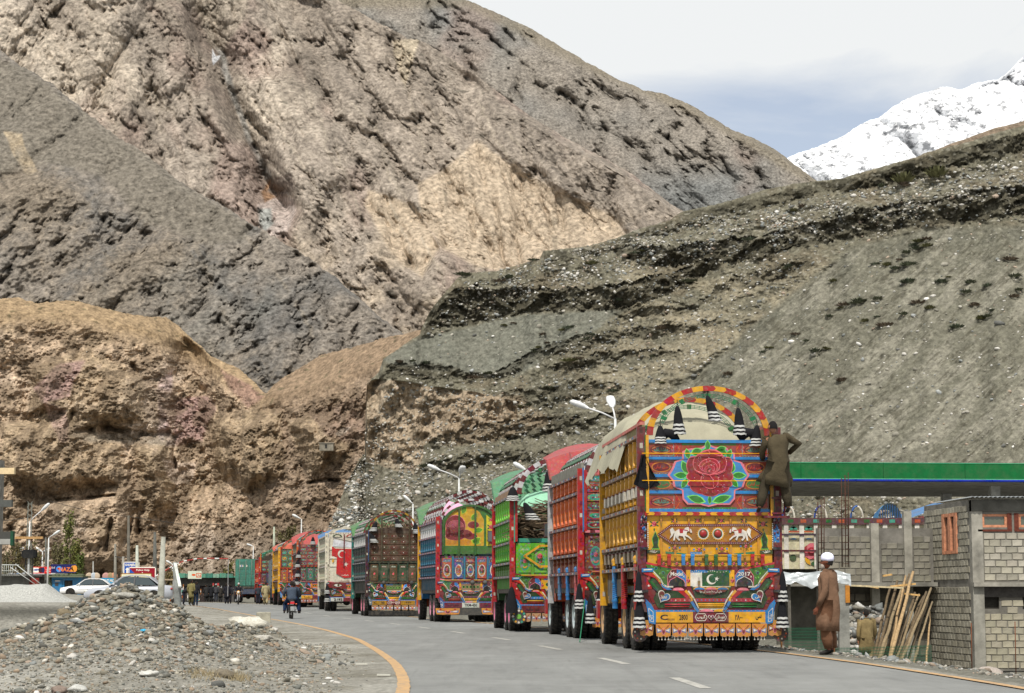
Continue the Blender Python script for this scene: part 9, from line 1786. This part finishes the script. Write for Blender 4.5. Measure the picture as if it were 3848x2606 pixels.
# projecting boards of a building beyond the left edge
wb = empty('roadside_building', tuple(P(-120, 2200, 120)[:])); tag(wb, 'building with projecting sign boards cut off by the left edge of the photo', 'building'); f = 120/FPX
slab(wb, 'wall', -2.0, 0.9, 0, 4, -1.5, 7.2, (0.2, 0.19, 0.17))
b = MB(); b.box(0.9, 155*f, -0.05, 0.3, 292*f, 318*f, (0.08, 0.085, 0.08)); b.build('projecting_box', 'flat', wb); b = MB(); b.box(0.9, 162*f, -0.1, 0.25, 415*f, 438*f, srgb(212, 190, 150)); b.build('projecting_board', 'flat', wb)
b = MB(); b.box(0.9, 153*f, 0.0, 0.4, 151*f, 200*f, (0.06, 0.06, 0.055)); b.box(153*f, 163*f, -0.02, 0.42, 148*f, 202*f, srgb(24, 70, 50)); b.box(0.9, 153*f, -0.02, 0.0, 152*f, 172*f, (0.3, 0.3, 0.28)); b.build('green_framed_box', 'flat', wb)
# hut high on the slope
b = MB(); b.box(-0.9, 0.9, 0, 1.5, -0.6, 0.35, (0.22, 0.20, 0.16)); b.box(-1.0, 1.0, -0.1, 1.6, 0.35, 0.43, (0.26, 0.24, 0.2)); b.box(-0.2, 0.1, -0.02, 0.0, -0.3, 0.2, (0.03, 0.03, 0.03)); x, y, z = at_layer(BL, 744, 1015); tag(b.build('stone_hut', 'concrete', loc=(x, y-2.2, z)), 'tiny stone hut standing on the brown slope left of the pale cliff', 'hut')
# ================================================================== trees
def tree(u, vb, vt, Y, wd, label, col, seed, n=420, nm='poplar_tree', group=None, zb=None, leafs=1.0):
    p = P(u, vb, Y); g_ = zb if zb is not None else gpt(p.x, Y); H_ = CAMZ+(HOR-vt)*Y/FPX-g_; W_ = wd*Y/FPX/2; r_ = empty(nm, (p.x, Y, g_)); tag(r_, label, 'tree', group); rs = random.Random(seed); b = MB()
    b.tube([(0, 0, -0.3), (0.03, 0, H_*0.4), (0, 0.02, H_*0.95)], [0.10, 0.07, 0.02], (0.13, 0.11, 0.08), 6)
    tips = []
    for k in range(26):
        z0 = H_*rs.uniform(0.12, 0.85); an = rs.uniform(0, 6.28); l = W_*rs.uniform(0.5, 1.0)*(1-0.6*z0/H_+0.3); z1 = z0+H_*rs.uniform(0.08, 0.22); e = Vector((math.cos(an)*l, math.sin(an)*l, min(z1, H_))); b.tube([(0, 0, z0), e*0.5+Vector((0, 0, z0*0.5+0.05)), e], [0.025, 0.015, 0.006], (0.15, 0.12, 0.08), 4); tips.append((Vector((0, 0, z0)), e))
    b.build('trunk', 'wood', r_); V = []; F = []; C = []; s0 = 0.10*Y/200*leafs+0.04
    for k in range(n*2):
        a_, e = rs.choice(tips); t = rs.uniform(0.25, 1.15); q = a_.lerp(e, t)+Vector((rs.gauss(0, .13), rs.gauss(0, .13), rs.gauss(0, .22))); d1_ = Vector((rs.gauss(0, 1), rs.gauss(0, 1), rs.gauss(0, 1.2))).normalized()*s0; d2_ = Vector((rs.gauss(0, 1), rs.gauss(0, 1), rs.gauss(0, 1))).normalized()*s0*0.6; i = len(V); V += [q-d1_, q+d2_, q+d1_, q-d2_]; F.append((i, i+1, i+2, i+3)); C += [np.array(col)*rs.uniform(0.6, 1.4)]*4
    npmesh('crown', np.array([tuple(v) for v in V]), np.array(F), np.array(C), 'leaf', smooth=False, parent=r_)
YG = (0.115, 0.125, 0.035)
tree(258, 2200, 1925, 215, 46, 'tallest poplar in thin yellow green spring leaf right of the transformer', YG, 1, 700); tree(285, 2190, 2040, 225, 40, 'bushy young poplar above the dark blue board', (0.12, 0.12, 0.03), 2, 420); tree(215, 2190, 2040, 225, 50, 'sparse greenish poplar left of the tallest one', (0.12, 0.11, 0.05), 3, 420); tree(300, 2190, 2085, 215, 30, 'short bright green poplar at the right end of the dark blue board', (0.10, 0.13, 0.03), 4, 360)
tree(60, 2190, 2040, 215, 60, 'brownish leafless tree left of the transformer', (0.13, 0.11, 0.05), 5, 380); tree(120, 2190, 2040, 218, 60, 'thin tree directly behind the transformer', (0.13, 0.12, 0.05), 6, 380); tree(22, 2190, 2060, 215, 50, 'thin tree at the far left edge', (0.12, 0.11, 0.05), 7, 300); tree(180, 2190, 2050, 222, 40, 'dull brown tree between transformer and poplars', (0.13, 0.11, 0.055), 8, 300)
tree(857, 2200, 2105, 235, 40, 'yellow green tree at the left end of the teal container', (0.13, 0.12, 0.04), 9, 420); tree(640, 2200, 2135, 240, 110, 'wide brownish bush behind the leaning post', (0.14, 0.11, 0.045), 10, 600, 'bush_tree'); tree(1075, 2110, 1990, 230, 90, 'wide olive brown tree on the slope above the maroon truck', (0.12, 0.105, 0.045), 11, 700, zb=3.0)
# ================================================================== cars
def sedan(label, u, Y, rz, col, L_=4.4, z=None):
    p = P(u, 2250, Y); g_ = gpt(p.x, Y) if z is None else z; r_ = empty('car', (p.x, Y, g_), rz); tag(r_, label, 'car'); k = L_/4.4
    low = [(-2.2, .35), (-2.18, .62), (-2.05, .72), (-1.2, .86), (-0.95, .90), (1.15, .93), (1.35, .93), (2.1, .90), (2.2, .72), (2.2, .38), (2.0, .25), (-2.0, .22)]
    st = [(-2.2, .30, .60, .62), (-2.1, .22, .72, .78), (-1.6, .2, .82, .84), (-0.95, .2, .92, .85), (0, .2, .93, .86), (1.2, .2, .94, .85), (1.7, .2, .96, .83), (2.1, .24, .93, .78), (2.2, .36, .72, .66)]
    b = MB(); n = 12; V = []
    for x, z0, z1, w_ in st:
        zm = (z0+z1)/2; hz_ = (z1-z0)/2
        for q in range(n):
            a = 2*math.pi*(q+0.5)/n; cx, cz = math.cos(a), math.sin(a); f_ = lambda c: (1 if c > 0 else -1)*abs(c)**0.42; V.append((x*k, f_(cx)*w_*(1-0.05*max(0, cz)), zm+f_(cz)*hz_))
    b.add(V, [(i*n+q, i*n+(q+1) % n, (i+1)*n+(q+1) % n, (i+1)*n+q) for i in range(len(st)-1) for q in range(n)], col, True); 
    for i0, rev in ((0, False), ((len(st)-1)*n, True)): b.f.append(tuple(range(i0, i0+n))); b.c.append(col); b.sm.append(True)
    b.build('body', 'car', r_)
    gh_ = [(-0.95, .90), (-0.30, 1.36), (0.05, 1.42), (0.75, 1.41), (1.05, 1.34), (1.62, .93)]
    b = MB(); wi = lambda z: 0.76-0.20*(z-0.9)/0.5
    top = [(x, z) for x, z in gh_]
    for i in range(len(top)-1):
        (x0, z0), (x1, z1) = top[i], top[i+1]; c = (0.03, 0.04, 0.045) if i in (0, 4) else col
        if i in (0, 4): continue
        b.face([(x0*k, -wi(z0), z0), (x1*k, -wi(z1), z1), (x1*k, wi(z1), z1), (x0*k, wi(z0), z0)], col)
    for s_ in (-1, 1):   # pillars and roof rails
        for (a_, c_) in (((-0.95, .90), (-0.30, 1.36)), ((1.05, 1.34), (1.62, .93)), ((-0.30, 1.36), (0.05, 1.42)), ((0.05, 1.42), (0.75, 1.41)), ((0.75, 1.41), (1.05, 1.34)), ((0.32, 1.41), (0.30, .92))): b.bar((a_[0]*k, s_*wi(a_[1]), a_[1]), (c_[0]*k, s_*wi(c_[1]), c_[1]), 0.07, 0.05, col if a_ != (0.32, 1.41) else (0.02, 0.02, 0.02))
    b.build('roof', 'car', r_)
    for s_ in (-1, 1): y = lambda z: s_*(wi(z)+0.012); g = MB(); g.face([(-0.72*k, y(.95), .95), (0.27*k, y(.95), .95), (0.27*k, y(1.36), 1.36), (-0.25*k, y(1.34), 1.33)], (0.03, 0.045, 0.05)); g.build('side_window', 'glass', r_); g = MB(); g.face([(0.35*k, y(.95), .95), (1.40*k, y(.95), .95), (0.98*k, y(1.32), 1.32), (0.35*k, y(1.36), 1.36)], (0.03, 0.045, 0.05)); g.build('side_window', 'glass', r_)
    g = MB(); g.face([(-0.95*k, -.76, .91), (-0.95*k, .76, .91), (-0.30*k, .57, 1.37), (-0.30*k, -.57, 1.37)], (0.04, 0.06, 0.065)); g.build('windscreen', 'glass', r_); g = MB(); g.face([(1.62*k, -.74, .94), (1.05*k, -.58, 1.34), (1.05*k, .58, 1.34), (1.62*k, .74, .94)], (0.03, 0.045, 0.05)); g.build('rear_window', 'glass', r_)
    for s_ in (-1, 1):
        for x in (-1.38, 1.28):
            W2 = wheel(r_, 0, 0, (0.35, 0.35, 0.36), r=0.31, wd=0.19); W2.location = (x*k, s_*0.76, 0.31); W2.rotation_euler = (0, 0, math.pi/2*(1 if s_ < 0 else -1)*1)
            b = MB(); b.lathe([(0.375, -0.01), (0.375, 0.02)], (x*k, s_*0.845-0.005, 0.33), 'y', (0.01, 0.01, 0.01), 20); b.f.append(tuple(range(len(b.v)-20, len(b.v)))); b.c.append((.01, .01, .01)); b.sm.append(False); b.f.append(tuple(range(len(b.v)-40, len(b.v)-20))); b.c.append((.01, .01, .01)); b.sm.append(False); b.build('wheel_arch', 'rubber', r_)
        b = MB(); b.ell((-2.08*k, s_*0.58, 0.64), (0.13, 0.18, 0.075), (0.6, 0.58, 0.5), 8, 6); b.build('headlight', 'car', r_); b = MB(); b.ell((2.12*k, s_*0.6, 0.76), (0.1, 0.18, 0.07), (0.3, 0.02, 0.02), 8, 6); b.build('tail_light', 'car', r_); b = MB(); b.ell((-0.70*k, s_*0.90, 0.98), (0.07, 0.1, 0.07), col, 8, 6); b.build('wing_mirror', 'car', r_)
    b = MB(); b.box(-2.225*k, -2.16*k, -0.35, 0.35, 0.5, 0.62, (0.01, 0.01, 0.01)); b.build('grille', 'flat', r_); b = MB(); b.box(-2.26*k, -2.2*k, -0.26, 0.26, 0.33, 0.44, (0.02, 0.02, 0.02)); b.build('number_plate', 'flat', r_); b = MB(); b.box(-0.8*k, 0.27*k, -0.866, -0.862, 0.60, 0.615, tuple(q*0.5 for q in col)); b.box(0.3*k, 0.31*k, -0.872, -0.862, 0.3, 0.9, tuple(q*0.4 for q in col)); b.build('door_line', 'flat', r_)
    return r_
sedan('silver sedan parked behind the rubble mound', 487, 108, R(3), (0.36, 0.375, 0.41)); sedan('white sedan parked in front of the blue kiosk', 336, 170, R(5), (0.78, 0.78, 0.77), 4.5); sedan('white car mostly hidden behind the silver sedan', 555, 150, R(-8), (0.75, 0.75, 0.74), 4.3)
# orange tractor / rickshaw
rk = empty('tractor', tuple(P(640, 2250, 145)[:2])+(gpt(P(640, 2250, 145).x, 145),)); tag(rk, 'orange three-wheeler with an open white framed cabin left of the leaning post', 'three-wheeler'); b = MB()
b.prism([(-0.2, 0.25), (0.55, 0.3), (0.5, 1.0), (0.35, 1.15), (-0.2, 1.1)], -0.5, 0.6, srgb(215, 110, 20)); b.build('body', 'paint', rk); b = MB()
for x in (-0.45, 0.25): 
    for y in (-0.5, 0.5): b.bar((x, y, 0.5), (x, y, 1.75), 0.05, 0.05, (0.65, 0.65, 0.62))
b.box(-0.5, 0.3, -0.55, 0.55, 1.72, 1.8, (0.6, 0.45, 0.3)); b.build('cabin_frame', 'paint', rk)
for x, y in ((-0.4, 0), (0.35, -0.55), (0.35, 0.55)): w_ = wheel(rk, x, y, (0.2, 0.2, 0.2), r=0.25, wd=0.12); w_.rotation_euler = (0, 0, math.pi/2)
# ================================================================== motorcycles and far people
def motorcycle(label, loc, rz, body_c, front=False):
    r_ = empty('motorcycle', loc, rz); tag(r_, label, 'motorcycle')
    for y in (-0.62, 0.65):
        w_ = MB(); w_.lathe([(0.20, -0.045), (0.29, -0.05), (0.31, 0), (0.29, 0.05), (0.20, 0.045)], (0, 0, 0), 'x', (0.02, 0.02, 0.02), 20); o = w_.build('wheel', 'rubber', r_, (0, y, 0.31)); w_ = MB(); w_.lathe([(0.21, -0.03), (0.21, 0.03)], (0, 0, 0), 'x', (0.5, 0.5, 0.5), 20)
        for k in range(8): w_.bar((0, 0, 0), (0, 0.21*math.cos(k*.785), 0.21*math.sin(k*.785)), 0.01, 0.01, (0.5, 0.5, 0.5))
        w_.build('rim', 'metal', o)
    b = MB(); b.bar((0, -0.6, 0.35), (0, 0.1, 0.65), 0.05, 0.05, (0.03, 0.03, 0.03)); b.bar((0, 0.1, 0.35), (0, 0.45, 0.9), 0.05, 0.05, (0.03, 0.03, 0.03)); b.box(-0.14, 0.14, -0.1, 0.3, 0.28, 0.58, (0.12, 0.12, 0.12)); b.box(0.14, 0.24, -0.15, 0.1, 0.25, 0.42, (0.4, 0.4, 0.4)); b.build('engine', 'metal', r_)
    b = MB(); b.ell((0, 0.22, 0.82), (0.15, 0.28, 0.13), body_c, 10, 8); b.build('fuel_tank', 'car', r_); b = MB(); b.ell((0, -0.30, 0.80), (0.14, 0.42, 0.06), (0.015, 0.015, 0.015), 10, 6); b.build('saddle', 'rubber', r_)
    b = MB(); b.box(-0.07, 0.07, -0.78, -0.60, 0.62, 0.78, (0.35, 0.35, 0.35)); b.box(-0.085, 0.085, -0.93, -0.86, 0.36, 0.55, (0.55, 0.56, 0.55)); b.build('mudguard', 'metal', r_); b = MB(); b.box(-0.09, 0.09, -0.84, -0.78, 0.66, 0.76, (0.55, 0.01, 0.02)); b.build('tail_light', 'car', r_)
    for s_ in (-1, 1): b = MB(); b.ell((s_*0.17, -0.80, 0.66), (0.045, 0.04, 0.035), srgb(190, 70, 20), 6, 5); b.build('indicator', 'car', r_); b = MB(); b.bar((s_*0.05, 0.65, 0.31), (s_*0.07, 0.45, 0.95), 0.04, 0.04, (0.5, 0.5, 0.5)); b.bar((s_*0.05, 0.44, 0.98), (s_*0.36, 0.32, 1.02), 0.03, 0.03, (0.2, 0.2, 0.2)); b.bar((s_*0.3, 0.36, 1.02), (s_*0.36, 0.4, 1.18), 0.01, 0.01, (0.1, 0.1, 0.1)); b.ell((s_*0.37, 0.4, 1.22), (0.06, 0.02, 0.045), (0.1, 0.1, 0.1), 8, 5); b.build('handlebar', 'flat', r_)
    b = MB(); b.ell((0, 0.55, 0.92), (0.1, 0.08, 0.1), (0.55, 0.55, 0.5), 10, 8); b.ell((0, 0.5, 0.92), (0.13, 0.08, 0.14), body_c, 10, 8); b.build('headlight', 'car', r_); b = MB(); b.tube([(0.17, 0.1, 0.3), (0.19, -0.3, 0.32), (0.2, -0.75, 0.38)], 0.04, (0.5, 0.5, 0.5), 8); b.build('exhaust', 'metal', r_); return r_
SIT = dict(pel=(0, 0, 0.88), ch=(0, 0.06, 1.20), nk=(0, 0.09, 1.38), hd=(0, 0.12, 1.51), sL=(-0.19, 0.07, 1.33), sR=(0.19, 0.07, 1.33), eL=(-0.30, 0.20, 1.08), eR=(0.30, 0.20, 1.08), wL=(-0.28, 0.40, 1.0), wR=(0.28, 0.40, 1.0), hL=(-0.12, 0.02, 0.86), hR=(0.12, 0.02, 0.86), kL=(-0.25, 0.32, 0.66), kR=(0.25, 0.32, 0.66), aL=(-0.28, 0.05, 0.32), aR=(0.28, 0.05, 0.32))
p = P(1094, 2320, 96); zr = float(road_z(96)); rzb = R(9); motorcycle('motorcycle with a glowing red tail lamp carrying two men along the road', (p.x, 96, zr), rzb, (0.25, 0.01, 0.01))
c_, s_ = math.cos(rzb), math.sin(rzb)
person('pillion passenger in a grey blue blazer seen from behind on the motorcycle', (p.x+0.35*s_*1, 96-0.35*c_, zr), rzb, srgb(64, 74, 88), srgb(24, 40, 66), 1.74, SIT, kameez=False, width=1.12)
S2 = dict(SIT); person('motorcyclist in dark clothes sitting in front of the passenger in the blazer', (p.x-0.12*s_+0.12, 96+0.15*c_, zr), rzb, srgb(30, 34, 42), srgb(24, 36, 60), 1.70, S2, kameez=False)
p = P(895, 2268, 163); zr = float(road_z(163)); motorcycle('yellow motorcycle coming towards the camera in front of the container', (p.x, 163, zr), R(188), srgb(220, 150, 10)); person('helmeted rider in black on the yellow oncoming motorcycle', (p.x, 163.15, zr), R(188), (0.02, 0.02, 0.025), (0.02, 0.02, 0.025), 1.72, SIT, kameez=False, cap=None, hair=(0.5, 0.5, 0.5))
def far(u, Y, label, top, bot, rz=0, h=1.72, kz=True, J=None, gp=None, cap=None, w_=1.0): p = P(u, 2260, Y); return person(label, (p.x, Y, gpt(p.x, Y)), R(rz), top, bot, h, J, kameez=kz, group=gp, cap=cap, width=w_)
far(998, 162, 'man in beige shalwar kameez walking away beside the truck queue', srgb(158, 146, 112), srgb(150, 138, 106), 5, 1.75, J=WALK); far(1043, 160, 'man in brown shalwar kameez walking away, right of the one in beige', srgb(104, 80, 66), srgb(98, 76, 62), 5, 1.68, J=WALK); far(1022, 163, 'dark clothed figure half hidden between the two walking men', (0.04, 0.04, 0.045), (0.03, 0.03, 0.03), 10, 1.5)
far(718, 148, 'man in olive clothes with a yellow scarf standing by the black jacketed one', srgb(120, 112, 74), srgb(66, 62, 38), -20, 1.78); far(735, 148, 'man in a black jacket and blue jeans standing at the edge of the road', (0.02, 0.02, 0.024), srgb(24, 40, 62), -5, 1.74, kz=False)
far(690, 150, 'person in black bending forward beside the leaning post', (0.02, 0.02, 0.024), (0.02, 0.02, 0.03), -80, 1.7, kz=False, J=dict(ch=(0, 0.26, 1.12), nk=(0, 0.38, 1.20), hd=(0, 0.47, 1.24), sL=(-0.18, 0.34, 1.15), sR=(0.18, 0.34, 1.15), eL=(-0.22, 0.36, 0.88), eR=(0.22, 0.36, 0.88), wL=(-0.18, 0.42, 0.66), wR=(0.18, 0.42, 0.66)))
far(794, 205, 'man in black standing under the stall roofs', (0.015, 0.015, 0.018), (0.02, 0.02, 0.02), 0, 1.75); far(811, 205, 'grey haired man in a dark jacket beside the stalls', (0.05, 0.05, 0.055), (0.03, 0.035, 0.05), 0, 1.72, kz=False, cap=(0.3, 0.3, 0.3)); far(775, 206, 'figure in dark clothes at the stall fronts', (0.03, 0.03, 0.03), (0.02, 0.02, 0.02), 30, 1.7); far(852, 175, 'man in black standing at the left of the container', (0.015, 0.015, 0.02), (0.02, 0.02, 0.025), 10, 1.75); far(862, 176, 'second dark figure just left of the oncoming motorcycle', (0.04, 0.04, 0.05), (0.02, 0.02, 0.025), 10, 1.65, kz=False); far(970, 170, 'dark figure standing behind the beige clad man', (0.03, 0.035, 0.045), (0.02, 0.02, 0.03), 0, 1.6, kz=False); far(828, 207, 'small figure at the right end of the stalls', (0.04, 0.035, 0.03), (0.03, 0.03, 0.03), 0, 1.65)
# litter and road studs
for k, (u, v, Y) in enumerate(((1110, 2401, 52.7), (1195, 2427, 45), (1282, 2452, 40), (1360, 2497, 33.5), (1442, 2538, 29))): 
    p = P(u, v, Y); b = MB(); b.box(-0.09, 0.09, -0.05, 0.05, 0, 0.02, (0.5, 0.49, 0.43)); tag(b.build('road_stud', 'flat', loc=(p.x, Y, gpt(p.x, Y)+0.01)), 'small pale road stud lying along the yellow edge line', 'road stud', 'road studs along the yellow line')
p = P(540, 2365, 33.6); b = MB(); b.ell((0, 0, 0), (0.07, 0.05, 0.03), srgb(30, 150, 190), 7, 4); tag(b.build('litter_scrap', 'plastic', loc=(p.x, 33.6, gpt(p.x, 33.6)+0.04)), 'scrap of bright blue plastic on the face of the rubble mound', 'litter')
p = P(772, 2302, 40.5); b = MB(); b.ell((0, 0, 0), (0.08, 0.05, 0.05), srgb(140, 210, 90), 7, 4); tag(b.build('litter_bottle', 'plastic', loc=(p.x, 40.5, gpt(p.x, 40.5)+0.05)), 'light green plastic bottle on top of the smaller rubble mound', 'litter')
